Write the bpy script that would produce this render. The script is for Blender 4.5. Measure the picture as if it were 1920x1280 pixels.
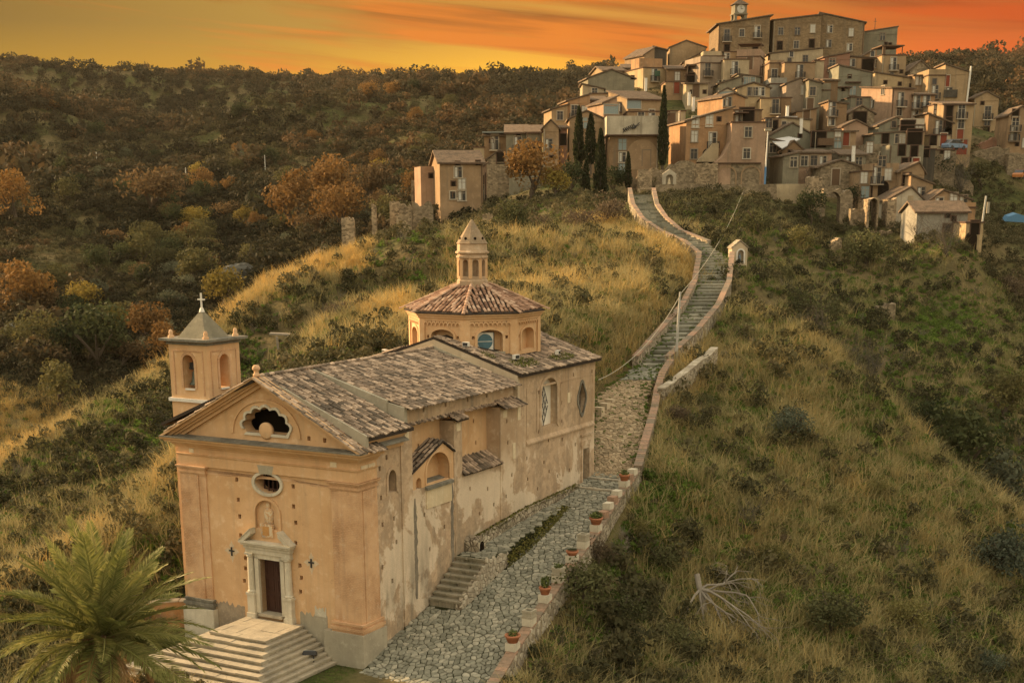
import bpy, bmesh, math, random
import numpy as np
from mathutils import Matrix, Vector
R=math.radians
SUN_E=5.0; EXPOSURE=1.24; NIS=0.10; DOME=1.0
scene=bpy.context.scene
COL=scene.collection
for o in list(bpy.data.objects): bpy.data.objects.remove(o)
# ---------------------------------------------------------------- camera
F_PX,CXP,CYP=2593.0,960.0,1110.0      # focal length and optical axis in photo pixels (1920 wide)
PITCH,ROLL,CAMZ=R(15.45),R(0.21),17.344
_c,_s=math.cos(PITCH),math.sin(PITCH)
FWD=np.array([0,_c,-_s]);_UP=np.array([0,_s,_c]);_RT=np.array([1.0,0,0])
IX=_RT*math.cos(ROLL)-_UP*math.sin(ROLL); IY=_RT*math.sin(ROLL)+_UP*math.cos(ROLL)
CAMP=np.array([0,0,CAMZ])
cd=bpy.data.cameras.new('camera'); cam=bpy.data.objects.new('camera',cd); COL.objects.link(cam)
cam.matrix_world=Matrix(((IX[0],IY[0],-FWD[0],0),(IX[1],IY[1],-FWD[1],0),(IX[2],IY[2],-FWD[2],CAMZ),(0,0,0,1)))
cd.sensor_width=36.0; cd.lens=36.0*F_PX/1920; cd.shift_y=(CYP-640)/1920; cd.clip_end=6000; cd.clip_start=0.5
scene.camera=cam
# ---------------------------------------------------------------- light
SUN_AZ,SUN_EL=R(300),R(17)
sd=bpy.data.lights.new('sun','SUN'); sd.energy=SUN_E; sd.angle=R(1.5); sd.color=(1.0,0.66,0.34)
sun=bpy.data.objects.new('sun',sd); COL.objects.link(sun)
_sv=Vector((math.sin(SUN_AZ)*math.cos(SUN_EL),math.cos(SUN_AZ)*math.cos(SUN_EL),math.sin(SUN_EL)))
sun.rotation_euler=_sv.to_track_quat('Z','Y').to_euler(); sun.location=(-60,-20,60)
scene.view_settings.view_transform='Standard'; scene.view_settings.look='None'
scene.view_settings.gamma=1; scene.view_settings.use_curve_mapping=False; scene.view_settings.exposure=EXPOSURE
w=bpy.data.worlds.new('World'); scene.world=w; w.use_nodes=True
class NT:
    """tiny helper to write node trees"""
    def __init__(s,t): s.t=t; s.n=t.nodes; s.l=t.links
    def new(s,ty,inp=None,**kw):
        n=s.n.new(ty)
        for k,v in kw.items(): setattr(n,k,v)
        for k,v in (inp or {}).items(): s.put(n.inputs[k],v)
        return n
    def put(s,sock,v):
        if isinstance(v,bpy.types.NodeSocket): s.l.new(v,sock)
        elif isinstance(v,bpy.types.Node): s.l.new(v.outputs[0],sock)
        else:
            if isinstance(v,tuple) and len(v)==3 and sock.type=='RGBA': v=v+(1,)
            sock.default_value=v
    def math(s,op,a,b=0.0,c=None,clamp=False):
        n=s.n.new('ShaderNodeMath'); n.operation=op; n.use_clamp=clamp
        s.put(n.inputs[0],a); s.put(n.inputs[1],b)
        if c is not None: s.put(n.inputs[2],c)
        return n.outputs[0]
    def mix(s,f,a,b,mode='MIX'):
        n=s.n.new('ShaderNodeMixRGB'); n.blend_type=mode
        s.put(n.inputs[0],f); s.put(n.inputs[1],a); s.put(n.inputs[2],b); return n.outputs[0]
    def ramp(s,f,stops,interp='LINEAR'):
        n=s.n.new('ShaderNodeValToRGB'); n.color_ramp.interpolation=interp; e=n.color_ramp.elements
        while len(e)<len(stops): e.new(0.5)
        for i,(p,c) in enumerate(stops):
            e[i].position=p; c=(c,c,c) if isinstance(c,(int,float)) else c; e[i].color=tuple(c)+(1,)
        s.put(n.inputs[0],f); return n.outputs[0]
    def noise(s,vec,scale,detail=4,rough=0.55,dist=0.0,out=0):
        n=s.n.new('ShaderNodeTexNoise'); s.put(n.inputs['Vector'],vec)
        n.inputs['Scale'].default_value=scale; n.inputs['Detail'].default_value=detail
        n.inputs['Roughness'].default_value=rough; n.inputs['Distortion'].default_value=dist
        return n.outputs[out]
    def map(s,vec,scale=(1,1,1),rot=(0,0,0),loc=(0,0,0)):
        n=s.n.new('ShaderNodeMapping'); s.put(n.inputs[0],vec); n.inputs['Scale'].default_value=scale
        n.inputs['Rotation'].default_value=rot; n.inputs['Location'].default_value=loc; return n.outputs[0]
    def rng(s,v,a,b,c=0.0,d=1.0):
        n=s.n.new('ShaderNodeMapRange'); s.put(n.inputs[0],v)
        for i,x in enumerate((a,b,c,d)): n.inputs[i+1].default_value=x
        return n.outputs[0]
def build_world():
    t=NT(w.node_tree); bg=w.node_tree.nodes['Background']
    tc=t.new('ShaderNodeTexCoord').outputs['Generated']
    sep=t.new('ShaderNodeSeparateXYZ',{0:tc})
    az=t.math('ARCTAN2',sep.outputs[0],sep.outputs[1])       # 0 straight ahead, + to the right
    el=t.math('ARCSINE',sep.outputs[2])
    sky=t.new('ShaderNodeTexSky'); sky.sky_type='NISHITA'; sky.sun_disc=False; sky.sun_elevation=SUN_EL; sky.sun_rotation=SUN_AZ
    nis=t.mix(1.0,sky.outputs[0],(NIS,NIS,NIS),'MULTIPLY')
    # pale overcast dome that the evening light goes on to overhead and behind
    dome=t.ramp(t.rng(el,0.0,1.2),[(0,(0.58,0.45,0.26)),(0.25,(0.66,0.57,0.40)),(1,(0.68,0.62,0.50))])
    dome=t.mix(0.12,dome,nis)
    dome=t.mix(1.0,dome,(DOME,DOME,DOME),'MULTIPLY')
    # sunset belt ahead: clear olive-yellow on the left, red on the right
    clear=t.ramp(t.rng(az,-0.42,0.42),[(0,(0.0776,0.0460,0.0105)),(0.30,(0.1940,0.1076,0.0189)),(0.55,(0.2838,0.1272,0.0186)),(0.8,(0.2580,0.0637,0.0082)),(1,(0.2167,0.0367,0.0045))])
    low=t.ramp(t.rng(az,-0.42,0.42),[(0,(0.1703,0.0979,0.0074)),(0.28,(0.2813,0.1325,0.0105)),(0.5,(0.4902,0.2447,0.0149)),(0.66,(0.4438,0.1175,0.0093)),(0.85,(0.3715,0.0489,0.0056)),(1,(0.2683,0.0293,0.0037))])
    belt=t.mix(t.rng(el,0.085,0.118),low,clear)
    v=t.new('ShaderNodeCombineXYZ',{0:az,1:t.math('ADD',t.math('MULTIPLY',el,7.0),t.math('MULTIPLY',az,0.62))}).outputs[0]
    n1=t.noise(t.map(v,(3.2,7.5,1),loc=(3.1,1.7,0)),1.0,5,0.52,0.6)
    n2=t.noise(t.map(v,(6.0,16.0,1),loc=(7.3,4.2,0)),1.0,4,0.5,0.4)
    # clouds thin out to the left and low down
    bias=t.math('ADD',t.rng(az,-0.36,-0.06,-0.42,0.10),t.rng(el,0.098,0.132,-0.16,0.12))
    m=t.math('ADD',t.math('ADD',t.math('MULTIPLY',t.math('SUBTRACT',n1,0.5),2.4),t.math('MULTIPLY',t.math('SUBTRACT',n2,0.5),1.0)),bias)
    cm=t.rng(m,-0.12,0.30)
    bright=t.ramp(t.rng(az,-0.40,0.40),[(0,(0.2064,0.0685,0.0112)),(0.3,(0.3406,0.0979,0.0112)),(0.55,(0.3406,0.0930,0.0082)),(0.75,(0.2890,0.0489,0.0037)),(1,(0.2374,0.0245,0.0022))])
    dark=t.ramp(t.rng(az,-0.40,0.40),[(0,(0.1032,0.0441,0.0093)),(0.4,(0.1755,0.0563,0.0074)),(0.7,(0.1342,0.0367,0.0052)),(1,(0.1755,0.0186,0.0022))])
    cc=t.mix(t.rng(n2,0.36,0.60),dark,bright)
    belt=t.mix(cm,belt,cc)
    side=t.rng(t.math('ABSOLUTE',az),0.55,1.5)
    up=t.rng(el,0.16,0.55)
    f=t.math('MAXIMUM',side,up)
    col=t.mix(f,belt,dome)
    t.put(bg.inputs[0],col); bg.inputs[1].default_value=1.0
build_world()
# ---------------------------------------------------------------- helpers
def pray(px,py): return FWD+IX*((px-CXP)/F_PX)-IY*((py-CYP)/F_PX)
def at(px,py,Y):
    """world point at forward distance Y seen at photo pixel px,py"""
    r=pray(px,py); return CAMP+r*(Y/r[1])
def onplane(px,py,P0,n):
    r=pray(px,py); return CAMP+r*(((np.asarray(P0)-CAMP)@n)/(r@n))
def proj(P):
    d=np.asarray(P)-CAMP; z=d@FWD
    return CXP+F_PX*(d@IX)/z, CYP-F_PX*(d@IY)/z
MATS={}
def mat(name,fn=None,rough=0.9,spec=0.2):
    if name in MATS: return MATS[name]
    m=bpy.data.materials.new(name); m.use_nodes=True; t=NT(m.node_tree)
    b=m.node_tree.nodes['Principled BSDF']; b.inputs['Roughness'].default_value=rough
    b.inputs['Specular IOR Level'].default_value=spec
    if fn: fn(t,b)
    MATS[name]=m; return m
def tint_mat(name,c0,c1,rough=0.9,nscale=0,bump=0,trans=0.0,c2=None):
    """colour varied piece by piece through the mesh attribute tint and the object's own random value"""
    def fn(t,b):
        a=t.new('ShaderNodeAttribute',attribute_name='tint').outputs['Fac']
        oi=t.new('ShaderNodeObjectInfo').outputs['Random']
        f=t.math('ADD',t.math('MULTIPLY',a,1.5),t.math('MULTIPLY',t.math('SUBTRACT',oi,0.5),0.16),clamp=True)
        col=t.ramp(f,[(0,c0),(1,c1)] if c2 is None else [(0,c0),(0.55,c1),(1,c2)])
        if nscale:
            n=t.noise(t.new('ShaderNodeTexCoord').outputs['Object'],nscale,4,0.6)
            col=t.mix(t.rng(n,0.35,0.65,0.0,0.45),col,tuple(0.55*x for x in c0))
            if bump: t.put(b.inputs['Normal'],t.new('ShaderNodeBump',{'Height':n,'Strength':bump,'Distance':0.05}))
        t.put(b.inputs['Base Color'],col)
        if trans:
            tr=t.new('ShaderNodeBsdfTranslucent',{'Color':col}); out=t.n['Material Output']
            ms=t.new('ShaderNodeMixShader',{0:trans,1:b.outputs[0],2:tr.outputs[0]}); t.put(out.inputs[0],ms)
    return mat(name,fn,rough)
class MB:
    """collects polygons, then links them as ONE mesh object"""
    def __init__(s): s.v=[]; s.f=[]; s.t=[]; s.m=[]
    def poly(s,pts,tint=0.5,mi=0):
        i=len(s.v); s.v+=[tuple(p) for p in pts]; s.f.append(tuple(range(i,i+len(pts)))); s.t.append(tint); s.m.append(mi)
    def raw(s,V,Fs,tint=0.5,mi=0):
        i=len(s.v); s.v+=[tuple(p) for p in V]
        for f in Fs: s.f.append(tuple(k+i for k in f)); s.t.append(tint); s.m.append(mi)
    def box(s,a,b,tint=0.5,mi=0,M=None):
        x0,y0,z0=a; x1,y1,z1=b
        V=[(x0,y0,z0),(x1,y0,z0),(x1,y1,z0),(x0,y1,z0),(x0,y0,z1),(x1,y0,z1),(x1,y1,z1),(x0,y1,z1)]
        if M is not None: V=[tuple(M@Vector(p)) for p in V]
        s.raw(V,[(3,2,1,0),(4,5,6,7),(0,1,5,4),(1,2,6,5),(2,3,7,6),(3,0,4,7)],tint,mi)
    def prism(s,pts,d,tint=0.5,mi=0):
        """extrude a planar polygon by vector d"""
        n=len(pts); P=[Vector(p) for p in pts]; d=Vector(d); Q=[p+d for p in P]
        s.raw([*P,*Q],[tuple(range(n-1,-1,-1)),tuple(range(n,2*n))]+[(i,(i+1)%n,n+(i+1)%n,n+i) for i in range(n)],tint,mi)
    def tube(s,path,rad,n=6,tint=0.5,mi=0,cap=True):
        P=[Vector(p) for p in path]; rad=rad if hasattr(rad,'__len__') else [rad]*len(P); V=[];Fs=[]
        for i,p in enumerate(P):
            d=(P[min(i+1,len(P)-1)]-P[max(i-1,0)]); d=d.normalized() if d.length>1e-9 else Vector((0,0,1))
            a=d.cross(Vector((0,0,1))); a=a.normalized() if a.length>1e-3 else Vector((1,0,0)); b=d.cross(a)
            V+=[p+(a*math.cos(2*math.pi*k/n)+b*math.sin(2*math.pi*k/n))*rad[i] for k in range(n)]
        for i in range(len(P)-1):
            for k in range(n): Fs.append((i*n+k,(i+1)*n+k,(i+1)*n+(k+1)%n,i*n+(k+1)%n))
        if cap: Fs.append(tuple(range(n))); Fs.append(tuple(range(len(P)*n-1,(len(P)-1)*n-1,-1)))
        s.raw(V,Fs,tint,mi)
    def lathe(s,prof,n=16,c=(0,0,0),tint=0.5,mi=0,a0=0.0,a1=2*math.pi,rot=0.0):
        full=abs(a1-a0-2*math.pi)<1e-6; m=n if full else n+1; V=[];Fs=[]
        for r,z in prof:
            for k in range(m):
                a=a0+(a1-a0)*k/n+rot; V.append((c[0]+r*math.cos(a),c[1]+r*math.sin(a),c[2]+z))
        for i in range(len(prof)-1):
            for k in range(n):
                k2=(k+1)%m; Fs.append((i*m+k,i*m+k2,(i+1)*m+k2,(i+1)*m+k))
        s.raw(V,Fs,tint,mi)
    def mesh(s,name):
        me=bpy.data.meshes.new(name); me.from_pydata(s.v,[],s.f)
        a=me.attributes.new('tint','FLOAT','FACE'); a.data.foreach_set('value',np.array(s.t,dtype=np.float32))
        me.polygons.foreach_set('material_index',np.array(s.m,dtype=np.int32)); me.update(); return me
    def build(s,name,m,parent=None,smooth=False,**kw):
        me=s.mesh(name)
        for x in (m if isinstance(m,(list,tuple)) else [m]): me.materials.append(x)
        if smooth: me.polygons.foreach_set('use_smooth',np.ones(len(me.polygons),dtype=bool))
        return link(name,me,parent,**kw)
def link(name,me,parent=None,loc=None,rz=0.0,label=None,cat=None,group=None,kind=None,scale=None):
    o=bpy.data.objects.new(name,me); COL.objects.link(o)
    if parent is not None: o.parent=parent
    if loc is not None: o.location=tuple(float(x) for x in loc)
    if rz: o.rotation_euler[2]=rz
    if scale: o.scale=scale if hasattr(scale,'__len__') else (scale,)*3
    if label: o['label']=label
    if cat: o['category']=cat
    if group: o['group']=group
    if kind: o['kind']=kind
    return o
def thing(name,label,cat,loc=(0,0,0),rz=0.0,group=None): return link(name,None,None,loc,rz,label,cat,group)
def copy_tree(o,parent=None):
    c=o.copy(); COL.objects.link(c)
    if parent is not None: c.parent=parent
    for ch in list(o.children): copy_tree(ch,c)
    return c
def np_mesh(name,V,quads=None,tris=None,tint=None,smooth=False):
    """fast mesh from numpy arrays"""
    me=bpy.data.meshes.new(name); V=np.asarray(V,dtype=np.float32)
    idx=[];tot=[]
    if quads is not None and len(quads): idx.append(np.asarray(quads,dtype=np.int32).ravel()); tot.append(np.full(len(quads),4,dtype=np.int32))
    if tris is not None and len(tris): idx.append(np.asarray(tris,dtype=np.int32).ravel()); tot.append(np.full(len(tris),3,dtype=np.int32))
    idx=np.concatenate(idx); tot=np.concatenate(tot); st=np.concatenate([[0],np.cumsum(tot)[:-1]]).astype(np.int32)
    me.vertices.add(len(V)); me.vertices.foreach_set('co',V.ravel())
    me.loops.add(len(idx)); me.loops.foreach_set('vertex_index',idx)
    me.polygons.add(len(tot)); me.polygons.foreach_set('loop_start',st); me.polygons.foreach_set('loop_total',tot)
    if smooth: me.polygons.foreach_set('use_smooth',np.ones(len(tot),dtype=bool))
    if tint is not None:
        a=me.attributes.new('tint','FLOAT','FACE'); a.data.foreach_set('value',np.asarray(tint,dtype=np.float32))
    me.update(calc_edges=True); return me
def vnoise(x,y,seed=0):
    """smooth value noise in -1..1"""
    xi=np.floor(x).astype(np.int64); yi=np.floor(y).astype(np.int64); xf=x-xi; yf=y-yi
    def h(a,b):
        n=(a*374761393+b*668265263+seed*974711)&0xffffffff; n=((n^(n>>13))*1274126177)&0xffffffff
        return ((n^(n>>16))&0xffff)/32767.5-1
    u=xf*xf*(3-2*xf); v=yf*yf*(3-2*yf)
    return (h(xi,yi)*(1-u)+h(xi+1,yi)*u)*(1-v)+(h(xi,yi+1)*(1-u)+h(xi+1,yi+1)*u)*v
def fbm(x,y,seed=0,o=4):
    s=0;a=1.0;t=0
    for k in range(o): s=s+a*vnoise(x*2**k,y*2**k,seed+k*17); t+=a; a*=0.5
    return s/t
def _outward(me):
    b=bmesh.new(); b.from_mesh(me); bmesh.ops.recalc_face_normals(b,faces=b.faces[:]); b.to_mesh(me); b.free(); me.update()
def boolean_cut(o,cutters):
    """real openings: subtract each cutter mesh from o"""
    me=cutters.mesh('cut'); _outward(me); _outward(o.data); c=bpy.data.objects.new('cut',me); COL.objects.link(c); c.parent=o.parent
    md=o.modifiers.new('b','BOOLEAN'); md.object=c; md.operation='DIFFERENCE'; md.solver='EXACT'
    bpy.context.view_layer.update()
    dg=bpy.context.evaluated_depsgraph_get(); new=bpy.data.meshes.new_from_object(o.evaluated_get(dg))
    o.modifiers.clear(); old=o.data; o.data=new; new.name=old.name; bpy.data.objects.remove(c)
# ---------------------------------------------------------------- church frame
CH_O=Vector((-6.496,57.456,0.0)); CH_RZ=-R(29.06); CH_M=Matrix.Translation(CH_O)@Matrix.Rotation(CH_RZ,4,'Z')
def W(l,s,z): return CH_M@Vector((-l,s,z))       # l to the left along the facade, s back along the nave
# ---------------------------------------------------------------- the approach path: left edge, right edge, height
def zpath(s): return float(np.interp(s,[-6,0,2,4,6,9.6,16.5,22,23.5],[-2.9,-1.85,-1.33,-.82,-.28,.66,2.02,2.68,2.9]))
def lright(s): return float(np.interp(s,[-6,-3,0.2,3,7.2,13.7,20.3,23.2],[-7.5,-6.95,-6.35,-5.85,-5.3,-4.4,-2.95,-2.35]))
ROAD=[]     # (left xyz, right xyz)
for s_ in np.arange(-6,23.3,0.7): ROAD.append((W(0.0 if s_>-.3 else -0.2,s_,zpath(s_)),W(lright(s_),s_,zpath(s_))))
PXR=[((1113,790),(1213,800),86.5),((1115,748),(1213,748),91),((1160,715),(1228,712),95.5),((1196,690),(1246,688),99),((1240,640),(1300,638),106),((1283,590),(1341,588),115),((1306,545),(1362,542),124),((1315,490),(1368,487),136),
     ((1288,470),(1326,462),143),((1242,450),(1274,440),149),((1208,425),(1246,418),155),((1190,395),(1228,394),162),((1184,365),(1222,365),170)]
for a,b,Y in PXR:
    A=at(*a,Y);B=at(*b,Y); z=(A[2]+B[2])/2; ROAD.append((Vector((A[0],A[1],z)),Vector((B[0],B[1],z))))
N_CH=len(np.arange(-6,23.3,0.7))
# ---------------------------------------------------------------- terrain: height fitted over (bearing, log distance)
TP=[ (0,180,520),(100,197,505),(200,230,490),(300,264,470),(350,287,455),(0,205,585),(100,225,575),(200,262,560),(300,300,545),(0,143,710),(200,168,730),(300,196,730),(370,238,700),(420,262,650),(-400,180,560),
(430,268,455),(500,232,485),(600,194,525),(700,168,565),(800,152,605),(430,300,520),(500,268,560),(600,222,615),(700,192,660),(500,196,740),(600,163,800),(560,320,420),(700,270,480),(850,270,470),(850,205,580),(400,330,430),
# photo x, photo y, distance
(960,1500,45),(400,1500,43),(-300,1450,42),(1500,1560,50),(2200,1600,52),(620,1275,55.3),(420,1300,53.5),(200,1330,52),(0,1300,52),
(335,880,75),(180,1010,68),(60,1110,62),(340,1090,63),(340,990,69),(-150,1180,60),(100,1180,60),(250,1150,61),
(335,960,86),(200,1060,80),(60,1180,75),(-150,1250,72),
(330,870,97),(250,930,96),(150,1000,92),(0,1080,88),(-200,1180,84),(300,760,112),(150,860,105),(0,960,100),
(310,690,125),(0,868,110),(-250,980,104),(150,782,118),(430,600,142),(600,522,165),(560,522,160),(760,492,178),(680,512,172),(730,505,174),(480,672,119),(520,575,150),(560,720,112),(640,660,122),(700,510,165),
(640,600,106),(540,690,99),(480,740,93),(420,800,86),(760,510,128),(870,448,152),(905,446,160),(680,640,92),(800,560,110),(740,600,100),
(900,560,107),(1030,600,96),(1125,690,88),(1090,640,93),(1020,500,125),(1150,500,127),(1250,560,114),(1200,620,101),(1100,440,148),(1000,410,165),(1080,390,172),(1300,480,137),
(690,545,128),(760,470,150),(620,600,122),
(0,960,136),(200,890,148),(400,760,172),(560,640,195),(700,560,214),(-300,1010,130),(850,440,245),(300,790,158),
(0,760,165),(0,640,200),(0,520,250),(0,400,310),(0,330,420),(0,126,850),(0,135,1100),(0,160,1500),
(200,700,190),(200,600,225),(200,480,270),(130,378,320),(300,395,335),(240,440,300),(200,330,410),(200,136,850),(200,150,1150),
(400,610,215),(380,540,265),(400,450,340),(400,138,900),(400,150,1200),
(560,450,255),(500,500,240),(560,380,340),(560,143,900),(560,150,1200),
(700,400,290),(640,430,270),(700,340,390),(700,152,900),(700,160,1200),
(-400,820,160),(-400,600,220),(-400,400,330),(-400,220,560),(-400,134,850),(-400,140,1200),(-700,900,160),(-700,400,330),(-700,140,850),
(850,402,206),(800,410,204),(850,330,350),(850,153,900),(850,160,1200),(950,355,208),(1030,320,212),(1000,320,330),(1000,255,430),(1000,195,630),(1000,160,900),(1000,170,1200),
(1100,330,206),(1100,225,254),(1100,270,330),(1100,190,600),(1100,145,900),(1100,160,1200),
(1200,350,202),(1200,305,220),(1200,250,237),(1200,195,258),(1180,145,280),(1200,175,340),(1260,120,294),(1250,175,360),(1300,345,202),(1300,300,222),(1300,200,256),(1300,120,292),
(1400,346,204),(1400,305,221),(1400,250,238),(1400,190,260),(1400,140,282),(1400,110,296),(1450,108,310),(1450,180,390),(1530,345,204),
(1600,432,189),(1600,370,201),(1600,310,219),(1600,250,238),(1600,190,260),(1600,140,282),(1600,112,296),(1600,180,390),
(1700,450,181),(1700,370,204),(1700,310,219),(1700,250,238),(1700,200,256),(1700,150,280),(1700,200,380),
(1790,460,174),(1800,425,186),(1800,345,223),(1810,315,232),(1800,210,262),(1850,260,243),(1850,230,290),(1900,330,235),(1920,250,300),(1850,370,222),(1920,420,215),(1870,400,214),
(1830,200,430),(1830,160,520),(1800,128,720),(1920,195,440),(1920,125,680),(1850,140,1000),(2000,150,1000),(2300,420,215),(2300,250,350),(2300,110,700),(2300,150,1200),(2700,400,240),(2700,110,700),
(1300,385,186),(1300,425,168),(1340,470,146),(1450,390,190),(1450,430,174),(1450,500,156),(1550,460,172),(1500,425,187),(1560,440,190),(1640,462,185),(1660,492,180),(1720,466,179),(1830,474,168),(1600,540,154),(1650,600,146),(1660,480,170),(1750,540,160),(1830,500,176),(1850,570,160),(1920,480,190),(1960,640,165),
(1720,690,132),(1850,690,138),(1920,600,168),(1930,780,130),(1800,780,122),(1920,870,117),(1450,540,146),(1550,580,138),(1620,640,134),
(1340,650,108),(1450,607,116),(1550,660,112),(1650,750,106),(1750,850,101),(1850,930,96),(1930,985,94),(2200,1150,88),
(1480,640,125),(1600,735,121),(1700,830,115),(1800,930,109),(1900,1010,104),(2200,1120,100),(2250,900,130),
(1260,760,90),(1245,850,84),(1300,900,77),(1230,1000,72),(1010,1230,60),(1100,1200,62),(1300,1200,65),(1500,1200,69),(1700,1200,73),(1920,1275,74),(1300,1000,74),(1500,1000,79),(1700,1000,85),(1900,1070,88),(1500,820,91),(1600,850,94),(1400,700,101),(1340,780,93),(1060,1120,66),(1150,1040,70),(1200,960,73),(2200,1280,80),(1300,690,103),
(1385,520,130),(1400,600,121),(1400,470,150)]
def _dom(px,Y): return np.stack([(np.asarray(px)-CXP)/F_PX,np.log(np.asarray(Y,float))],-1)
_tp=np.array(TP,float); _v=(_tp[:,0]>840)&(_tp[:,0]<1960)&(_tp[:,2]>200)&(_tp[:,2]<312); _tp[_v,1]+=24; _tp[(_tp[:,2]>=680)&(_tp[:,2]<=900),1]+=13; _P=_dom(_tp[:,0],_tp[:,2])
def _tanpy(py): return np.tan(np.arctan((CYP-py)/F_PX)-PITCH)      # slope of the sight line
def _phi(d2): return 0.5*d2*np.log(d2+1e-12)
_n=len(_P); _d2=((_P[:,None]-_P[None])**2).sum(-1)
_A=np.zeros((_n+3,_n+3)); _A[:_n,:_n]=_phi(_d2)+np.eye(_n)*3e-6; _A[:_n,_n]=1; _A[:_n,_n+1:]=_P; _A[_n,:_n]=1; _A[_n+1:,:_n]=_P.T
_w=np.linalg.solve(_A,np.concatenate([_tanpy(_tp[:,1]),np.zeros(3)]))
def tz_raw(X,Y):
    X=np.asarray(X,float).ravel(); Y=np.asarray(Y,float).ravel()
    r=np.hypot(X,Y); az=np.clip(np.arctan2(X,Y),-R(32),R(32)); Ye=np.clip(r*np.cos(az),43,1500); u=np.tan(az)
    # photo x depends a little on depth because the camera is pitched
    k=1.0/( _c - 0.0 )
    out=np.empty(len(X)); step=20000
    for i in range(0,len(X),step):
        sl=slice(i,i+step); tv=np.full(len(u[sl]),-0.05)
        for it in range(3):
            dep=_c-_s*tv; Q=np.stack([u[sl]/dep,np.log(Ye[sl])],-1)
            d2=((Q[:,None]-_P[None])**2).sum(-1); tv=_phi(d2)@_w[:_n]+_w[_n]+Q@_w[_n+1:]
        out[sl]=CAMZ+tv*Ye[sl]
    return out
# road sample cloud used to seat the ground under the road, the church and the lawn
_rs=[]
for i in range(len(ROAD)-1):
    (a,b),(c_,d_)=ROAD[i],ROAD[i+1]
    for t_ in np.linspace(0,1,6,endpoint=False):
        L_=a.lerp(c_,t_);R_=b.lerp(d_,t_)
        for q in np.linspace(0,1,5): _rs.append(L_.lerp(R_,q))
_rs=np.array([tuple(p) for p in _rs])
def tz(X,Y,seat=True):
    X=np.asarray(X,float).ravel();Y=np.asarray(Y,float).ravel(); z=tz_raw(X,Y)
    far=np.clip((np.hypot(X,Y)-230)/250,0,1)*(1-np.clip((450-Y)/60,0,1)*np.clip((X/np.maximum(Y,1)+.05)/.05,0,1))
    z=z+far*(24*(0.30-1.6*np.abs(fbm(X/150,Y/150,5,4)))+5.0*fbm(X/42,Y/42,9,3))*(1-np.clip((np.hypot(X,Y)-820)/100,0,1)*0.75)
    near=np.clip((260-np.hypot(X,Y))/60,0,1)
    z=z+near*(0.75*fbm(X/7.0,Y/7.0,2,3)+0.28*fbm(X/1.7,Y/1.7,3,2))*np.clip((np.hypot(X,Y)-52)/8,0,1)
    if seat:
        idx=np.where((Y>44)&(Y<180)&(X>-25)&(X<45))[0]
        for i in range(0,len(idx),4000):
            k=idx[i:i+4000]; d=(X[k][:,None]-_rs[None,:,0])**2+(Y[k][:,None]-_rs[None,:,1])**2
            j=d.argmin(1); dd=np.sqrt(d[np.arange(len(k)),j]); wz=_rs[j,2]-0.35
            f=np.clip((2.2-dd)/1.6,0,1); z[k]=np.where(f>0,np.where(z[k]>wz,wz*f+z[k]*(1-f),z[k]*(1-f*0.9)+wz*f*0.9),z[k])
        # church floor and the lawn before the steps
        c_,s_=math.cos(CH_RZ),math.sin(CH_RZ); lx=(X-CH_O.x)*c_+(Y-CH_O.y)*s_; ly=-(X-CH_O.x)*s_+(Y-CH_O.y)*c_
        dx=np.maximum(np.maximum(-10.3-lx,lx-0.3),0); dy=np.maximum(np.maximum(-.3-ly,ly-23.4),0); ins=np.hypot(dx,dy)
        f=np.clip((0.8-ins)/0.8,0,1); fl=np.interp(ly,[0,23],[-2.3,0.5]); z=z*(1-f)+np.minimum(z,fl)*f
        dx=np.maximum(np.maximum(-12.5-lx,lx-6.5),0); dy=np.maximum(np.maximum(-16-ly,ly-.4),0); ins=np.hypot(dx,dy)
        f=np.clip((2.5-ins)/2.5,0,1); z=z*(1-f)+(-1.93+0.03*fbm(X/1.3,Y/1.3,4,2))*f
        # the road is never buried
    return z
# grid in polar rings, fine where the photograph looks
azs=np.concatenate([np.linspace(-math.pi,-R(25),50,endpoint=False),np.linspace(-R(25),R(25),640,endpoint=False),np.linspace(R(25),math.pi,50,endpoint=False)])
rr=np.concatenate([np.geomspace(4,44,14,endpoint=False),np.geomspace(44,330,360,endpoint=False),np.geomspace(330,1500,150),[2200]])
AA,RR=np.meshgrid(azs,rr); GX=(RR*np.sin(AA)).ravel(); GY=(RR*np.cos(AA)).ravel()
GZ=tz(GX,GY)
na,nr=len(azs),len(rr)
_i=np.arange(nr-1)[:,None]*na; _j=np.arange(na)[None,:]; _j2=(_j+1)%na
Q=np.stack([_i+_j,_i+_j2,_i+na+_j2,_i+na+_j],-1).reshape(-1,4)[:,::-1]
def gold_w(X,Y):
    """where the grass has dried to gold: patches of the ground's own colour"""
    n=fbm(X/11,Y/11,31,4); return np.clip(0.5+1.5*n,0,1)
def ground_mat():
    def fn(t,b):
        P=t.new('ShaderNodeNewGeometry').outputs['Position']
        g=t.new('ShaderNodeAttribute',attribute_name='gold').outputs['Fac']
        n1=t.noise(P,0.09,6,0.6); n2=t.noise(P,0.8,5,0.65); n3=t.noise(P,3.5,3,0.6)
        c=t.mix(t.rng(n2,0.35,0.65),(0.085,0.068,0.032),(0.15,0.115,0.055))
        c=t.mix(t.rng(n1,0.42,0.58),c,t.mix(t.rng(n2,0.4,0.62),(0.045,0.050,0.019),(0.080,0.086,0.027)))
        c=t.mix(t.math('MULTIPLY',g,t.rng(n3,0.3,0.6)),c,t.mix(n2,(0.10,0.078,0.034),(0.20,0.145,0.06)))
        t.put(b.inputs['Base Color'],c)
        t.put(b.inputs['Normal'],t.new('ShaderNodeBump',{'Height':t.math('ADD',n2,t.math('MULTIPLY',n3,0.5)),'Strength':0.7,'Distance':0.35}))
    return mat('hillside_ground',fn,1.0,0.05)
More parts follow.
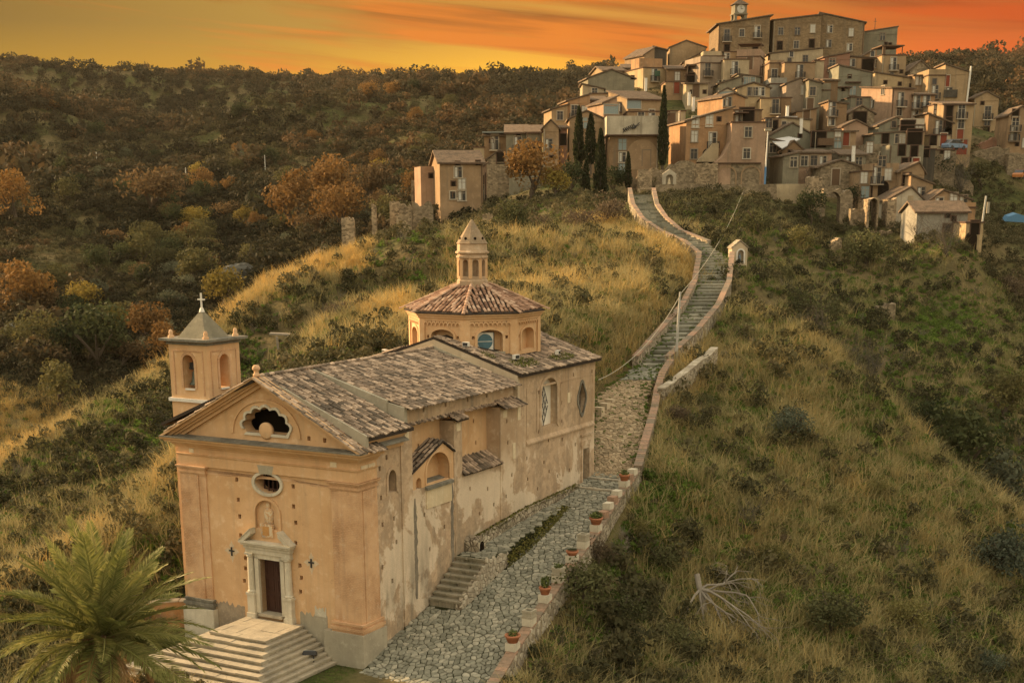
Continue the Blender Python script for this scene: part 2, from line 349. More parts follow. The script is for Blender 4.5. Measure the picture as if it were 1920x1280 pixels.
def ground():
    me=np_mesh('hillside',np.stack([GX,GY,GZ],-1),quads=Q,smooth=True); me.materials.append(ground_mat())
    a=me.attributes.new('gold','FLOAT','POINT'); a.data.foreach_set('value',gold_w(GX,GY).astype(np.float32))
    link('hillside',me,kind='structure')
ground()
# ---------------------------------------------------------------- surface materials
def plaster(name,base,dark,pale,stain=0.5,grey=(0.20,0.18,0.14),scale=1.0,brick=0.0):
    def fn(t,b):
        oc=t.new('ShaderNodeTexCoord').outputs['Object']
        n1=t.noise(oc,0.45*scale,6,0.62); n2=t.noise(oc,2.3*scale,6,0.7); n3=t.noise(oc,14*scale,3,0.6)
        drip=t.noise(t.map(oc,(2.6*scale,2.6*scale,0.16*scale)),1.0,5,0.65)
        c=t.mix(t.rng(n1,0.36,0.64),base,dark)
        c=t.mix(t.rng(n2,0.54,0.72,0,0.75),c,pale)
        c=t.mix(t.math('MULTIPLY',t.rng(drip,0.50,0.74),t.rng(n1,0.30,0.62,0.25,stain)),c,grey)
        c=t.mix(t.rng(n2,0.40,0.26,0,stain*0.9),c,tuple(0.55*x for x in dark))
        if stain>.8:
            z=t.new('ShaderNodeSeparateXYZ',{0:oc}).outputs[2]; n4=t.noise(oc,.33,6,.7,.3)
            c=t.mix(t.math('MULTIPLY',t.rng(n4,.49,.53),t.rng(z,6.2,4.4,0,.75)),c,pale)
            c=t.mix(t.math('MULTIPLY',t.rng(n2,.46,.54),t.rng(n4,.52,.44,0,.55)),c,tuple(.62*x for x in dark))
            c=t.mix(t.math('MULTIPLY',t.rng(t.noise(t.map(oc,(1.2,1.2,.25)),1.0,6,.7),.42,.62),t.rng(z,4.2,1.2,0,.6)),c,(.17,.155,.115))
        if brick:
            br=t.new('ShaderNodeTexBrick',{'Vector':t.new('ShaderNodeCombineXYZ',{0:t.math('ADD',t.new('ShaderNodeSeparateXYZ',{0:oc}).outputs[0],t.new('ShaderNodeSeparateXYZ',{0:oc}).outputs[1]),1:t.new('ShaderNodeSeparateXYZ',{0:oc}).outputs[2]}).outputs[0],'Color1':(1,1,1),'Color2':(0.8,0.8,0.8),'Mortar':(0.55,0.5,0.45),'Scale':3.2,'Mortar Size':0.02})
            c=t.mix(t.math('MULTIPLY',t.rng(n1,0.40,0.60),brick),c,t.mix(1.0,c,br.outputs[0],'MULTIPLY'))
        t.put(b.inputs['Base Color'],c)
        h=t.math('ADD',t.math('MULTIPLY',n2,1.0),t.math('MULTIPLY',n3,0.35))
        t.put(b.inputs['Normal'],t.new('ShaderNodeBump',{'Height':h,'Strength':0.35,'Distance':0.06}))
    return mat(name,fn,0.93,0.12)
M_FAC=plaster('peach_plaster',(0.64,0.415,0.225),(0.55,0.335,0.165),(0.72,0.53,0.33),0.45,(0.36,0.265,0.165))
M_SIDE=plaster('weathered_plaster',(0.55,0.405,0.265),(0.42,0.295,0.18),(0.72,0.60,0.44),0.85,(0.20,0.17,0.125),0.75,0.28)
M_PIL=plaster('brick_pilaster_plaster',(0.62,0.40,0.225),(0.52,0.305,0.16),(0.66,0.49,0.33),0.45,(0.33,0.22,0.14),1.2,0.85)
M_PALE=plaster('pale_limestone',(0.60,0.54,0.41),(0.48,0.43,0.32),(0.70,0.64,0.50),0.5,(0.30,0.28,0.22),2.0)
M_GREY=plaster('grey_cement',(0.39,0.345,0.25),(0.31,0.275,0.20),(0.50,0.445,0.33),0.5,(0.22,0.205,0.16),1.6)
M_LICHEN=plaster('lichen_stone',(0.22,0.205,0.16),(0.12,0.11,0.085),(0.36,0.33,0.25),0.7,(0.09,0.09,0.07),2.2)
M_STEP=plaster('worn_step_stone',(0.43,0.37,0.265),(0.30,0.26,0.19),(0.55,0.47,0.34),0.6,(0.20,0.20,0.16),1.8)
def flat(name,c,rough=0.8,spec=0.2,metal=0.0):
    def fn(t,b):
        n=t.noise(t.new('ShaderNodeTexCoord').outputs['Object'],6,4,0.6)
        t.put(b.inputs['Base Color'],t.mix(t.rng(n,0.3,0.7),tuple(x*0.78 for x in c),c)); b.inputs['Metallic'].default_value=metal
    return mat(name,fn,rough,spec)
M_DARK=flat('dark_interior',(0.016,0.012,0.009),1.0,0.0)
M_IRON=flat('dark_iron',(0.035,0.033,0.03),0.6,0.4)
M_TILE=tint_mat('clay_roof_tiles',(0.105,0.085,0.062),(0.33,0.24,0.165),0.9,5.0,0.4,c2=(0.64,0.475,0.33))
M_TILE2=tint_mat('russet_roof_tiles',(0.17,0.095,0.06),(0.40,0.235,0.145),0.9,5.0,0.4,c2=(0.64,0.46,0.32))
M_TBASE=flat('roof_mortar_bed',(0.055,0.043,0.033),0.95,0.1)
M_COB=tint_mat('cobble_stone',(0.15,0.145,0.105),(0.26,0.25,0.185),0.85,4.0,0.5,c2=(0.38,0.35,0.26))
M_COBSUN=tint_mat('sunlit_cobble_stone',(0.20,0.15,0.085),(0.36,0.26,0.15),0.9,4.0,0.5,c2=(0.46,0.36,0.22))  # cobble colour with the sunlight behind the church put in
M_RUB=tint_mat('rubble_stone',(0.26,0.215,0.15),(0.42,0.36,0.26),0.9,3.0,0.5,c2=(0.55,0.49,0.37))
M_BRK=tint_mat('weathered_brick',(0.20,0.165,0.115),(0.31,0.205,0.135),0.9,5.0,0.5,c2=(0.42,0.25,0.16))
M_MSTEP=plaster('mossy_step_stone',(.31,.27,.195),(.19,.17,.115),(.42,.37,.27),.8,(.12,.12,.08),2.5)
M_MOSSJ=flat('mossy_earth_joint',(0.032,0.034,0.014),1.0,0.05)
M_MOSS=tint_mat('moss',(0.09,0.09,0.022),(0.15,0.135,0.032),1.0,3.0,0.6,c2=(0.24,0.19,0.06))
M_WOOD=flat('dark_brown_wood',(0.055,0.022,0.014),0.55,0.35)
M_GLASS=mat('window_glass',lambda t,b:t.put(b.inputs['Base Color'],(0.03,0.035,0.04,1)),0.12,0.6)
M_BLUE=flat('blue_window_film',(0.075,0.16,0.20),0.25,0.5)
M_WHITE=flat('white_paint',(0.74,0.70,0.60),0.6,0.3)
M_BRONZE=flat('green_bronze',(0.10,0.115,0.085),0.6,0.4,0.4)
M_TERRA=flat('terracotta',(0.42,0.17,0.085),0.85,0.15)
# ---------------------------------------------------------------- the church, local x = -l, y = s
def P3(l,s,z): return (-l,s,z)
church=thing('church','peach plastered baroque church with tiled roofs and octagonal dome above the cobbled path','church',CH_O,CH_RZ)
def lbox(mb,l0,l1,s0,s1,z0,z1,tint=0.5,mi=0): mb.box((-max(l0,l1),min(s0,s1),min(z0,z1)),(-min(l0,l1),max(s0,s1),max(z0,z1)),tint,mi)
def arc(cx,cz,rx,rz,a0,a1,n): return [(cx+rx*math.cos(a0+(a1-a0)*k/n),cz+rz*math.sin(a0+(a1-a0)*k/n)) for k in range(n+1)]
def front(mb,pts,s0,s1,**k): mb.prism([P3(l,s0,z) for l,z in pts],(0,s1-s0,0),**k)      # outline in (l,z) given depth along s
def sidew(mb,pts,l0,l1,**k): mb.prism([P3(l0,s,z) for s,z in pts],(-(l1-l0),0,0),**k)   # outline in (s,z) given depth along l
def ring2(mb,inner,outer,fn,d0,d1):
    """moulding between two outlines with the same number of points"""
    n=len(inner)
    for i in range(n-1):
        a,b,c,d=inner[i],inner[i+1],outer[i+1],outer[i]; fn(mb,[a,b,c,d],d0,d1)
def arch_pts(c,w,z0,zs,rise,n=12): return [(c-w/2,z0)]+[(c-w/2*math.cos(math.pi*k/n),zs+rise*math.sin(math.pi*k/n)) for k in range(n+1)]+[(c+w/2,z0)]
GA=4.92; ZR=10.42
# façade wall with its real openings
mb=MB(); front(mb,[(0.05,-2.5),(9.83,-2.5),(9.83,7.45),(GA,10.25),(0.05,7.45)],0.12,0.72); fac=mb.build('facade_wall',M_FAC,church)
cut=MB()
front(cut,[(4.36,-0.2),(5.58,-0.2),(5.58,2.34),(4.36,2.34)],-0.5,1.2)
front(cut,arc(4.9,5.78,0.72,0.43,0,2*math.pi,28)[:-1],-0.5,1.2)
def lunette(k=1.0,g=0.0):
    pts=[]; c0=(4.83,8.03); N=7
    for i in range(N):       # scalloped top edge, lobes cut outward
        a0=math.pi*i/N; a1=math.pi*(i+1)/N
        for q in range(5):
            a=a0+(a1-a0)*(q/4.0)*0.98+0.01; rx,rz=1.22,0.90; bump=0.13*math.sin(math.pi*q/4.0)
            pts.append((c0[0]+(rx+bump+g)*math.cos(a)*k,c0[1]+0.10+(rz+bump+g)*math.sin(a)*k))
    pts+= [(c0[0]-1.1-g,c0[1]-0.03-g)]
    pts+= [(c0[0]+1.1+g,c0[1]-0.03-g)]
    return pts
front(cut,lunette(),-0.5,1.2)
HOLES=[(1.02,6.35),(1.05,5.68),(1.11,4.84),(1.12,4.07),(1.12,3.17),(1.0,2.1),(3.52,3.25),(3.47,4.17),(3.55,4.89),(3.52,5.78),(3.63,6.44),(6.66,5.8),(6.64,4.89),(6.61,4.13),(6.63,3.26),(6.42,2.23),(6.45,1.75),(6.55,1.15),(3.35,2.25),(3.3,1.7),(3.38,1.05),
 (6.95,6.4),(9.35,6.45),(9.3,5.72),(9.25,4.85),(9.2,4.1),(9.1,3.25),(8.62,2.25),(2.55,7.95),(1.72,7.93),(8.9,1.9)]
for l,z in HOLES: front(cut,[(l-.085,z-.1),(l+.085,z-.1),(l+.085,z+.1),(l-.085,z+.1)],-0.5,0.5)
front(cut,arch_pts(5.03,1.30,3.72,4.42,0.60),-0.5,0.26)
boolean_cut(fac,cut)
# pilasters, their capitals, bases and plinths
def pilaster(l0,l1,l0b,l1b,right):
    mb=MB(); lbox(mb,l0,l1,0,0.2,0.0,5.86); lbox(mb,l0b,l1b,0.06,0.2,0.0,5.86)
    o=mb.build('pilaster',M_PIL,church)
    c=MB()
    for a,e,z0,z1 in ((0,.0,5.84,5.92),(0,.05,5.92,6.0),(0,.02,6.0,6.12),(0,.09,6.12,6.19),(0,.14,6.19,6.25)):
        lbox(c,min(l0,l0b)-e,max(l1,l1b)+e,-e,0.2,z0,z1)
        if right: lbox(c,-e,0.12,0.2,1.42+e,z0,z1)
    c.build('capital',M_PIL,church)
    c=MB()
    for e,z0,z1 in ((.10,-.42,-.3),(.16,-.3,-.16),(.08,-.16,-.08),(.12,-.08,0.02)):
        lbox(c,min(l0,l0b)-e,max(l1,l1b)+e,-e,0.2,z0,z1)
        if right: lbox(c,-e,0.12,0.2,1.42+e,z0,z1)
    c.build('pilaster_base',M_PIL if right else M_LICHEN,church)
pilaster(0.0,1.05,1.05,1.46,True); pilaster(8.82,9.88,8.40,8.82,False)
mb=MB(); lbox(mb,-0.17,1.95,-0.2,0.4,-2.6,-0.42); lbox(mb,-0.17,0.2,0.4,1.62,-2.6,-0.42); mb.build('plinth',M_GREY,church)
mb=MB(); lbox(mb,8.22,10.05,-0.2,0.4,-2.6,-0.42); mb.build('plinth',M_PALE,church)
mb=MB(); lbox(mb,-0.005,0.08,0.15,1.42,-0.42,5.86); lbox(mb,-.045,0.08,.30,1.25,0.0,5.86); mb.build('pilaster',M_PIL,church)
# entablature carried round the corners
def mould(name,prof,m,s_end=1.45):
    mb=MB(); path=[((9.88,s_end),(1,0)),((9.88,0),(1,-1)),((0,0),(-1,-1)),((0,s_end),(-1,0))]
    rows=[[P3(l+dx*o,s+dy*o,z) for o,z in prof] for (l,s),(dx,dy) in path]
    n=len(prof)
    for i in range(3):
        for k in range(n-1): mb.poly([rows[i][k],rows[i+1][k],rows[i+1][k+1],rows[i][k+1]])
    mb.poly(rows[3]); mb.poly(rows[0][::-1])
    return mb.build(name,m,church)
mould('architrave',[(-.12,6.25),(.01,6.25),(.01,6.72),(.07,6.74),(.09,6.80),(-.12,6.80)],M_FAC)
mould('frieze',[(-.12,6.80),(.0,6.80),(.0,7.08),(-.12,7.08)],M_FAC)
mould('cornice',[(-.12,7.08),(.06,7.08),(.10,7.16),(.18,7.20),(.22,7.30),(.42,7.34),(.45,7.42),(.54,7.47),(.58,7.55),(-.12,7.56)],M_FAC)
mb=MB(); mb.poly([P3(10.46,-.58,7.56),P3(-.58,-.58,7.56),P3(-.5,.0,7.66),P3(10.38,.0,7.66)][::-1]); front(mb,[(-.58,7.556),(10.46,7.556),(10.46,7.61),(-.58,7.61)],-.60,0.0); mb.build('cornice_weathering',M_LICHEN,church)
def rake(name,z_off,th,s0,m,ext):
    mb=MB(); zt=ZR+0.10+z_off; k=(zt-7.62-z_off)/(GA+0.58)
    def zz(l): return zt-k*abs(l-GA)
    L=[-ext,GA,9.84+ext]; pts=[(l,zz(l)) for l in L]+[(l,zz(l)-th) for l in L[::-1]]
    front(mb,pts,s0,0.2); mb.build(name,m,church)
rake('raking_cornice',0.0,.11,-.56,M_FAC,.56); rake('raking_cornice',-.11,.13,-.34,M_FAC,.34); rake('raking_cornice',-.24,.10,-.20,M_FAC,.22); rake('raking_cornice',-.34,.16,-.06,M_FAC,.1)
mb=MB()
mb.lathe([(0.0,0),(.15,0),(.15,.10),(.10,.14),(.10,.24),(.17,.30),(.17,.38),(.11,.48),(0,.5)],10,P3(GA,-.25,ZR+.08)); mb.build('gable_finial',M_PIL,church,smooth=True)
# lunette arch moulding, oval frame, niche frame
mb=MB(); ring2(mb,arc(4.88,7.9,1.78,1.48,0,math.pi,24),arc(4.88,7.9,1.92,1.60,0,math.pi,24),front,0.06,0.13); mb.build('arch_moulding',M_FAC,church)
mb=MB(); ring2(mb,lunette(),lunette(1.0,0.12),front,0.05,0.2); mb.build('lunette_frame',M_PALE,church)
mb=MB(); mb.lathe([(0.0,-.10),(0.36,-.10),(.37,.04),(.30,.07),(.0,.08)],22,(0,0,0)); o=mb.build('lunette_boss',M_FAC,church,smooth=True); o.matrix_local=Matrix.Translation(P3(4.83,.10,8.12))@Matrix.Rotation(R(90),4,'X')
mb=MB(); ring2(mb,arc(4.9,5.78,0.72,0.43,0,2*math.pi,32),arc(4.9,5.78,0.86,0.57,0,2*math.pi,32),front,0.03,0.2); mb.build('oval_window_frame',M_PALE,church)
mb=MB()
for l in (4.42,4.66,4.9,5.14,5.38): lbox(mb,l-.022,l+.022,.45,.5,5.3,6.3)
lbox(mb,4.2,5.6,.46,.5,5.46,5.5); mb.build('window_grille',M_WOOD,church)
mb=MB(); ring2(mb,arch_pts(5.03,1.30,3.72,4.42,.60),arch_pts(5.03,1.56,3.72,4.42,.73),front,0.05,0.2); mb.build('niche_frame',M_FAC,church)
def fresco(t,b):
    oc=t.new('ShaderNodeTexCoord').outputs['Object']; n=t.noise(oc,3.2,4,0.6,0.8); n2=t.noise(oc,9,4,0.6)
    c=t.ramp(n,[(0.28,(0.52,0.43,0.30)),(0.46,(0.60,0.49,0.32)),(0.54,(0.50,0.24,0.08)),(0.62,(0.36,0.33,0.26)),(0.75,(0.62,0.52,0.36))]); t.put(b.inputs['Base Color'],t.mix(t.rng(n2,.4,.65,0,.4),c,(.62,.5,.34)))
M_FRES=mat('faded_fresco',fresco,0.95,0.1)
mb=MB()
front(mb,[(4.72,3.35),(5.36,3.35),(5.40,3.95),(4.70,3.95)],0.02,0.14); mb.build('statue_plinth',M_FRES,church); mb=MB()
mb.lathe([(0,0),(.26,.01),(.24,.3),(.28,.52),(.2,.66),(.09,.72),(.12,.80),(.11,.92),(0,.98)],10,(0,0,0)); o=mb.build('niche_statue',M_FRES,church,smooth=True); o.matrix_local=Matrix.Translation(P3(5.04,.235,3.95))@Matrix.Diagonal((1,.38,1,1))
mb=MB(); front(mb,[(4.9,3.45),(5.25,3.45),(5.25,3.85),(4.9,3.85)],0.0,0.03); mb.build('niche_panel',flat('ochre_panel',(.52,.27,.09)),church)
mb=MB(); front(mb,[(4.45,6.60),(5.35,6.60),(5.25,6.22),(4.55,6.22)],-0.012,0.02); mb.build('plaster_patch',M_GREY,church)
# portal
def jamb(lc):
    mb=MB(); lbox(mb,lc-.24,lc+.24,-.18,.2,-.45,-.22); lbox(mb,lc-.20,lc+.20,-.14,.2,-.22,.62); lbox(mb,lc-.24,lc+.24,-.18,.2,.62,.74)
    mb.lathe([(.19,.74),(.21,.80),(.17,.86),(.165,1.4),(.145,2.38),(.19,2.42),(.19,2.50)],12,P3(lc,-.0,0)); lbox(mb,lc-.22,lc+.22,-.16,.2,2.50,2.58)
    mb.build('portal_column',M_PALE,church)
jamb(6.02); jamb(3.92)
mb=MB(); lbox(mb,5.58,5.80,-.02,.6,-.2,2.42); lbox(mb,4.14,4.36,-.02,.6,-.2,2.42); lbox(mb,4.14,5.80,-.02,.6,2.34,2.58); mb.build('door_frame',M_PALE,church)
mb=MB(); lbox(mb,3.72,6.22,-.10,.15,2.58,2.80); lbox(mb,3.66,6.28,-.15,.15,2.80,2.96); lbox(mb,3.58,6.36,-.25,.15,2.96,3.06); lbox(mb,3.52,6.42,-.32,.15,3.06,3.15); mb.build('portal_entablature',M_PALE,church)
for a,b in (((6.44,3.15),(5.74,3.70)),((3.50,3.15),(4.20,3.70))):
    mb=MB(); d=.17; front(mb,[a,b,(b[0],b[1]-d*1.25),((a[0]*0.55+b[0]*.45),3.15)],-.28,.15); front(mb,[(a[0],a[1]),(b[0],b[1]+.05),b],-.33,.15); mb.build('broken_pediment',M_PALE,church)
for k,(a,b) in enumerate(((4.37,4.965),(4.975,5.57))):
    mb=MB(); lbox(mb,a,b,.42,.48,-.18,2.33); door=mb.build('door_leaf',M_WOOD,church)
    for z0,z1 in ((-.05,.62),(.75,1.35),(1.48,2.2)):
        mb=MB(); w_=.05
        for (x0,x1,y0,y1) in ((a+.1,b-.1,z0,z0+w_),(a+.1,b-.1,z1-w_,z1),(a+.1,a+.1+w_,z0+w_,z1-w_),(b-.1-w_,b-.1,z0+w_,z1-w_)): lbox(mb,x0,x1,.395,.42,y0,y1)
        mb.build('door_panel',M_WOOD,door)
mb=MB(); lbox(mb,4.3,5.64,-.12,.42,-.32,-.19); mb.build('door_sill',M_STEP,church)
M_PATCH=flat('pale_plaster_patch',(0.64,0.50,0.33),.95,.1)
for lc,zc in ((7.17,2.46),(2.70,2.44)):
    mb=MB(); pts=[]
    for k in range(24):
        a=2*math.pi*k/24; rr_=0.30+0.13*math.cos(4*a)+0.05*math.cos(12*a)+.02*math.sin(7*a); pts.append((lc+rr_*math.cos(a)*.9,zc+rr_*math.sin(a)*1.1))
    front(mb,pts,.112,.13); x=mb.build('cross_patch',M_PATCH,church)
    mb=MB(); lbox(mb,lc-.035,lc+.035,.07,.112,zc-.2,zc+.2); lbox(mb,lc-.15,lc-.035,.075,.112,zc-.005,zc+.06); lbox(mb,lc+.035,lc+.15,.075,.112,zc-.005,zc+.06); mb.build('consecration_cross',M_IRON,x)
M_MARK=flat('pale_marker_tile',(0.72,0.60,0.40),.9,.1)
def marker(l0,l1,z0,z1,s):
    mb=MB(); lbox(mb,l0,l1,s-.02,s+.01,z0,z1); mb.build('pale_marker',M_MARK,church)
marker(8.95,9.22,6.84,7.04,0.0); marker(1.05,1.38,6.84,7.06,0.0)
# ------------------------------------------------ right flank
mb=MB(); lbox(mb,.06,.7,.72,3.35,-2.5,8.15); sw=mb.build('side_wall',M_SIDE,church)
cut=MB(); sidew(cut,arch_pts(2.67,.62,5.40,5.98,.42,14),-.5,1.2)
for s,z in ((1.75,6.6),(1.8,5.3),(1.85,4.1),(2.3,7.0),(2.75,4.2),(2.9,3.1),(1.75,2.2),(2.5,1.4)): sidew(cut,[(s-.08,z-.11),(s+.08,z-.11),(s+.08,z+.11),(s-.08,z+.11)],-.5,.4)
boolean_cut(sw,cut)
mb=MB(); ring2(mb,arch_pts(2.67,.62,5.40,5.98,.42,14),arch_pts(2.67,.92,5.3,5.98,.57,14),sidew,.02,.10); mb.build('side_window_frame',M_SIDE,church)
mb=MB(); lbox(mb,.5,.55,2.2,3.1,5.2,6.6); mb.build('dark_pane',M_DARK,church)
def holes_side(cut,L,l1=.4):
    for s,z in L: sidew(cut,[(s-.07,z-.10),(s+.07,z-.10),(s+.07,z+.10),(s-.07,z+.10)],-.5,l1)
def pier(s0,s1,zt,l1=.95,holes=()):
    mb=MB(); lbox(mb,0,l1,s0,s1,-2.0,zt); o=mb.build('buttress',M_SIDE,church)
    if holes:
        cut=MB(); holes_side(cut,holes); boolean_cut(o,cut)
pier(3.35,4.25,8.1); pier(7.85,8.57,7.86); pier(12.25,14.2,7.95,holes=((12.9,7.2),(13.0,6.1),(13.4,4.4),(12.8,3.4)))
mb=MB(); lbox(mb,.03,.95,4.25,7.85,-2.0,5.18); w1=mb.build('bay_wall',M_SIDE,church); cut=MB(); holes_side(cut,((5.2,3.9),(6.9,3.0),(5.6,2.2),(7.3,4.2))); boolean_cut(w1,cut)
mb=MB(); lbox(mb,.03,.95,8.57,12.25,-1.0,5.18); w2=mb.build('bay_wall',M_SIDE,church); cut=MB(); holes_side(cut,((9.3,4.4),(11.0,4.1),(10.2,3.0),(11.6,3.2))); boolean_cut(w2,cut)
mb=MB(); lbox(mb,.80,1.0,4.25,12.25,5.0,8.9); w3=mb.build('clerestory_wall',M_FAC,church); cut=MB()
for s,z in ((5.2,7.9),(6.0,6.9),(9.3,7.2),(9.4,6.2),(11.0,7.4),(11.2,6.3),(9.2,5.5+.2)): sidew(cut,[(s-.07,z-.10),(s+.07,z-.10),(s+.07,z+.10),(s-.07,z+.10)],.3,.98)
boolean_cut(w3,cut)
# gabled chapel front with its arched recess
mb=MB(); sidew(mb,[(4.26,5.18),(7.84,5.18),(7.84,6.42),(6.85,7.0),(4.26,5.98)],.05,.80); ch=mb.build('chapel_front',M_FAC,church)
cut=MB(); sidew(cut,arch_pts(6.42,2.0,5.25,5.75,.86,16),-.3,.62); sidew(cut,arch_pts(4.80,.46,4.9,5.45,.23,8),-.3,.3); boolean_cut(ch,cut)
mb=MB(); ring2(mb,arch_pts(6.42,2.0,5.25,5.75,.86,16),arch_pts(6.42,2.2,5.25,5.75,.96,16),sidew,.0,.1); mb.build('arch_moulding',M_FAC,church)
mb=MB(); mb.prism([P3(-.12,5.3,5.02),P3(-.12,5.3,5.14),P3(.60,5.3,5.36),P3(.60,5.3,5.1)],(0,2.3,0)); mb.build('sloped_sill',M_LICHEN,church)
mb=MB(); lbox(mb,-.02,.03,5.35,7.55,4.15,5.02); mb.build('plaster_patch',plaster('cream_plaster',(.66,.55,.36),(.56,.44,.27),(.74,.64,.45),.4),church)
for sc_,wd,za,zb in ((7.62,.15,.9,5.1),(4.42,.16,.1,4.8)):
    q=random.Random(int(sc_*10)); L_=[];R_=[]
    for k in range(22):
        z=za+(zb-za)*k/21; e=min(1,(21-k)/5+.3)*min(1,k/3+.4); L_.append((sc_-wd*e*q.uniform(.5,1.15),z)); R_.append((sc_+wd*e*q.uniform(.5,1.15),z))
    mb=MB(); sidew(mb,L_+R_[::-1],.018,.03); mb.build('damp_stain',plaster('damp_plaster',(.24,.205,.15),(.15,.13,.10),(.40,.32,.22),.7,scale=3),church)
# transept / crossing block
TS0,TS1,TE=14.2,23.0,9.22
mb=MB(); lbox(mb,0,9.88,TS0,TS1,-1.0,TE); tr=mb.build('transept_wall',M_SIDE,church)
cut=MB(); sidew(cut,arch_pts(17.45,1.75,6.35,8.25,.62,16),-.4,.45)
ov=[(21.35+(.42+.05*math.cos(4*a))*math.cos(a),7.35+(.78+.08*math.cos(4*a))*math.sin(a)) for a in [2*math.pi*k/28 for k in range(28)]]
sidew(cut,ov,-.4,.5); sidew(cut,[(21.5,2.55),(22.3,2.55),(22.3,4.5),(21.5,4.5)],-.4,.35)
TH=[(15.0,8.35),(15.0,7.1),(15.05,6.1),(15.0,5.0),(16.3,8.25),(16.3,6.2),(18.9,8.5),(18.9,7.4),(18.95,6.4),(19.0,5.4),(20.3,8.75),(20.5,5.9),(20.6,4.9),(22.6,8.7),(16.9,4.5),(17.5,3.9),(18.5,3.5),(15.1,3.9),(16.2,3.2),(19.9,3.6),(17.4,5.6)]
holes_side(cut,TH,.35); boolean_cut(tr,cut)
mb=MB(); rim=arch_pts(17.45,1.75,6.35,8.25,.62,16); rim2=arch_pts(17.45,2.12,6.2,8.25,.80,16); ring2(mb,rim,rim2,sidew,-.05,.05); mb.build('arched_window_frame',M_SIDE,church)
def lat(t,b): t.put(b.inputs['Base Color'],(0.72,0.66,0.54,1))
mb=MB(); lbox(mb,.36,.40,16.55,18.35,6.3,8.9); mb.build('window_blind',mat('pale_blind',lat,.8,.1),church)
mb=MB()   # diagonal lattice in the half of the window that is glazed
cxs,czs,hw,hh=17.28,7.42,.62,1.25
for q in range(-3,4):
    for sg in (1,-1):
        pts=[]
        for tq in np.linspace(-1,1,41):
            s_=cxs+tq*hw*1.2; z_=czs+sg*tq*hh*1.2+q*hh*.5
            if abs(s_-cxs)/hw+abs(z_-czs)/hh<=1.02: pts.append((s_,z_))
        if len(pts)>1: mb.tube([P3(.30,*pts[0]),P3(.30,*pts[-1])],.022,4)
mb.build('window_lattice',M_IRON,church)
mb=MB(); ring2(mb,ov+[ov[0]],[(21.35+(s-21.35)*1.28,7.35+(z-7.35)*1.2) for s,z in ov+[ov[0]]],sidew,-.05,.05); mb.build('oval_window_frame',M_LICHEN,church)
mb=MB(); lbox(mb,.40,.44,20.7,22.0,6.3,8.4); mb.build('dark_pane',M_DARK,church)
mb=MB()
for s in (21.15,21.35,21.55): mb.tube([P3(.2,s,6.6),P3(.2,s,8.1)],.02,4)
mb.build('window_grille',M_IRON,church)
mb=MB()
lbox(mb,-.02,.03,14.95,22.75,8.50,8.60); lbox(mb,-.02,.03,14.95,15.06,5.95,8.5); lbox(mb,-.02,.03,22.64,22.75,5.95,8.5); lbox(mb,-.02,.03,16.05,16.15,6.2,8.5); lbox(mb,-.02,.03,18.75,18.85,6.2,8.5); mb.build('wall_panel_moulding',M_SIDE,church)
mb=MB(); mb.prism([P3(-.10,14.9,5.70),P3(-.10,14.9,5.78),P3(.02,14.9,5.98),P3(.02,14.9,5.66)],(0,7.95,0)); mb.build('string_course',M_SIDE,church)
mb=MB(); lbox(mb,.30,.34,21.5,22.3,2.55,4.5); mb.build('side_door',flat('faded_green_door',(.10,.11,.08)),church)
mb=MB(); lbox(mb,-.06,.03,21.32,21.5,2.4,4.7); lbox(mb,-.06,.03,22.3,22.48,2.4,4.7); lbox(mb,-.07,.03,21.25,22.55,4.7,4.95); lbox(mb,-.12,.03,21.2,22.6,5.25,5.35); mb.build('side_door_frame',M_SIDE,church)
for l0,s0,s1,z0,z1 in ((-.01,14.0,14.3,7.1,7.75),(-.01,12.5,12.9,7.4,7.75),(-.01,19.6,19.9,7.3,7.85),(-.01,8.05,8.4,7.35,7.72),(-.01,13.5,13.75,5.2,6.0),(-.02,.25,.75,6.78,6.95),(-.02,.8,1.3,6.80,6.95),(-.03,3.6,3.95,7.55,7.9)):
    mb=MB(); lbox(mb,l0-.015,.02,s0,s1,z0,z1); mb.build('pale_marker',M_MARK,church)
# front gable wall of the transept over the nave roof
mb=MB(); kT=.325
def zt(l): return 9.42+kT*(l+.15) if l<=GA else 9.42+kT*(2*GA-l+.15)
front(mb,[(-.02,7.9),(9.9,7.9),(9.9,zt(9.9)-.12),(GA,zt(GA)-.12),(-.02,zt(-.02)-.12)],14.0,14.22); tg=mb.build('gable_wall',plaster('pale_plaster',(.56,.45,.30),(.47,.37,.25),(.64,.55,.40),.5),church)
cut=MB()
for l in (1.25,.62): front(cut,[(l-.08,zt(l)-.85),(l+.08,zt(l)-.85),(l+.08,zt(l)-.65),(l-.08,zt(l)-.65)],13.8,14.15)
boolean_cut(tg,cut)
mb=MB(); 
for side in (0,1):
    pts=[(.05,8.65),(GA,10.40),(GA,10.62),(.05,8.95)]
    if side: pts=[(2*GA-l,z) for l,z in pts]
    front(mb,pts,13.93,14.02)
mb.build('lead_flashing',M_GREY,church)
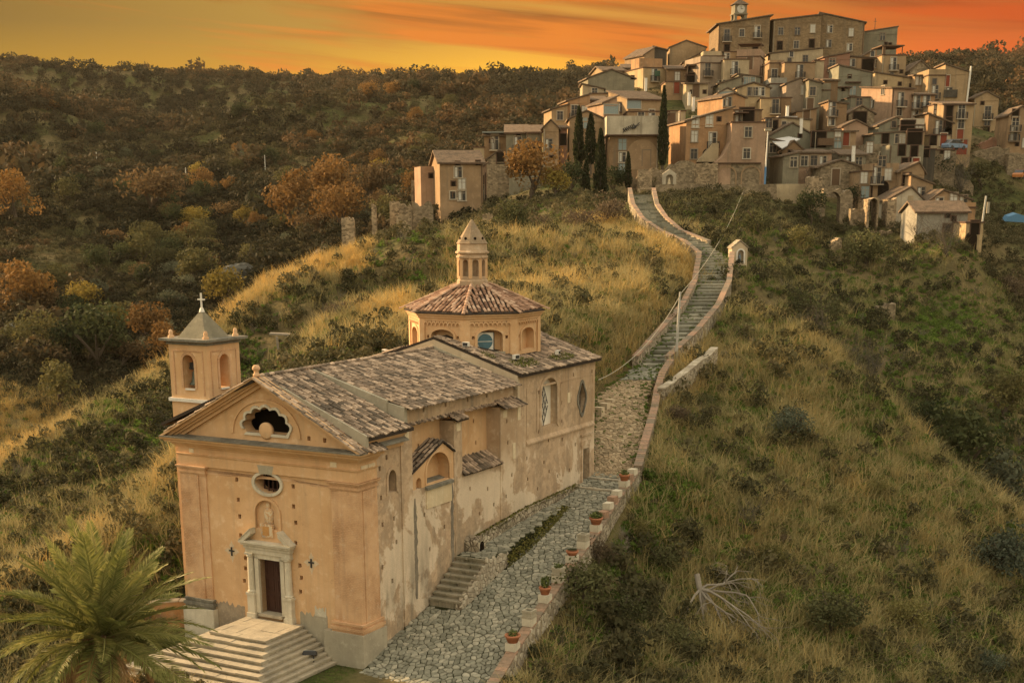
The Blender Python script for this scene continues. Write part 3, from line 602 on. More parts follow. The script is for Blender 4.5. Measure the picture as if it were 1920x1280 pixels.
# ------------------------------------------------ barrel tile roofs
TILE_ME=[]
def tile_mesh(i,length=.47,w=.078):
    mb=MB(); n=5; rows=[]
    for y,r,zo in ((0,w*.86,0.0),(length,w*1.08,.02)):
        rows.append([(r*math.cos(math.pi*k/n),y,zo+r*.85*math.sin(math.pi*k/n)) for k in range(n+1)])
    V=rows[0]+rows[1]; Fs=[(k,k+1,n+2+k,n+1+k) for k in range(n)]
    Fs.append(tuple(range(n+1,2*n+2)))
    mb.raw(V,Fs,tint=(i*0.618)%1.0*0.63); return mb
for i in range(9): TILE_ME.append(tile_mesh(i))
def tiles(parent,o,u,v,U,Vn,single=False,name='roof_tiles',m=None,du=.232,dv=.36,inside=None,seed=1,mb=None,mats=None):
    """rows of barrel tiles on the plane o + a*u + b*v (v runs down the slope)"""
    rnd=random.Random(seed); u=Vector(u).normalized(); v=Vector(v).normalized(); n=u.cross(v)
    if n.z<0: n=-n
    own=mb is None; mb=mb or MB(); o=Vector(o); cnt=0
    for i in range(int(U/du)+1):
        for j in range(int(Vn/dv)+1):
            a=i*du+rnd.uniform(-.02,.02); b=j*dv+rnd.uniform(-.04,.04)
            if inside and not inside(a,b): continue
            p=o+u*a+v*b+n*rnd.uniform(.01,.045)
            ang=rnd.gauss(0,.06); uu=u*math.cos(ang)+v*math.sin(ang); vv=v*math.cos(ang)-u*math.sin(ang); nn=n+v*rnd.gauss(0,.03)
            M=Matrix(((uu.x,vv.x,nn.x,p.x),(uu.y,vv.y,nn.y,p.y),(uu.z,vv.z,nn.z,p.z),(0,0,0,1)))
            k=rnd.randrange(9)
            if single:
                if not mats:
                    for q,tb in enumerate(TILE_ME):
                        me=tb.mesh('roof_tile'); me.materials.append(m or M_TILE); mats.append(me)
                ob=link('roof_tile',mats[k],parent); ob.matrix_local=M; cnt+=1
            else:
                tb=TILE_ME[k]; t_=rnd.random()*.63
                mb.raw([M@Vector(q) for q in tb.v],tb.f,t_)
    if not single and own: return mb.build(name,m or M_TILE,parent,kind='stuff')
TM=[]
def slab(parent,name,pts,th,m=M_TBASE):
    mb=MB(); mb.prism(pts,(0,0,-th)); return mb.build(name,m,parent)
# first roof behind the façade gable: tile by tile
z1e=8.16; k1=(ZR-z1e)/(GA+.45); L1=math.hypot(GA+.45,ZR-z1e); vdir=(1,0,-k1)     # local x = -l, so down to the right is +x
r1=slab(church,'nave_roof',[P3(GA,.30,ZR),P3(-.45,.30,z1e),P3(-.45,3.75,z1e),P3(GA,3.75,ZR),],.14)
tiles(r1,P3(GA,.32,ZR),(0,1,0),vdir,3.2,L1-.4,single=True,mats=TM,seed=4)
mbv=MB(); tiles(church,P3(GA,-.52,ZR+.02),(0,1,0),(1,0,-(ZR+.06-7.62)/(GA+.58)),.72,6.0,mb=mbv,seed=8)
tiles(church,P3(.35,.30,8.02),(0,1,0),(1,0,-.46),1.15,.85,mb=mbv,seed=9)
tiles(church,P3(GA,-.52,ZR+.02),(0,1,0),(-1,0,-(ZR+.06-7.62)/(GA+.58)),4.2,5.6,mb=mbv,seed=18)
mbv.build('verge_tiles',M_TILE,church,kind='stuff')
slab(church,'verge_bed',[P3(GA,-.5,ZR),P3(GA,.25,ZR),P3(-.5,.25,7.66),P3(-.5,-.5,7.66)],.05)
slab(church,'verge_bed',[P3(.45,.25,8.05),P3(.45,1.5,8.05),P3(-.5,1.5,7.62),P3(-.5,.25,7.62)],.12)
slab(church,'nave_roof',[P3(GA,-.5,ZR),P3(GA,3.75,ZR),P3(10.35,3.75,z1e),P3(10.35,-.5,z1e)],.14)
mb=MB(); front(mb,[(GA,ZR-.1),(GA,ZR+.03),(2.6,ZR-k1*2.32+.07),(-.42,z1e+.10),(-.42,7.72)],.14,.31); mb.build('roof_curb',M_GREY,church)
mb=MB(); lbox(mb,-.30,.1,.3,3.4,7.92,8.02); lbox(mb,-.12,.1,.3,3.4,7.4,7.92); mb.build('eaves_wall',M_FAC,church)
mb=MB(); mb.prism([P3(-.38,1.5,7.62),P3(-.38,1.5,7.68),P3(.1,1.5,7.9),P3(.1,1.5,7.62)],(0,1.95,0)); mb.build('tiled_ledge',M_LICHEN,church)
# higher second roof
z2e=8.98; l2e=.02; k2=(ZR-z2e)/(GA-l2e); L2=math.hypot(GA-l2e,ZR-z2e)
slab(church,'nave_roof',[P3(GA,3.75,ZR),P3(l2e,3.75,z2e),P3(l2e,14.0,z2e),P3(GA,14.0,ZR)],.12)
slab(church,'nave_roof',[P3(GA,3.75,ZR),P3(GA,14.0,ZR),P3(9.8,14.0,z2e),P3(9.8,3.75,z2e)],.12)
mbv=MB(); tiles(church,P3(GA,3.8,ZR),(0,1,0),(1,0,-k2),10.1,L2+.02,mb=mbv,seed=5); tiles(church,P3(GA,3.8,ZR),(0,1,0),(-1,0,-k2),10.1,1.2,mb=mbv,seed=6)
for j in range(42): 
    tb=TILE_ME[j%9]; M=Matrix.Translation(P3(GA,-.4+j*.34,ZR+.07))@Matrix.Scale(1.25,4); mbv.raw([M@Vector(q) for q in tb.v],tb.f,random.Random(j).random()*.63)
mbv.build('roof_tiles',M_TILE,church,kind='stuff')
mb=MB(); front(mb,[(GA,ZR-.25),(GA,ZR+.03),(.85,z2e+k2*.83+.05),(.85,z2e-.42)],3.55,3.78); front(mb,[(.85,z2e+.10),(.85,z2e+.20),(.0,z2e+.02),(-.02,z2e-.75),(.85,z2e-.75)],3.62,3.90)
mb.build('roof_parapet',M_GREY,church)
mb=MB(); lbox(mb,.22,.8,3.9,14.0,8.18,8.88); ew=mb.build('eaves_wall',M_SIDE,church); cut=MB()
for s in (5.6,7.5,9.5,11.3): sidew(cut,[(s-.08,8.55),(s+.08,8.55),(s+.08,8.75),(s-.08,8.75)],-.2,.4)
boolean_cut(ew,cut)
# skirt roofs over the bays and buttress caps
mbv=MB()
def skirt(s0,s1,lt,zt_,le,ze,seed,mbv=mbv):
    d=Vector((lt-le,0,ze-zt_)); tiles(church,P3(lt,s0,zt_),(0,1,0),d,s1-s0-.12,d.length-.1,mb=mbv,seed=seed)
    slab(church,'skirt_roof',[P3(lt,s0,zt_),P3(le,s0,ze),P3(le,s1,ze),P3(lt,s1,zt_)],.08)
skirt(4.0,7.7,.82,8.45,.38,8.22,31); skirt(8.7,12.1,.82,8.45,.38,8.22,32)
skirt(7.7,8.75,.75,8.40,-.28,7.92,33); skirt(12.1,14.25,.85,8.55,-.30,7.98,34)
skirt(8.57,12.25,.80,5.80,-.12,5.22,35)
# chapel gable tiles
for (sa,za),(sb,zb),sd_ in (((6.85,7.10),(4.2,6.02),41),((6.85,7.10),(7.9,6.48),42)):
    d=Vector((0,sb-sa,zb-za)); tiles(church,P3(.78,sa,za),(1,0,0),d,.78,d.length-.3,mb=mbv,seed=sd_,du=.24,dv=.4); slab(church,'skirt_roof',[P3(.8,sa,za),P3(-.05,sa,za),P3(-.05,sb,zb),P3(.8,sb,zb)],.07)
mbv.build('roof_tiles',M_TILE,church,kind='stuff')
# transept roof
mbv=MB(); ov_=.25
slab(church,'transept_roof',[P3(GA,14.0,zt(GA)),P3(-ov_,14.0,zt(-ov_)),P3(-ov_,23.3,zt(-ov_)),P3(GA,23.3,zt(GA))],.14)
slab(church,'transept_roof',[P3(GA,14.0,zt(GA)),P3(GA,23.3,zt(GA)),P3(9.84+ov_,23.3,zt(-ov_)),P3(9.84+ov_,14.0,zt(-ov_))],.14)
DC=(GA,18.15)
def out_of_drum(a,b): 
    l=GA-b/math.hypot(1,kT); return math.hypot(14.1+a-DC[1],l-DC[0])>3.42
tiles(church,P3(GA,14.05,zt(GA)),(0,1,0),(1,0,-kT),9.1,5.35,mb=mbv,seed=51,inside=out_of_drum)
def out2(a,b):
    l=GA+b/math.hypot(1,kT); return math.hypot(14.1+a-DC[1],l-DC[0])>3.42 and b>2.0
tiles(church,P3(GA,14.05,zt(GA)),(0,1,0),(-1,0,-kT),9.1,5.35,mb=mbv,seed=52,inside=out2)
mbv.build('roof_tiles',M_TILE,church,kind='stuff')
# ------------------------------------------------ drum, dome roof and lantern
R8=3.50; AO=R(22.5)
def oct_pt(r,k,z): a=AO+k*math.pi/4; return (-DC[0]+r*math.sin(a),DC[1]-r*math.cos(a),z)
mb=MB(); b0=[oct_pt(R8,k,9.3) for k in range(8)]; mb.prism(b0,(0,0,2.75)); dr=mb.build('drum',M_FAC,church)
cut=MB(); FN=[]
for k in range(8):
    a,b=Vector(oct_pt(R8,k,0)),Vector(oct_pt(R8,k+1,0)); m_=(a+b)/2; t_=(b-a).normalized(); nrm=Vector((m_.x+DC[0],m_.y-DC[1],0)).normalized(); FN.append((m_,t_,nrm))
    pts=[m_+t_*x+Vector((0,0,z))+nrm*.3 for x,z in arch_pts(0,1.36,10.25,11.05,.32,10)]
    cut.prism(pts,-nrm*.72)
    for x in (-.90,.90): cut.prism([m_+t_*(x+dx)+Vector((0,0,10.98+dz))+nrm*.2 for dx,dz in ((-.07,-.08),(.07,-.08),(.07,.08),(-.07,.08))],-nrm*.5)
boolean_cut(dr,cut)
for k in range(8):
    m_,t_,nrm=FN[k]
    def fr(mb,pts,d0,d1): mb.prism([m_+t_*x+Vector((0,0,z))+nrm*d0 for x,z in pts],nrm*(d1-d0))
    mb=MB(); ring2(mb,arch_pts(0,1.36,10.25,11.05,.32,10),arch_pts(0,1.62,10.25,11.05,.46,10),fr,-.02,.06); mb.build('drum_arch',M_FAC,dr)
    mb=MB()
    for q in range(9):       # little corbel arches
        x=-.98+q*.245; fr(mb,[(x-.10,11.62),(x-.10,11.78),(x+.10,11.78),(x+.10,11.62),(x+.05,11.70),(x-.05,11.70)],0,.10); fr(mb,[(x+.10,11.56),(x+.145,11.56),(x+.145,11.70),(x+.10,11.70)],0,.10)
    mb.build('corbel_table',M_FAC,dr)
    p=Vector(oct_pt(R8,k,0)); d=Vector((p.x+DC[0],p.y-DC[1],0)).normalized(); tt=Vector((-d.y,d.x,0))
    mb=MB(); mb.prism([p+d*.07+tt*.28-d*.1+Vector((0,0,9.3)),p+d*.09+Vector((0,0,9.3)),p+d*.07-tt*.28-d*.1+Vector((0,0,9.3)),p-d*.4+Vector((0,0,9.3))],(0,0,2.55)); mb.build('drum_pilaster',M_FAC,dr)
def octring(prof,name,m,par):
    mb=MB(); rows=[[oct_pt(r,k,z) for k in range(8)] for r,z in prof]
    for i in range(len(prof)-1):
        for k in range(8): mb.poly([rows[i][k],rows[i][(k+1)%8],rows[i+1][(k+1)%8],rows[i+1][k]])
    return mb.build(name,m,par)
octring([(3.42,11.78),(3.57,11.80),(3.59,11.90),(3.66,11.95),(3.69,12.04),(3.77,12.08),(3.79,12.16),(3.3,12.2)],'drum_cornice',M_FAC,dr)
RE,ZE,RT,ZT=3.84,12.20,.80,13.50
dome=octring([(RE,ZE-.03),(RE,ZE+.02),(RT-.3,ZT+.05)],'dome_roof',M_TBASE,church)
mbv=MB()
for k in range(8):
    a,b=Vector(oct_pt(RE,k,ZE)),Vector(oct_pt(RE,k+1,ZE)); top=(Vector(oct_pt(RT,k,ZT))+Vector(oct_pt(RT,k+1,ZT)))/2; mid=(a+b)/2; v=mid-top; u=(b-a).normalized(); Lv=v.length; h0=(Vector(oct_pt(RT,k,ZT))-Vector(oct_pt(RT,k+1,ZT))).length/2; h1=(b-a).length/2
    tiles(church,top-u*h1,u,v,2*h1,Lv-.38,mb=mbv,seed=60+k,inside=lambda x,y:abs(x-h1)<h0+(h1-h0)*((y+.2)/Lv),du=.235)
    n_=11
    for j in range(n_):
        p0=Vector(oct_pt(RT+(RE-RT)*j/n_,k,ZT+(ZE-ZT)*j/n_+.09)); p1=Vector(oct_pt(RT+(RE-RT)*(j+1.15)/n_,k,ZT+(ZE-ZT)*(j+1.15)/n_+.09)); yv=(p1-p0).normalized(); zv=Vector((0,0,1)); xv=yv.cross(zv).normalized(); zv=xv.cross(yv)
        M=Matrix(((xv.x,yv.x,zv.x,p0.x),(xv.y,yv.y,zv.y,p0.y),(xv.z,yv.z,zv.z,p0.z),(0,0,0,1)))@Matrix.Scale(1.15,4); tb=TILE_ME[j%9]; mbv.raw([M@Vector(q) for q in tb.v],tb.f,.3+.3*random.Random(k*20+j).random())
mbv.build('roof_tiles',M_TILE2,dome,kind='stuff')
mb=MB()
def loct(r,k,z): r*=.86; a=AO+k*math.pi/4; return (-DC[0]+r*math.sin(a),DC[1]-.15-r*math.cos(a),z)
def lring(prof,name,m,par):
    mb=MB(); rows=[[loct(r,k,z) for k in range(8)] for r,z in prof]
    for i in range(len(prof)-1):
        for k in range(8): mb.poly([rows[i][k],rows[i][(k+1)%8],rows[i+1][(k+1)%8],rows[i+1][k]])
    return mb.build(name,m,par)
lan=lring([(.98,13.3),(.98,13.72),(.92,13.78),(.92,13.84)],'lantern',M_SIDE,church)
mb=MB(); mb.prism([loct(.88,k,13.84) for k in range(8)],(0,0,1.26)); lc=mb.build('lantern_core',M_SIDE,lan); cut=MB()
for k in range(8):
    a,b=Vector(loct(.88,k,0)),Vector(loct(.88,k+1,0)); m_=(a+b)/2; t_=(b-a).normalized(); nrm=Vector((m_.x+DC[0],m_.y-DC[1]+.15,0)).normalized()
    cut.prism([m_+t_*x+Vector((0,0,z))+nrm*.2 for x,z in arch_pts(0,.34,13.95,14.65,.17,8)],-nrm*(.55))
boolean_cut(lc,cut)
for k in range(8):
    p=Vector(loct(.90,k,0)); d=Vector((p.x+DC[0],p.y-DC[1]+.15,0)).normalized(); tt=Vector((-d.y,d.x,0)); mb=MB(); mb.prism([p+tt*.1-d*.06+Vector((0,0,13.84)),p+d*.05+Vector((0,0,13.84)),p-tt*.1-d*.06+Vector((0,0,13.84))],(0,0,1.1)); mb.build('lantern_pier',M_FAC,lan)
lring([(.9,14.86),(1.0,14.90),(1.0,15.0),(.92,15.04),(.92,15.10),(1.06,15.14),(1.06,15.22),(.94,15.26),(.92,15.62),(1.0,15.64)],'lantern_cornice',M_SIDE,lan)
lcap=lring([(1.0,15.64),(.93,15.70),(.06,16.85),(0.0,16.86)],'lantern_cap',plaster('cap_brick',(.30,.22,.135),(.20,.145,.09),(.42,.33,.22),.7,scale=3),lan)
mb=MB()
for k in (6,7,0,1):
    a,b=Vector(loct(.80,k,15.9)),Vector(loct(.80,k+1,15.9)); m_=(a+b)/2; mb.tube([m_-Vector((0,0,0.0)),m_+Vector((m_.x+DC[0],m_.y-DC[1]+.15,0)).normalized()*.04],.075,8)
mb.build('cap_vent',M_DARK,lan)
# blue round window in the drum, flood lamps
m_,t_,nrm=FN[0]
def facebox(k,x0,x1,z0,z1,d0,d1,m,name,par,mi=None):
    m_,t_,nrm=FN[k]; mb=MB(); mb.prism([m_+t_*x+Vector((0,0,z))+nrm*d0 for x,z in ((x0,z0),(x1,z0),(x1,z1),(x0,z1))],nrm*(d1-d0)); return mb.build(name,m,par)
wn=facebox(0,-.66,.24,10.27,11.22,-.25,-.2,M_WHITE,'round_window',dr)
mb=MB(); mb.prism([m_+t_*(-.21+.40*math.cos(2*math.pi*k/28))+Vector((0,0,10.75+.40*math.sin(2*math.pi*k/28)))-nrm*.2 for k in range(28)],nrm*.015); mb.build('window_pane',M_BLUE,wn)
mb=MB(); mb.prism([m_+t_*x+Vector((0,0,z))-nrm*.185 for x,z in ((-.61,10.745),(.19,10.745),(.19,10.775),(-.61,10.775))],nrm*.01); mb.build('window_bar',M_WHITE,wn)
mb=MB()
for x0,x1,z0,z1 in ((-.68,-.66,10.25,11.24),(.24,.28,10.25,11.24),(-.66,.24,11.22,11.25),(-.66,.24,10.25,10.27)): mb.prism([m_+t_*x+Vector((0,0,z))-nrm*.2 for x,z in ((x0,z0),(x1,z0),(x1,z1),(x0,z1))],nrm*.04)
mb.build('window_frame',M_IRON,wn)
facebox(7,-.68,.68,10.25,10.62,-.40,.03,MATS['pale_plaster'],'infill_panel',dr)
facebox(0,-.78,.78,10.12,10.25,-.1,.16,M_GREY,'drum_sill',dr)
def flood(l,s,z,rz,label):
    t_=thing('flood_lamp',label,'flood lamp',W(l,s,z),rz,'flood lamps on the church roof')
    mb=MB(); mb.box((-.03,-.03,0),(.03,.03,.22)); mb.build('bracket',M_IRON,t_)
    mb=MB(); mb.box((-.17,-.1,.2),(.17,.1,.42)); mb.build('housing',M_WHITE,t_)
    mb=MB(); mb.box((-.14,-.11,.23),(.14,-.1,.39)); mb.build('lens',M_GLASS,t_)
flood(3.15,14.3,zt(3.1)-.05,-.5,'small white flood lamp at the foot of the drum left of the blue round window')
flood(.95,15.6,zt(.95),.8,'small white flood lamp on the mossy transept tiles below the drum')
flood(.6,19.6,zt(.6),1.2,'small white flood lamp on the tiles right of the drum')
flood(9.3,16.0,zt(9.3),-1.0,'small white flood lamp by the left foot of the drum')
# ------------------------------------------------ bell tower
BT=thing('bell_tower','square peach bell tower with grey pyramid cap and white cross beside the church gable','bell tower',CH_O,CH_RZ)
bl0,bl1,bs0,bs1=8.48,10.72,.74,2.95; bz0,bz1=9.15,11.72
mb=MB(); lbox(mb,bl0,bl1,bs0,bs1,-2.0,9.0); mb.build('tower_shaft',M_FAC,BT)
mb=MB(); lbox(mb,bl0,bl1,bs0,bs1,bz0,bz1); bf=mb.build('belfry',M_FAC,BT)
cut=MB(); lbox(cut,bl0+.36,bl1-.36,bs0+.36,bs1-.36,bz0+.3,bz1-.2); boolean_cut(bf,cut)
cut=MB(); cL=(bl0+bl1)/2; cS=(bs0+bs1)/2; front(cut,arch_pts(cL,.66,9.62,10.78,.34,10),bs0-.5,bs1+.5); boolean_cut(bf,cut); cut=MB(); sidew(cut,arch_pts(cS,.62,9.62,10.78,.34,10),bl0-.5,bl1+.5); boolean_cut(bf,cut)
for fn,c,d0,d1 in ((front,cL,bs0-.03,bs0+.05),(sidew,cS,bl0-.03,bl0+.05)):
    mb=MB(); ring2(mb,arch_pts(c,.66,9.62,10.78,.34,10),arch_pts(c,.92,9.62,10.78,.48,10),fn,d0,d1); mb.build('arch_moulding',M_PIL,BT)
    mb=MB(); fn(mb,[(c-.32,9.54),(c+.22,9.54),(c+.22,9.62),(c-.32,9.62)],d0-.04,d1); mb.build('white_sill',M_WHITE,BT)
    mb=MB()
    for x in (-.88,.82): fn(mb,[(c+x,9.3),(c+x+.06,9.3),(c+x+.06,11.25),(c+x,11.25)],d0,d1)
    fn(mb,[(c-.88,11.25),(c+.88,11.25),(c+.88,11.31),(c-.88,11.31)],d0,d1); mb.build('panel_moulding',M_PIL,BT)
mb=MB(); e=.11; lbox(mb,bl0-e,bl1+e,bs0-e,bs1+e,9.0,9.15); mb.build('string_course',M_WHITE,BT)
mb=MB(); e=.07; lbox(mb,bl0-e,bl1+e,bs0-e,bs1+e,11.56,11.66); e=.30; lbox(mb,bl0-e,bl1+e,bs0-e,bs1+e,11.72,11.83); mb.build('cornice',M_LICHEN,BT)
mb=MB(); e=-.30; b4=[P3(bl0-e,bs0-e,11.83),P3(bl1+e,bs0-e,11.83),P3(bl1+e,bs1+e,11.83),P3(bl0-e,bs1+e,11.83)]; b5=[P3(cL+(l),cS+(s),12.42) for l,s in ((-.44,-.44),(.44,-.44),(.44,.44),(-.44,.44))]; tp=P3(cL,cS,13.06)
for k in range(4): mb.poly([b4[k],b4[(k+1)%4],b5[(k+1)%4],b5[k]]); mb.poly([b5[k],b5[(k+1)%4],tp])
mb.build('pyramid_cap',plaster('grey_render',(.23,.205,.14),(.16,.145,.10),(.31,.27,.185),.7,(.12,.11,.085),1.5),BT)
for l,s in ((bl0+.1,bs0+.1),(bl1-.1,bs0+.1),(bl0+.1,bs1-.1),(bl1-.1,bs1-.1)):
    mb=MB(); mb.lathe([(.14,0),(.14,.1),(.08,.14),(.1,.22),(.07,.34),(0,.38)],8,P3(l,s,11.83)); mb.build('corner_finial',M_PIL,BT,smooth=True)
mb=MB(); mb.lathe([(.13,-.1),(.07,.08),(0,.1)],8,P3(cL,cS,13.04)); lbox(mb,cL-.032,cL+.032,cS-.032,cS+.032,13.05,13.78); lbox(mb,cL-.2,cL-.032,cS-.028,cS+.028,13.46,13.525); lbox(mb,cL+.032,cL+.2,cS-.028,cS+.028,13.46,13.525); mb.build('cross',M_WHITE,BT)
bell=thing('bell','green bronze bell hanging in the front arch of the bell tower','bell',W(cL-.02,bs0+.42,9.75),CH_RZ)
mb=MB(); mb.lathe([(.0,.62),(.1,.62),(.15,.56),(.18,.35),(.22,.15),(.30,.03),(.31,0),(.27,0)],16); mb.build('bell_body',M_BRONZE,bell,smooth=True)
mb=MB(); mb.box((-.28,-.07,.66),(.28,.07,.98)); mb.tube([(-.42,0,.72),(.42,0,.72)],.035,6); mb.build('headstock',M_IRON,bell)
mb=MB(); mb.tube([(0,0,.5),(0.03,0,-.1)],.025,6); mb.lathe([(0,-.16),(.05,-.1),(0,-.04)],8,(.03,0,0)); mb.build('clapper',M_IRON,bell)
mb=MB(); lbox(mb,9.18,9.82,.72,14.2,-2.4,8.1); mb.build('side_wall',M_SIDE,church)
mb=MB(); lbox(mb,.7,9.2,.72,14.1,-.4,-.25); mb.build('church_floor',M_DARK,church)

mb=MB(); front(mb,[(.75,-.3),(9.1,-.3),(9.1,7.6),(GA,9.9),(.75,7.6)],1.5,1.55); mb.build('dark_backing_sheet',M_DARK,church)  # black sheet added so the inside of the lunette looks unlit

# torn render at the foot of the façade and drips on the wall
def ragged(name,l0,l1,z0,z1,m,seed,s=.108):
    q=random.Random(seed); n=16; pts=[(l0+(l1-l0)*k/n,z1+q.uniform(-.14,.12)*(1 if 0<k<n else .3)) for k in range(n+1)]
    mb=MB(); front(mb,[(l0,z0)]+pts+[(l1,z0)],s,.125); return mb.build(name,m,church)
ragged('cement_patch',1.95,3.45,-1.9,.12,M_GREY,1); ragged('cement_patch',2.0,2.62,.05,.42,M_PALE,2,.104); ragged('torn_plaster',6.6,8.25,-1.9,-.05,M_RUBM if False else plaster('bare_rubble_base',(.36,.29,.20),(.25,.20,.14),(.52,.44,.33),.6,scale=4),3)
ragged('torn_plaster',.02,9.8,5.98,6.0,M_PIL,4,.112)
# ---------------------------------------------------------------- stones: Voronoi cells cut from jittered points
def vor_cells(x0,x1,y0,y1,size,seed,jit=0.42,aspect=1.0):
    rnd=np.random.RandomState(seed); nx=max(1,int((x1-x0)/size)); ny=max(1,int((y1-y0)/(size*aspect))); P=[]
    for j in range(-1,ny+2):
        for i in range(-1,nx+2): P.append((x0+(i+.5+(j%2)*.5+rnd.uniform(-jit,jit))*size,y0+(j+.5+rnd.uniform(-jit,jit))*size*aspect))
    P=np.array(P); out=[]
    for p in P:
        if not(x0<=p[0]<=x1 and y0<=p[1]<=y1): continue
        d=((P-p)**2).sum(1); nb=P[np.argsort(d)[1:14]]; s=size*1.3
        poly=[(p[0]-s,p[1]-s),(p[0]+s,p[1]-s),(p[0]+s,p[1]+s),(p[0]-s,p[1]+s)]
        for q in nb:
            mx,my=(p[0]+q[0])/2,(p[1]+q[1])/2; nx_,ny_=q[0]-p[0],q[1]-p[1]; new=[]
            for k in range(len(poly)):
                a,b=poly[k],poly[(k+1)%len(poly)]; da=(a[0]-mx)*nx_+(a[1]-my)*ny_; db=(b[0]-mx)*nx_+(b[1]-my)*ny_
                if da<=0: new.append(a)
                if (da<0)!=(db<0) and da!=db: t=da/(da-db); new.append((a[0]+(b[0]-a[0])*t,a[1]+(b[1]-a[1])*t))
            poly=new
            if len(poly)<3: break
        if len(poly)>=3: out.append((p,poly))
    return out
def stone(mb,poly,p,mapf,gap,h,bev,tint,tilt=0.0,rnd=random):
    """one bevelled stone; mapf(x,y,h) places it"""
    def sc(q,g):
        dx,dy=q[0]-p[0],q[1]-p[1]; r=math.hypot(dx,dy)+1e-6; k=max(.15,1-g/r); return p[0]+dx*k,p[1]+dy*k
    tx,ty=rnd.uniform(-tilt,tilt),rnd.uniform(-tilt,tilt)
    A=[sc(q,gap) for q in poly]; B=[sc(q,gap+bev) for q in poly]; n=len(poly)
    hh=lambda q:h+tx*(q[0]-p[0])+ty*(q[1]-p[1])
    V=[mapf(q[0],q[1],-.06) for q in A]+[mapf(q[0],q[1],hh(q)*.72) for q in A]+[mapf(q[0],q[1],hh(q)) for q in B]
    Fs=[(i,(i+1)%n,n+(i+1)%n,n+i) for i in range(n)]+[(n+i,n+(i+1)%n,2*n+(i+1)%n,2*n+i) for i in range(n)]+[tuple(range(2*n,3*n))]
    mb.raw(V,Fs,tint)
def strip_mesh(pairs,dz=0.0):
    mb=MB(); pr=[(Vector(a)+Vector((0,0,dz)),Vector(b)+Vector((0,0,dz))) for a,b in pairs]
    for i in range(len(pr)-1): mb.poly([pr[i][0],pr[i][1],pr[i+1][1],pr[i+1][0]])
    return mb
path=strip_mesh(ROAD).build('cobbled_path',M_MOSSJ,None,kind='structure')
# --- cobbles beside the church: the nearest 300 one by one, the rest as one part
def plat_l(s): return float(np.interp(s,[5.2,7.9,9.6,14,17.2],[-1.78,-1.80,-1.80,-1.45,-1.1]))
def on_plat(l,s): return 5.25<s<17.2 and l>plat_l(s)-.02
def mp(l,s,h): return tuple(W(l,s,zpath(s)+h))
cells=[]; rnd=random.Random(11)
BANDS=[(1.15,.30),(4.0,.30),(22.1,.34),(19.6,.2)]
for p,poly in vor_cells(-7.4,0.0,-6,23.3,.275,3):
    l,s=p
    if l<lright(s)+.02 or on_plat(l,s) or (s<0 and l>-.25) or (s<-3.2-.0*l): continue
    if s< -1.3-0.28*(l+0.2) and l>-7: 
        if s<-1.6+(-l)*-.35: continue
    cells.append((p,poly))
cells.sort(key=lambda c:(Vector(mp(c[0][0],c[0][1],0))-Vector(CAMP)).length)
mbv=MB()
for i,(p,poly) in enumerate(cells):
    hgt=rnd.uniform(.035,.075); big=any(abs(p[1]-b)<w for b,w in BANDS[:2]); hgt+=.03 if big else 0
    t_=rnd.random()*.62
    if i<300:
        mb=MB(); stone(mb,poly,p,mp,.026,hgt,.045,t_,.10,rnd); mb.build('cobblestone',M_COB,path)
    else: stone(mbv,poly,p,mp,.026,hgt,.045,t_,.10,rnd)
mbv.build('cobblestones',M_COB,path,kind='stuff')
for s0 in (22.1,19.4+.9):      # low kerb steps across the path
    mb=MB(); n=7; l1=lright(s0)
    for k in range(n): 
        a,b=l1*k/n,l1*(k+1)/n; z=zpath(s0); M=None; lo=[]
        mb.box((-a+.01,s0,z-.1),(-b-.01,s0+.3,z+.13+.02*rnd.random()),rnd.random()*.6)
    for k in range(len(mb.v)): mb.v[k]=tuple(CH_M@Vector(mb.v[k]))
    mb.build('kerb_step',M_STEP,path)
# --- beyond the church: small cobbles, sunlight put into their warm colour, then broken slabs
def road_map(i0,i1):
    seg=[];acc=0
    for i in range(i0,i1):
        a=(ROAD[i][0]+ROAD[i][1])/2; b=(ROAD[i+1][0]+ROAD[i+1][1])/2; L=(b-a).length; seg.append((acc,L,i)); acc+=L
    def f(x,y,h):
        y=min(max(y,0),acc-1e-4)
        for s0,L,i in seg:
            if y<=s0+L: break
        t=(y-s0)/L; A=ROAD[i][0].lerp(ROAD[i+1][0],t); B=ROAD[i][1].lerp(ROAD[i+1][1],t); q=A.lerp(B,x/4.0); return (q.x,q.y,q.z+h)
    return f,acc
i0=N_CH-1
f,Ltot=road_map(i0,i0+3); mbv=MB()
for p,poly in vor_cells(0,4.0,0,Ltot,.34,21): stone(mbv,poly,p,f,.02,rnd.uniform(.03,.07),.03,rnd.random()*.62,.05,rnd)
mbv.build('cobblestones',M_COBSUN,path,kind='stuff')
f,Ltot=road_map(i0+3,i0+4); mbv=MB()
for p,poly in vor_cells(0,4.0,0,Ltot,.75,22): stone(mbv,poly,p,f,.03,rnd.uniform(.05,.1),.03,rnd.random()*.5,.03,rnd)
mbv.build('paving_slabs',M_COB,path,kind='stuff')
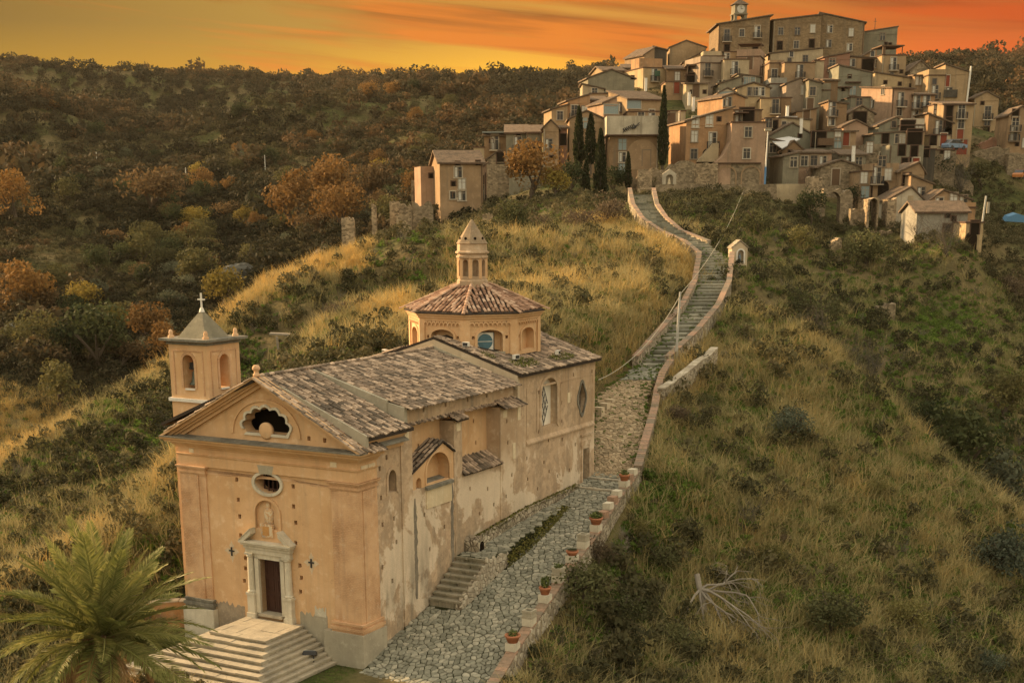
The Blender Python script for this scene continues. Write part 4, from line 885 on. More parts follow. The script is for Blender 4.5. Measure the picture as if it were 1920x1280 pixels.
def stair(i_a,i_b,rise,name,label,group=None):
    st=thing(name,label,'staircase'); f,L=road_map(i_a,i_b); zA,zB=f(2,0,0)[2],f(2,L,0)[2]; n=int(round((zB-zA)/rise)); pr=n; 
    for k in range(n):
        y0,y1=L*k/n,L*(k+1)/n; z=zA+(k+1)*(zB-zA)/n+rnd.uniform(-.02,.02); a,b,c,d=(Vector(f(x,y,0)) for x,y in ((0,y0),(4,y0),(4,y1+.12),(0,y1+.12)))
        mb=MB(); m_=rnd.uniform(.3,.7)
        for (p0,p1,q1,q0) in ((a,a.lerp(b,m_),d.lerp(c,m_),d),(a.lerp(b,m_+.012),b,c,d.lerp(c,m_+.012))):
            zz=z+rnd.uniform(-.015,.015); mb.prism([(v.x,v.y,zz-.6) for v in (p0,p1,q1,q0)],(0,0,.6),rnd.random()*.6)
        mb.build('step',M_COB,st)
    return st
stair(i0+4,i0+8,.205,'stone_stairs','long flight of mossy stone stairs between brick capped walls below the shrine')
stair(i0+8,i0+13,.20,'stone_stairs','curving upper flight of stone stairs rising to the village terrace')
# --- walls along the road
def rubble_mat():
    def fn(t,b):
        oc=t.new('ShaderNodeTexCoord').outputs['Object']; w_=t.noise(oc,3,2,0.5); 
        v=t.new('ShaderNodeTexVoronoi',{'Vector':t.mix(.06,oc,t.new('ShaderNodeTexNoise',{'Vector':oc,'Scale':2.5}).outputs[1]),'Scale':3.6}); v2=t.new('ShaderNodeTexVoronoi',{'Vector':oc,'Scale':3.6},feature='DISTANCE_TO_EDGE')
        c=t.ramp(t.new('ShaderNodeSeparateColor',{0:v.outputs['Color']}).outputs[0],[(0,(.22,.18,.125)),(.5,(.37,.31,.22)),(1,(.52,.46,.34))])
        c=t.mix(t.rng(v2.outputs[0],0,.07),(.14,.115,.08),c); n=t.noise(oc,.7,5,.6); c=t.mix(t.rng(n,.5,.72,0,.6),c,(.10,.10,.055))
        t.put(b.inputs['Base Color'],c); t.put(b.inputs['Normal'],t.new('ShaderNodeBump',{'Height':t.rng(v2.outputs[0],0,.1),'Strength':.8,'Distance':.08}))
    return mat('rubble_masonry',fn,.95,.1)
M_RUBW=rubble_mat()
def wall_line(pts,th,side,h0,h1,name,label,cop=M_BRK,m=M_RUBW,cop_len=.55,stones=None):
    """pts: inner top-of-ground polyline; the wall body lies to the side given, h0 below and h1 above; capped piece by piece"""
    t_=thing(name,label,'wall'); P=[Vector(p) for p in pts]; N=[]
    for i in range(len(P)):
        d=(P[min(i+1,len(P)-1)]-P[max(i-1,0)]); d.z=0; d.normalize(); N.append(Vector((d.y,-d.x,0))*side)
    mb=MB()
    for i in range(len(P)-1):
        a,b=P[i],P[i+1]; a2,b2=a+N[i]*th,b+N[i+1]*th; z=Vector((0,0,1))
        mb.poly([a-z*h0,b-z*h0,b+z*h1,a+z*h1]); mb.poly([b2-z*h0,a2-z*h0,a2+z*h1,b2+z*h1]); mb.poly([a+z*h1,b+z*h1,b2+z*h1,a2+z*h1])
        if i==0: mb.poly([a-z*h0,a+z*h1,a2+z*h1,a2-z*h0])
        if i==len(P)-2: mb.poly([b-z*h0,b2-z*h0,b2+z*h1,b+z*h1])
    mb.build('masonry',m,t_)
    if cop:
        for i in range(len(P)-1):
            L=(P[i+1]-P[i]).length; n=max(1,int(round(L/cop_len)))
            for k in range(n):
                q0,q1=P[i].lerp(P[i+1],(k+.03)/n),P[i].lerp(P[i+1],(k+.97)/n); n0=N[i].lerp(N[i+1],k/n); n1=N[i].lerp(N[i+1],(k+1)/n); e=.03; zz=Vector((0,0,h1+.002+rnd.uniform(0,.015)))
                mb=MB(); mb.prism([q0-n0*e+zz,q1-n1*e+zz,q1+n1*(th+e)+zz,q0+n0*(th+e)+zz],(0,0,.075),rnd.random()*.62); mb.build('coping_brick',cop,t_)
    return t_,P,N
RP=[W(lright(s),s,zpath(s)) for s in np.arange(-5,23.4,.8)]
par,PP,PN=wall_line(RP,.44,1,3.2,.40,'parapet_wall','low rubble parapet with brick coping and flower pots along the cobbled church path',cop_len=.27)
# stones standing proud on the outer face of the near parapet
cum=[0]
for i in range(len(PP)-1): cum.append(cum[-1]+(PP[i+1]-PP[i]).length)
def pm(x,y,h):
    i=min(max(np.searchsorted(cum,x)-1,0),len(PP)-2); t_=(x-cum[i])/(cum[i+1]-cum[i]); q=PP[i].lerp(PP[i+1],t_); n=PN[i].lerp(PN[i+1],t_).normalized(); q=q+n*(.44+h); return (q.x,q.y,q.z+y)
cs=sorted(vor_cells(0,18,-2.6,.36,.27,77),key=lambda c:c[0][0]); mbv=MB()
for i,(p,poly) in enumerate(cs):
    if i<150: mb=MB(); stone(mb,poly,p,pm,.02,rnd.uniform(.03,.07),.03,rnd.random()*.62,.1,rnd); mb.build('rubble_stone',M_RUB,par)
    else: stone(mbv,poly,p,pm,.02,rnd.uniform(.03,.07),.03,rnd.random()*.62,.1,rnd)
mbv.build('rubble_stones',M_RUB,par,kind='stuff')
# inner face stones of the parapet are seen only as its edge; pedestals and pots
M_LEAFP=tint_mat('pot_plant_leaves',(.035,.05,.012),(.08,.10,.025),.8,c2=(.16,.16,.04))
def leafball(mb,c,r,n,seed,lsz=.06):
    q=random.Random(seed)
    for k in range(n):
        u=Vector((q.gauss(0,1),q.gauss(0,1),q.gauss(0,1))).normalized(); p=Vector(c)+Vector((u.x*r[0],u.y*r[1],u.z*r[2]))*q.uniform(.6,1.05); a=Vector((q.gauss(0,1),q.gauss(0,1),q.gauss(0,1))).normalized()*lsz; b=u.cross(a).normalized()*lsz
        mb.poly([p-a,p+b*.6,p+a,p-b*.6],q.random()*.62)
POTS=[(20.2,'terracotta bowl with a dry bush at the far end of the parapet','bowl',1,.26),
(13.75,'wide terracotta bowl with a rounded green bush on a white parapet block','bowl',2,.30),
(11.75,'square grey stone planter on a white block above the middle of the ramp','square',0,.24),
(10.1,'low rusty red terracotta bowl on a parapet block','low',0,.27),
(8.15,'square grey planter with a few dry stems on a white parapet block','square',1,.25),
(6.35,'terracotta pot with an upright yellowish shrub on the parapet','bowl',3,.25),
(4.35,'small square pale planter with dark soil near the lower end of the parapet','square',0,.25),
(2.3,'terracotta bowl with trailing green plants nearest the lawn','bowl',1,.30)]
for s,lab,kind,pl,r in POTS:
    l=lright(s)-.2; z=zpath(s)+.48
    mb=MB(); mb.box((-.24,-.24,-.05),(.24,.24,.30)); pb=mb.build('pedestal_block',M_PALE,par); pb.matrix_local=Matrix.Translation(W(l,s,z))@Matrix.Rotation(CH_RZ,4,'Z')
    t_=thing('flower_pot',lab,'flower pot',W(l,s,z+.30),CH_RZ,'flower pots on the church parapet')
    mb=MB()
    if kind=='square':
        mb.box((-r,-r,0),(r,r,.10)); mb.box((-r*.9,-r*.9,.1),(r*.9,r*.9,.26)); 
        for a,b in (((-r,-r,.26),(r,-r*.7,.36)),((-r,r*.7,.26),(r,r,.36)),((-r,-r*.7,.26),(-r*.7,r*.7,.36)),((r*.7,-r*.7,.26),(r,r*.7,.36))): mb.box(a,b)
        mb.build('planter',M_GREY,t_)
    elif kind=='low': mb.lathe([(0,0),(r*.7,0),(r*1.0,.12),(r*1.12,.16),(r*1.12,.22),(r*.98,.22),(r*.9,.14),(0,.13)],18); mb.build('bowl',M_TERRA,t_,smooth=True)
    else: mb.lathe([(0,0),(r*.72,0),(r*1.0,.24),(r*1.15,.27),(r*1.15,.35),(r*1.0,.35),(r*.92,.28),(0,.27)],18); mb.build('bowl',M_TERRA,t_,smooth=True)
    mb=MB(); mb.lathe([(0,.28),(r*.9,.27)],10); mb.build('soil',M_MOSSJ,t_)
    if pl:
        mb=MB(); 
        if pl==2: leafball(mb,(0,0,.45),(.32,.32,.2),260,int(s*10))
        elif pl==3: leafball(mb,(0,0,.55),(.22,.22,.28),200,int(s*10))
        else: leafball(mb,(0,0,.42),(.24,.24,.16),90,int(s*10))
        mb.build('plant',M_LEAFP,t_)
for s in (15.3,16.4,17.4,18.4,21.2,22.2):
    mb=MB(); mb.box((-.2,-.25,0),(.2,.25,.34)); o=mb.build('brick_block',M_BRK if int(s)%2 else M_PALE,par); o.matrix_local=Matrix.Translation(W(lright(s)-.2,s,zpath(s)+.478))@Matrix.Rotation(CH_RZ,4,'Z')
# --- side stair and platform along the flank
st=thing('side_stair','short weathered stone stair against the right flank of the church','staircase',CH_O,CH_RZ)
n=8
for k in range(n):
    s0=5.35+k*.34; z=-.27+ (k+1)*1.66/n; xs=[0.02]+sorted(rnd.uniform(.3,1.5) for _ in range(1+k%2))+[1.78]
    for a,b in zip(xs[:-1],xs[1:]):
        mb=MB(); mb.box((a+.008,s0+rnd.uniform(-.03,.02),z-.088),(b-.008,s0+.36,z+rnd.uniform(-.015,.015)),rnd.random()*.6); mb.box((a+.02,s0+.05,z-.6),(b-.02,s0+.36,z-.09)); mb.build('step_slab',M_MSTEP,st)
def zplat(s): return float(np.interp(s,[7.9,9.6,14.8,17.3],[1.40,1.47,2.0,2.2]))
mb=MB(); SS=np.arange(7.9,17.31,.47)
pl_=[(W(.05,s,zplat(s)),W(plat_l(s),s,zplat(s))) for s in SS]
for i in range(len(SS)-1):
    mb.poly([pl_[i][0],pl_[i][1],pl_[i+1][1],pl_[i+1][0]]); a,b=pl_[i][1],pl_[i+1][1]; mb.poly([a,a-Vector((0,0,1.4)),b-Vector((0,0,1.4)),b])
a=pl_[0]; mb.poly([a[0],a[0]-Vector((0,0,1.6)),a[1]-Vector((0,0,1.6)),a[1]])
plat=mb.build('stone_platform',M_MOSSJ,None,kind='structure')
mbv=MB(); k_=0
for p,poly in sorted(vor_cells(-1.8,0,7.95,17.2,.28,5),key=lambda c:c[0][1]):
    if p[0]<plat_l(p[1])+.05: continue
    mf=lambda l,s,h:tuple(W(l,s,zplat(s)+h))
    if k_<80: mb=MB(); stone(mb,poly,p,mf,.02,rnd.uniform(.03,.06),.03,rnd.random()*.62,.05,rnd); mb.build('cobblestone',M_COB,plat)
    else: stone(mbv,poly,p,mf,.02,rnd.uniform(.03,.06),.03,rnd.random()*.62,.05,rnd)
    k_+=1
mbv.build('cobblestones',M_COB,plat,kind='stuff')
mbv=MB(); k_=0   # stones on the side of stair and platform, moss further up
for p,poly in vor_cells(5.4,9.7,-1.9,1.45,.21,6):
    top=min(1.42,-.27+(p[0]-5.0)*.62)
    if p[1]>top or p[1]<zpath(p[0])-.05: continue
    mb=MB(); stone(mb,poly,p,lambda s,z,h:tuple(W(-1.80-h,s,z)),.015,rnd.uniform(.03,.06),.025,.2+rnd.random()*.42,.1,rnd); mb.build('rubble_stone',M_RUB,st).matrix_parent_inverse=CH_M.inverted()
mb=MB(); sidew(mb,[(5.3,-.6),(8.05,-.3),(9.7,.2),(9.7,1.44),(8.05,1.38),(5.36,-.1)],-1.79,-1.5); mb.build('stair_cheek',M_RUBW,st)
mbv=MB(); q=random.Random(3)
for k in range(1700):
    s=q.uniform(9.5,17.2); f_=q.random(); zt_=zplat(s)+.05; zb=zpath(s)+.02; p=W(plat_l(s)+.35*q.random()*(f_>.8)-.02-.35*(1-f_)*min(1,(s-8.5)/3)-q.random()*.05,s,zb+(zt_-zb)*f_*.9); e=q.uniform(.03,.06); a=Vector((q.gauss(0,1),q.gauss(0,1),q.gauss(0,.4))).normalized()*e; b=Vector((q.gauss(0,1),q.gauss(0,1),q.gauss(0,1))).cross(a).normalized()*e
    mbv.poly([p-a,p+b,p+a,p-b],q.random()*.62)
mbv.build('moss_bank',M_MOSS,None,kind='stuff')
# gutter kerb at the foot of the transept and the little arched block
gk=thing('gutter_kerb','mossy stone gutter kerb running along the foot of the church wall','kerb')
mb=MB(); P_=[(9.2,2.02),(14.8,2.52),(20.6,2.72)]
for (s0,z0),(s1,z1) in zip(P_[:-1],P_[1:]):
    for l0,l1,dz in ((-.34,-.20,0.0),(-.20,.0,-.14)):
        mb.prism([W(l0,s0,z0+dz-.9),W(l1,s0,z0+dz-.9),W(l1,s0,z0+dz),W(l0,s0,z0+dz)],W(l0,s1,z1)-W(l0,s0,z0),.3)
mb.build('kerb_stone',M_RUBW,gk)
mbv=MB()
for k in range(1500):
    s=q.uniform(9.2,20.6); z=float(np.interp(s,[9.2,14.8,20.6],[2.02,2.52,2.72])); p=W(q.uniform(-.36,-.02),s,z-.10+q.uniform(0,.12)); a=Vector((q.gauss(0,1),q.gauss(0,1),q.gauss(0,.3))).normalized()*.06; b=Vector((0,0,1)).cross(a).normalized()*.05+Vector((0,0,q.uniform(-.04,.04)))
    mbv.poly([p-a,p+b,p+a,p-b],q.random()*.5)
mbv.build('moss',M_MOSS,gk,kind='stuff')
ab=thing('stone_drain','small dark arched stone drain block at the head of the gutter kerb','drain',CH_O,CH_RZ)
mb=MB(); sidew(mb,arch_pts(9.05,.75,1.3,1.85,.32,10),-.75,.05); mb.build('block',M_RUBW,ab)
mb=MB(); sidew(mb,arch_pts(9.05,.40,1.35,1.75,.2,8),-.755,-.74); mb.build('opening',M_DARK,ab)
# --- the flight before the door, one block after the other
fs=thing('entrance_steps','broad pyramid of worn pale stone steps before the church door','steps',CH_O,CH_RZ)
lz,ll0,ll1,ls=-.44,3.18,6.30,-2.72
for k in range(9):
    a0,a1,s0=ll0-.235*k,ll1+.36*k,ls-.40*k; z=lz-.168*k; b0,b1,s1=(ll0-.235*(k-1)+.1,ll1+.36*(k-1)-.1,ls-.40*(k-1)+.1) if k else (0,0,0)
    def blk(x0,x1,y0,y1,n,axis):
        for q_ in range(n):
            mb=MB(); j=rnd.uniform(-.02,.02); g=.006
            if axis=='l': c0,c1=x0+(x1-x0)*q_/n,x0+(x1-x0)*(q_+1)/n; lbox(mb,c0+g,c1-g,y0+j*.7,y1,z-.075,z+j*.5); lbox(mb,c0+g,c1-g,y0+.06,y1,z-.5,z-.076)
            else: c0,c1=y0+(y1-y0)*q_/n,y0+(y1-y0)*(q_+1)/n; lbox(mb,x0+j*.5,x1+j*.5,c0+g,c1-g,z-.075,z+j*.5); lbox(mb,x0+.05,x1-.05,c0+g,c1-g,z-.5,z-.076)
            mb.build('step_block',M_STEP,fs)
    if k==0:
        for q_ in range(3): blk(ll0+.4,ll1-.4,ls+.4+q_*.75,ls+.4+(q_+1)*.75,3,'l')
        blk(ll0,ll1,ls,ls+.4,4,'l'); blk(ll0,ll0+.4,ls+.4,0.0,3,'s'); blk(ll1-.4,ll1,ls+.4,0.0,3,'s')
    else:
        blk(a0,a1,s0,s1,4+k//3,'l'); blk(a0,b0,s1,-.02 if a0>2.0 else -.22,4,'s'); blk(b1,a1,s1,-.02 if a1<8.1 else -.22,4,'s')
# lectern-like lamp standing on the low steps
lt=thing('floor_spotlight','small black floor spotlight on two legs standing on the lowest steps','spotlight',W(1.98,-1.25,-1.62),CH_RZ+.5)
mb=MB(); mb.box((-.30,-.16,.30),(.30,.16,.48),M=Matrix.Rotation(R(-24),4,'X')); mb.build('housing',M_IRON,lt)
mb=MB(); mb.box((-.26,-.13,.482),(.26,.13,.50),M=Matrix.Rotation(R(-24),4,'X')); mb.build('glass',flat('blue_grey_glass',(.12,.17,.2),.2,.6),lt)
for x in (-.18,.18):
    mb=MB(); mb.box((x-.025,-.05,-.02),(x+.025,.05,.36)); mb.box((x-.04,-.16,-.03),(x+.04,.16,0)); mb.build('leg',M_IRON,lt)
# curved low wall left of the façade
M_ORW=plaster('orange_plaster',(.48,.25,.10),(.40,.20,.08),(.56,.36,.19),.5)
LWp=[W(9.9,.9,-.45),W(11.0,.55,-.55),W(12.2,-.3,-.62),W(13.0,-1.4,-.68),W(13.5,-2.6,-.72)]
wall_line(LWp,.4,1,2.5,.0,'low_wall','low curved orange plastered wall behind the palm beside the church front',cop=tint_mat('pale_coping',(.50,.40,.27),(.62,.50,.34)),m=M_ORW,cop_len=.7)
# stair walls up the ridge
def road_side(i_a,i_b,side,off=0.0):
    out=[]
    for i in range(i_a,i_b+1):
        a,b=ROAD[i]; out.append((a if side==0 else b)+((a-b).normalized()*off if side==0 else (b-a).normalized()*off))
    return out
wall_line(road_side(i0+4,i0+8,0),.42,-1,1.6,.75,'stair_wall','brick capped stone wall along the left side of the long stairs',cop_len=.6)
wall_line(road_side(i0+4,i0+8,1),.42,1,3.2,.75,'stair_wall','brick capped stone wall along the right side of the long stairs, ending at the shrine',cop_len=.6)
wall_line(road_side(i0+8,i0+13,0),.42,-1,2.4,.7,'stair_wall','pale stone wall on the outer left side of the curving upper stairs',cop=M_BRK,cop_len=.7)
wall_line(road_side(i0+9,i0+13,1),.42,1,1.2,.7,'stair_wall','pale stone wall on the inner right side of the curving upper stairs',cop=M_BRK,cop_len=.7)
wall_line([at(1232,742,90.5),at(1252,729,92.2),at(1270,715,94),at(1287,702,95.5),at(1300,690,97),at(1318,680,98.2),at(1333,664,99.5)],.5,1,2.2,.45,'retaining_wall','short rubble retaining wall sloping beside the lamp post on the right',cop=M_RUB,cop_len=.38)
wall_line([W(-2.35,23.3,zpath(23.3)),at(1221,780,88.5),at(1226,748,91),at(1236,714,95.5),at(1252,690,98.5)],.42,1,2.5,.55,'parapet_wall','rubble parapet with red brick blocks right of the path behind the church',cop_len=.35)
# stepped wall left of the path behind the church
sw_=thing('stepped_wall','pale stepped plaster wall climbing left of the path behind the church','wall')
for k in range(7):
    a=at(1113+k*10.5,770-k*7.5,88+k*1.3); mb=MB(); mb.box((0,0,-1.6),(.62,.35,.25)); o=mb.build('wall_step',MATS['pale_plaster'],sw_); o.matrix_local=Matrix.Translation(Vector(a))@Matrix.Rotation(-R(40),4,'Z')
# wayside shrine at the head of the stairs
shp=Vector(at(1386,500,136.5)); sh=thing('wayside_shrine','small pale gabled stone shrine with a painted niche at the head of the stairs','shrine',shp,R(14))
mb=MB(); mb.prism([(-.78,0,-1.2),(.78,0,-1.2),(.80,0,1.75),(0,0,2.35),(-.80,0,1.75)],(0,.9,0)); so=mb.build('shrine_body',MATS['pale_plaster'],sh)
cut=MB(); cut.prism([(x,-.3,z) for x,z in arch_pts(.1,.62,.35,1.25,.31,10)],(0,.65,0)); boolean_cut(so,cut)
mb=MB(); ring2(mb,arch_pts(.1,.62,.35,1.25,.31,10),arch_pts(.1,.9,.25,1.25,.45,10),lambda m_,p,a,b:m_.prism([(x,a,z) for x,z in p],(0,b-a,0)),-.05,.05); mb.build('niche_frame',M_WHITE,sh)
mb=MB(); mb.lathe([(0,.4),(.16,.4),(.13,.8),(.16,1.0),(.07,1.1),(.08,1.2),(0,1.3)],8,(.1,.2,0)); mb.build('saint_figure',flat('blue_grey_paint',(.22,.27,.30)),sh)
mb=MB(); mb.prism([(-.92,-.08,1.72),(0,-.08,2.40),(.92,-.08,1.72),(.92,-.08,1.82),(0,-.08,2.52),(-.92,-.08,1.82)],(0,1.05,0)); mb.build('shrine_roof',M_RUBW,sh)
# lamp post and its cable
lp=Vector(at(1267,690,100)); lo=thing('lamp_post','tall slender grey lamp post beside the stairs wall','lamp post',lp)
mb=MB(); mb.tube([(0,0,-.5),(.02,0,1.2)],.13,8); mb.build('post_base',M_GREY,lo)
mb=MB(); mb.tube([(.02,0,1.2),(.08,0,3.2),(.17,0,5.35)],[.10,.085,.07],8); mb.build('pole',flat('pale_concrete',(.46,.44,.38)),lo)
def cable(a,b,sag,label,r=.028):
    a,b=Vector(a),Vector(b); mb=MB(); mb.tube([a.lerp(b,t)-Vector((0,0,sag*4*t*(1-t))) for t in np.linspace(0,1,16)],r,4); o=mb.build('cable',M_GREY); o['label']=label; o['category']='cable'
cable(lp+Vector((.17,0,5.2)),at(1395,355,200),1.2,'thin overhead cable rising from the lamp post to the village terrace')
cable(at(1122,712,80.2),lp+Vector((.17,0,5.1)),.9,'thin overhead cable from the church corner up to the lamp post')
# ---------------------------------------------------------------- the hill village
def house_mat(name,c,stone=0.0):
    d=tuple(x*.74 for x in c); p=tuple(min(.7,x*1.22+.02) for x in c)
    def fn(t,b):
        oc=t.new('ShaderNodeTexCoord').outputs['Object']; r=t.new('ShaderNodeObjectInfo').outputs['Random']
        oc2=t.new('ShaderNodeVectorMath',{0:oc,1:t.new('ShaderNodeCombineXYZ',{0:t.math('MULTIPLY',r,90.0)}).outputs[0]}); 
        n1=t.noise(oc2.outputs[0],.35,5,.62); n2=t.noise(oc2.outputs[0],1.6,5,.68); drip=t.noise(t.map(oc2.outputs[0],(1.3,1.3,.10)),1.0,4,.6)
        cc=t.mix(t.rng(n1,.36,.62),c,d); cc=t.mix(t.rng(n2,.55,.72,0,.7),cc,p); cc=t.mix(t.rng(drip,.52,.75,0,.65),cc,(.15,.125,.085))
        if stone:
            v=t.new('ShaderNodeTexVoronoi',{'Vector':t.map(oc2.outputs[0],(1.6,1.6,2.4)),'Scale':1.9}); e=t.new('ShaderNodeSeparateColor',{0:v.outputs['Color']}).outputs[0]
            cc=t.mix(stone,cc,t.mix(1.0,cc,t.ramp(e,[(0,.35),(1,1.45)]),'MULTIPLY'))
        t.put(b.inputs['Base Color'],cc); t.put(b.inputs['Normal'],t.new('ShaderNodeBump',{'Height':n2,'Strength':.5,'Distance':.15}))
    return mat(name,fn,.95,.08)
HC={'tan':house_mat('tan_render',(0.327,0.224,0.129)),'ochre':house_mat('ochre_render',(0.355,0.252,0.142)),'yellow':house_mat('yellow_render',(0.445,0.330,0.185)),'orange':house_mat('orange_render',(0.387,0.232,0.120)),
'pink':house_mat('pink_render',(0.370,0.249,0.163)),'red':house_mat('brick_red_render',(0.267,0.146,0.095)),'cream':house_mat('cream_render',(0.430,0.344,0.215)),'mauve':house_mat('mauve_grey_render',(0.310,0.245,0.176)),
'grey':house_mat('grey_render',(0.232,0.206,0.150)),'greyg':house_mat('grey_green_render',(0.224,0.215,0.155)),'brown':house_mat('brown_render',(0.249,0.163,0.090)),'stone':house_mat('rubble_walling',(0.258,0.202,0.129),.6),
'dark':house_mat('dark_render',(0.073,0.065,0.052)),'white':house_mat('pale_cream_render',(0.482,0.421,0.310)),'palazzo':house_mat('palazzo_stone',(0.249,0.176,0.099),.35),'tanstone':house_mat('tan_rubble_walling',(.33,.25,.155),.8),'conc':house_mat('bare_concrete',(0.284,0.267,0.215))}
def roof_mat():
    def fn(t,b):
        oc=t.new('ShaderNodeTexCoord').outputs['Object']; r=t.new('ShaderNodeObjectInfo').outputs['Random']
        n=t.noise(oc,1.2,5,.65); w_=t.new('ShaderNodeTexWave',{'Vector':oc,'Scale':2.2,'Distortion':.6,'Detail':2.0}); n2=t.noise(oc,5,3,.6)
        c=t.mix(t.rng(n,.35,.65),t.mix(r,(.15,.105,.07),(.235,.165,.11)),(.11,.085,.06)); c=t.mix(t.rng(n2,.5,.7,0,.5),c,(.34,.25,.16)); c=t.mix(t.rng(w_.outputs[0],.0,.45,.5,0),c,(.045,.035,.027))
        t.put(b.inputs['Base Color'],c); t.put(b.inputs['Normal'],t.new('ShaderNodeBump',{'Height':w_.outputs[0],'Strength':.7,'Distance':.12}))
    return mat('village_roof_tiles',fn,.95,.08)
M_VROOF=roof_mat(); M_EAVE=flat('dark_eaves',(.10,.06,.04),.9)
M_FRAME=mat('window_surround',lambda t,b:t.put(b.inputs['Base Color'],t.ramp(t.new('ShaderNodeObjectInfo').outputs['Random'],[(0,(.15,.11,.075)),(.45,(.30,.245,.17)),(1,(.46,.40,.30))])),.85); M_SHUT=flat('brown_shutter',(.13,.08,.045),.8); M_SHUTG=flat('green_shutter',(.05,.10,.06),.7); M_CURT=flat('pale_curtain',(.55,.53,.45),.9); M_VGL=mat('dark_glass',lambda t,b:t.put(b.inputs['Base Color'],(.022,.022,.022,1)),.25,.5); M_BGL=flat('bluish_glass',(.22,.28,.27),.3,.5); M_REDD=flat('red_brown_door',(.22,.05,.025),.8)
VG='houses of the hill village'
_winmesh={}
def wmesh(key,fn,m):
    if key not in _winmesh:
        mb=MB(); fn(mb); me=mb.mesh(key[0]); me.materials.append(m); _winmesh[key]=me
    return _winmesh[key]
def rect(mb,x0,x1,y0,y1,z0,z1): mb.box((x0,y0,z0),(x1,y1,z1))
KINDS={'w':(.95,1.35),'s':(.7,.95),'d':(1.05,2.25),'D':(1.1,2.2),'t':(.5,.6),'g':(2.4,1.4),'o':(1.0,1.6),'O':(2.2,2.4),'r':(1.0,1.9),'p':(.9,1.5),'b':(1.1,1.5),'a':(1.5,2.4),'G':(2.6,2.3)}
def window(par,x,y,z,k,rz=0.0):
    """one window or door on a wall face: surround, leaf or glass, bars, balcony. x,z = middle of the opening"""
    w_,h_=KINDS[k]; base=Matrix.Translation((x,y,z))@Matrix.Rotation(rz,4,'Z')
    if k=='a':
        def ar(mb): mb.prism([(xx,-.02,zz) for xx,zz in arch_pts(0,w_,-h_/2,h_/2-w_/2,w_/2,8)],(0,.05,0))
        o=link('arched_opening',wmesh(('arched_opening',k),ar,M_DARK),par); o.matrix_local=base; return
    def fr(mb):
        t_=.14; rect(mb,-w_/2-t_,-w_/2,-.07,.05,-h_/2,h_/2+t_); rect(mb,w_/2,w_/2+t_,-.07,.05,-h_/2,h_/2+t_); rect(mb,-w_/2,w_/2,-.07,.05,h_/2,h_/2+t_)
        if k in 'wspbgr': rect(mb,-w_/2-t_*1.4,w_/2+t_*1.4,-.14,.05,-h_/2-.12,-h_/2)
    fm=link('window',wmesh(('window',k),fr,M_FRAME if k not in 'oOt' else M_EAVE),par); fm.matrix_local=base
    gl={'w':M_VGL,'s':M_VGL,'d':M_VGL,'D':M_SHUT,'t':M_DARK,'g':M_BGL,'o':M_DARK,'O':M_DARK,'r':M_REDD,'p':M_CURT,'b':M_BGL,'G':M_REDD}[k]
    def pn(mb): rect(mb,-w_/2,w_/2,-.015,.03,-h_/2,h_/2)
    link('pane',wmesh(('pane',k),pn,gl),fm)
    if k in 'wdpb':
        def br(mb):
            rect(mb,-.035,.035,-.04,-.015,-h_/2,h_/2); rect(mb,-w_/2,-.035,-.038,-.015,h_/6,h_/6+.05); rect(mb,.035,w_/2,-.038,-.015,h_/6,h_/6+.05)
        link('glazing_bar',wmesh(('glazing_bar',k),br,M_FRAME),fm)
        def cu(mb): rect(mb,-w_/2+.06,-.10,-.03,-.016,-h_/2+.08,h_/2-.08)
        if k!='b' and random.Random(x*7+z).random()<.45: link('curtain',wmesh(('curtain',k),cu,M_CURT),fm)
    if k=='d':
        def bal(mb): rect(mb,-w_/2-.35,w_/2+.35,-.75,.02,-h_/2-.16,-h_/2)
        def rl(mb):
            z0=-h_/2; 
            for a in np.linspace(-w_/2-.32,w_/2+.32,10): rect(mb,a-.022,a+.022,-.73,-.69,z0,z0+.95)
            for yy in (-.55,-.35,-.15):
                for xx in (-w_/2-.32,w_/2+.32): rect(mb,xx-.022,xx+.022,yy-.02,yy+.02,z0,z0+.95)
            rect(mb,-w_/2-.34,w_/2+.34,-.74,-.68,z0+.95,z0+1.0); rect(mb,-w_/2-.34,-w_/2-.29,-.68,0,z0+.95,z0+1.0); rect(mb,w_/2+.29,w_/2+.34,-.68,0,z0+.95,z0+1.0)
        bo=link('balcony_slab',wmesh(('balcony_slab',k),bal,M_FRAME),fm); link('balcony_railing',wmesh(('balcony_railing',k),rl,M_IRON),fm)
def Yof(pb): return 205+(340-pb)*.37 if pb<340 else 205-(pb-340)*.30
HOUSES={}
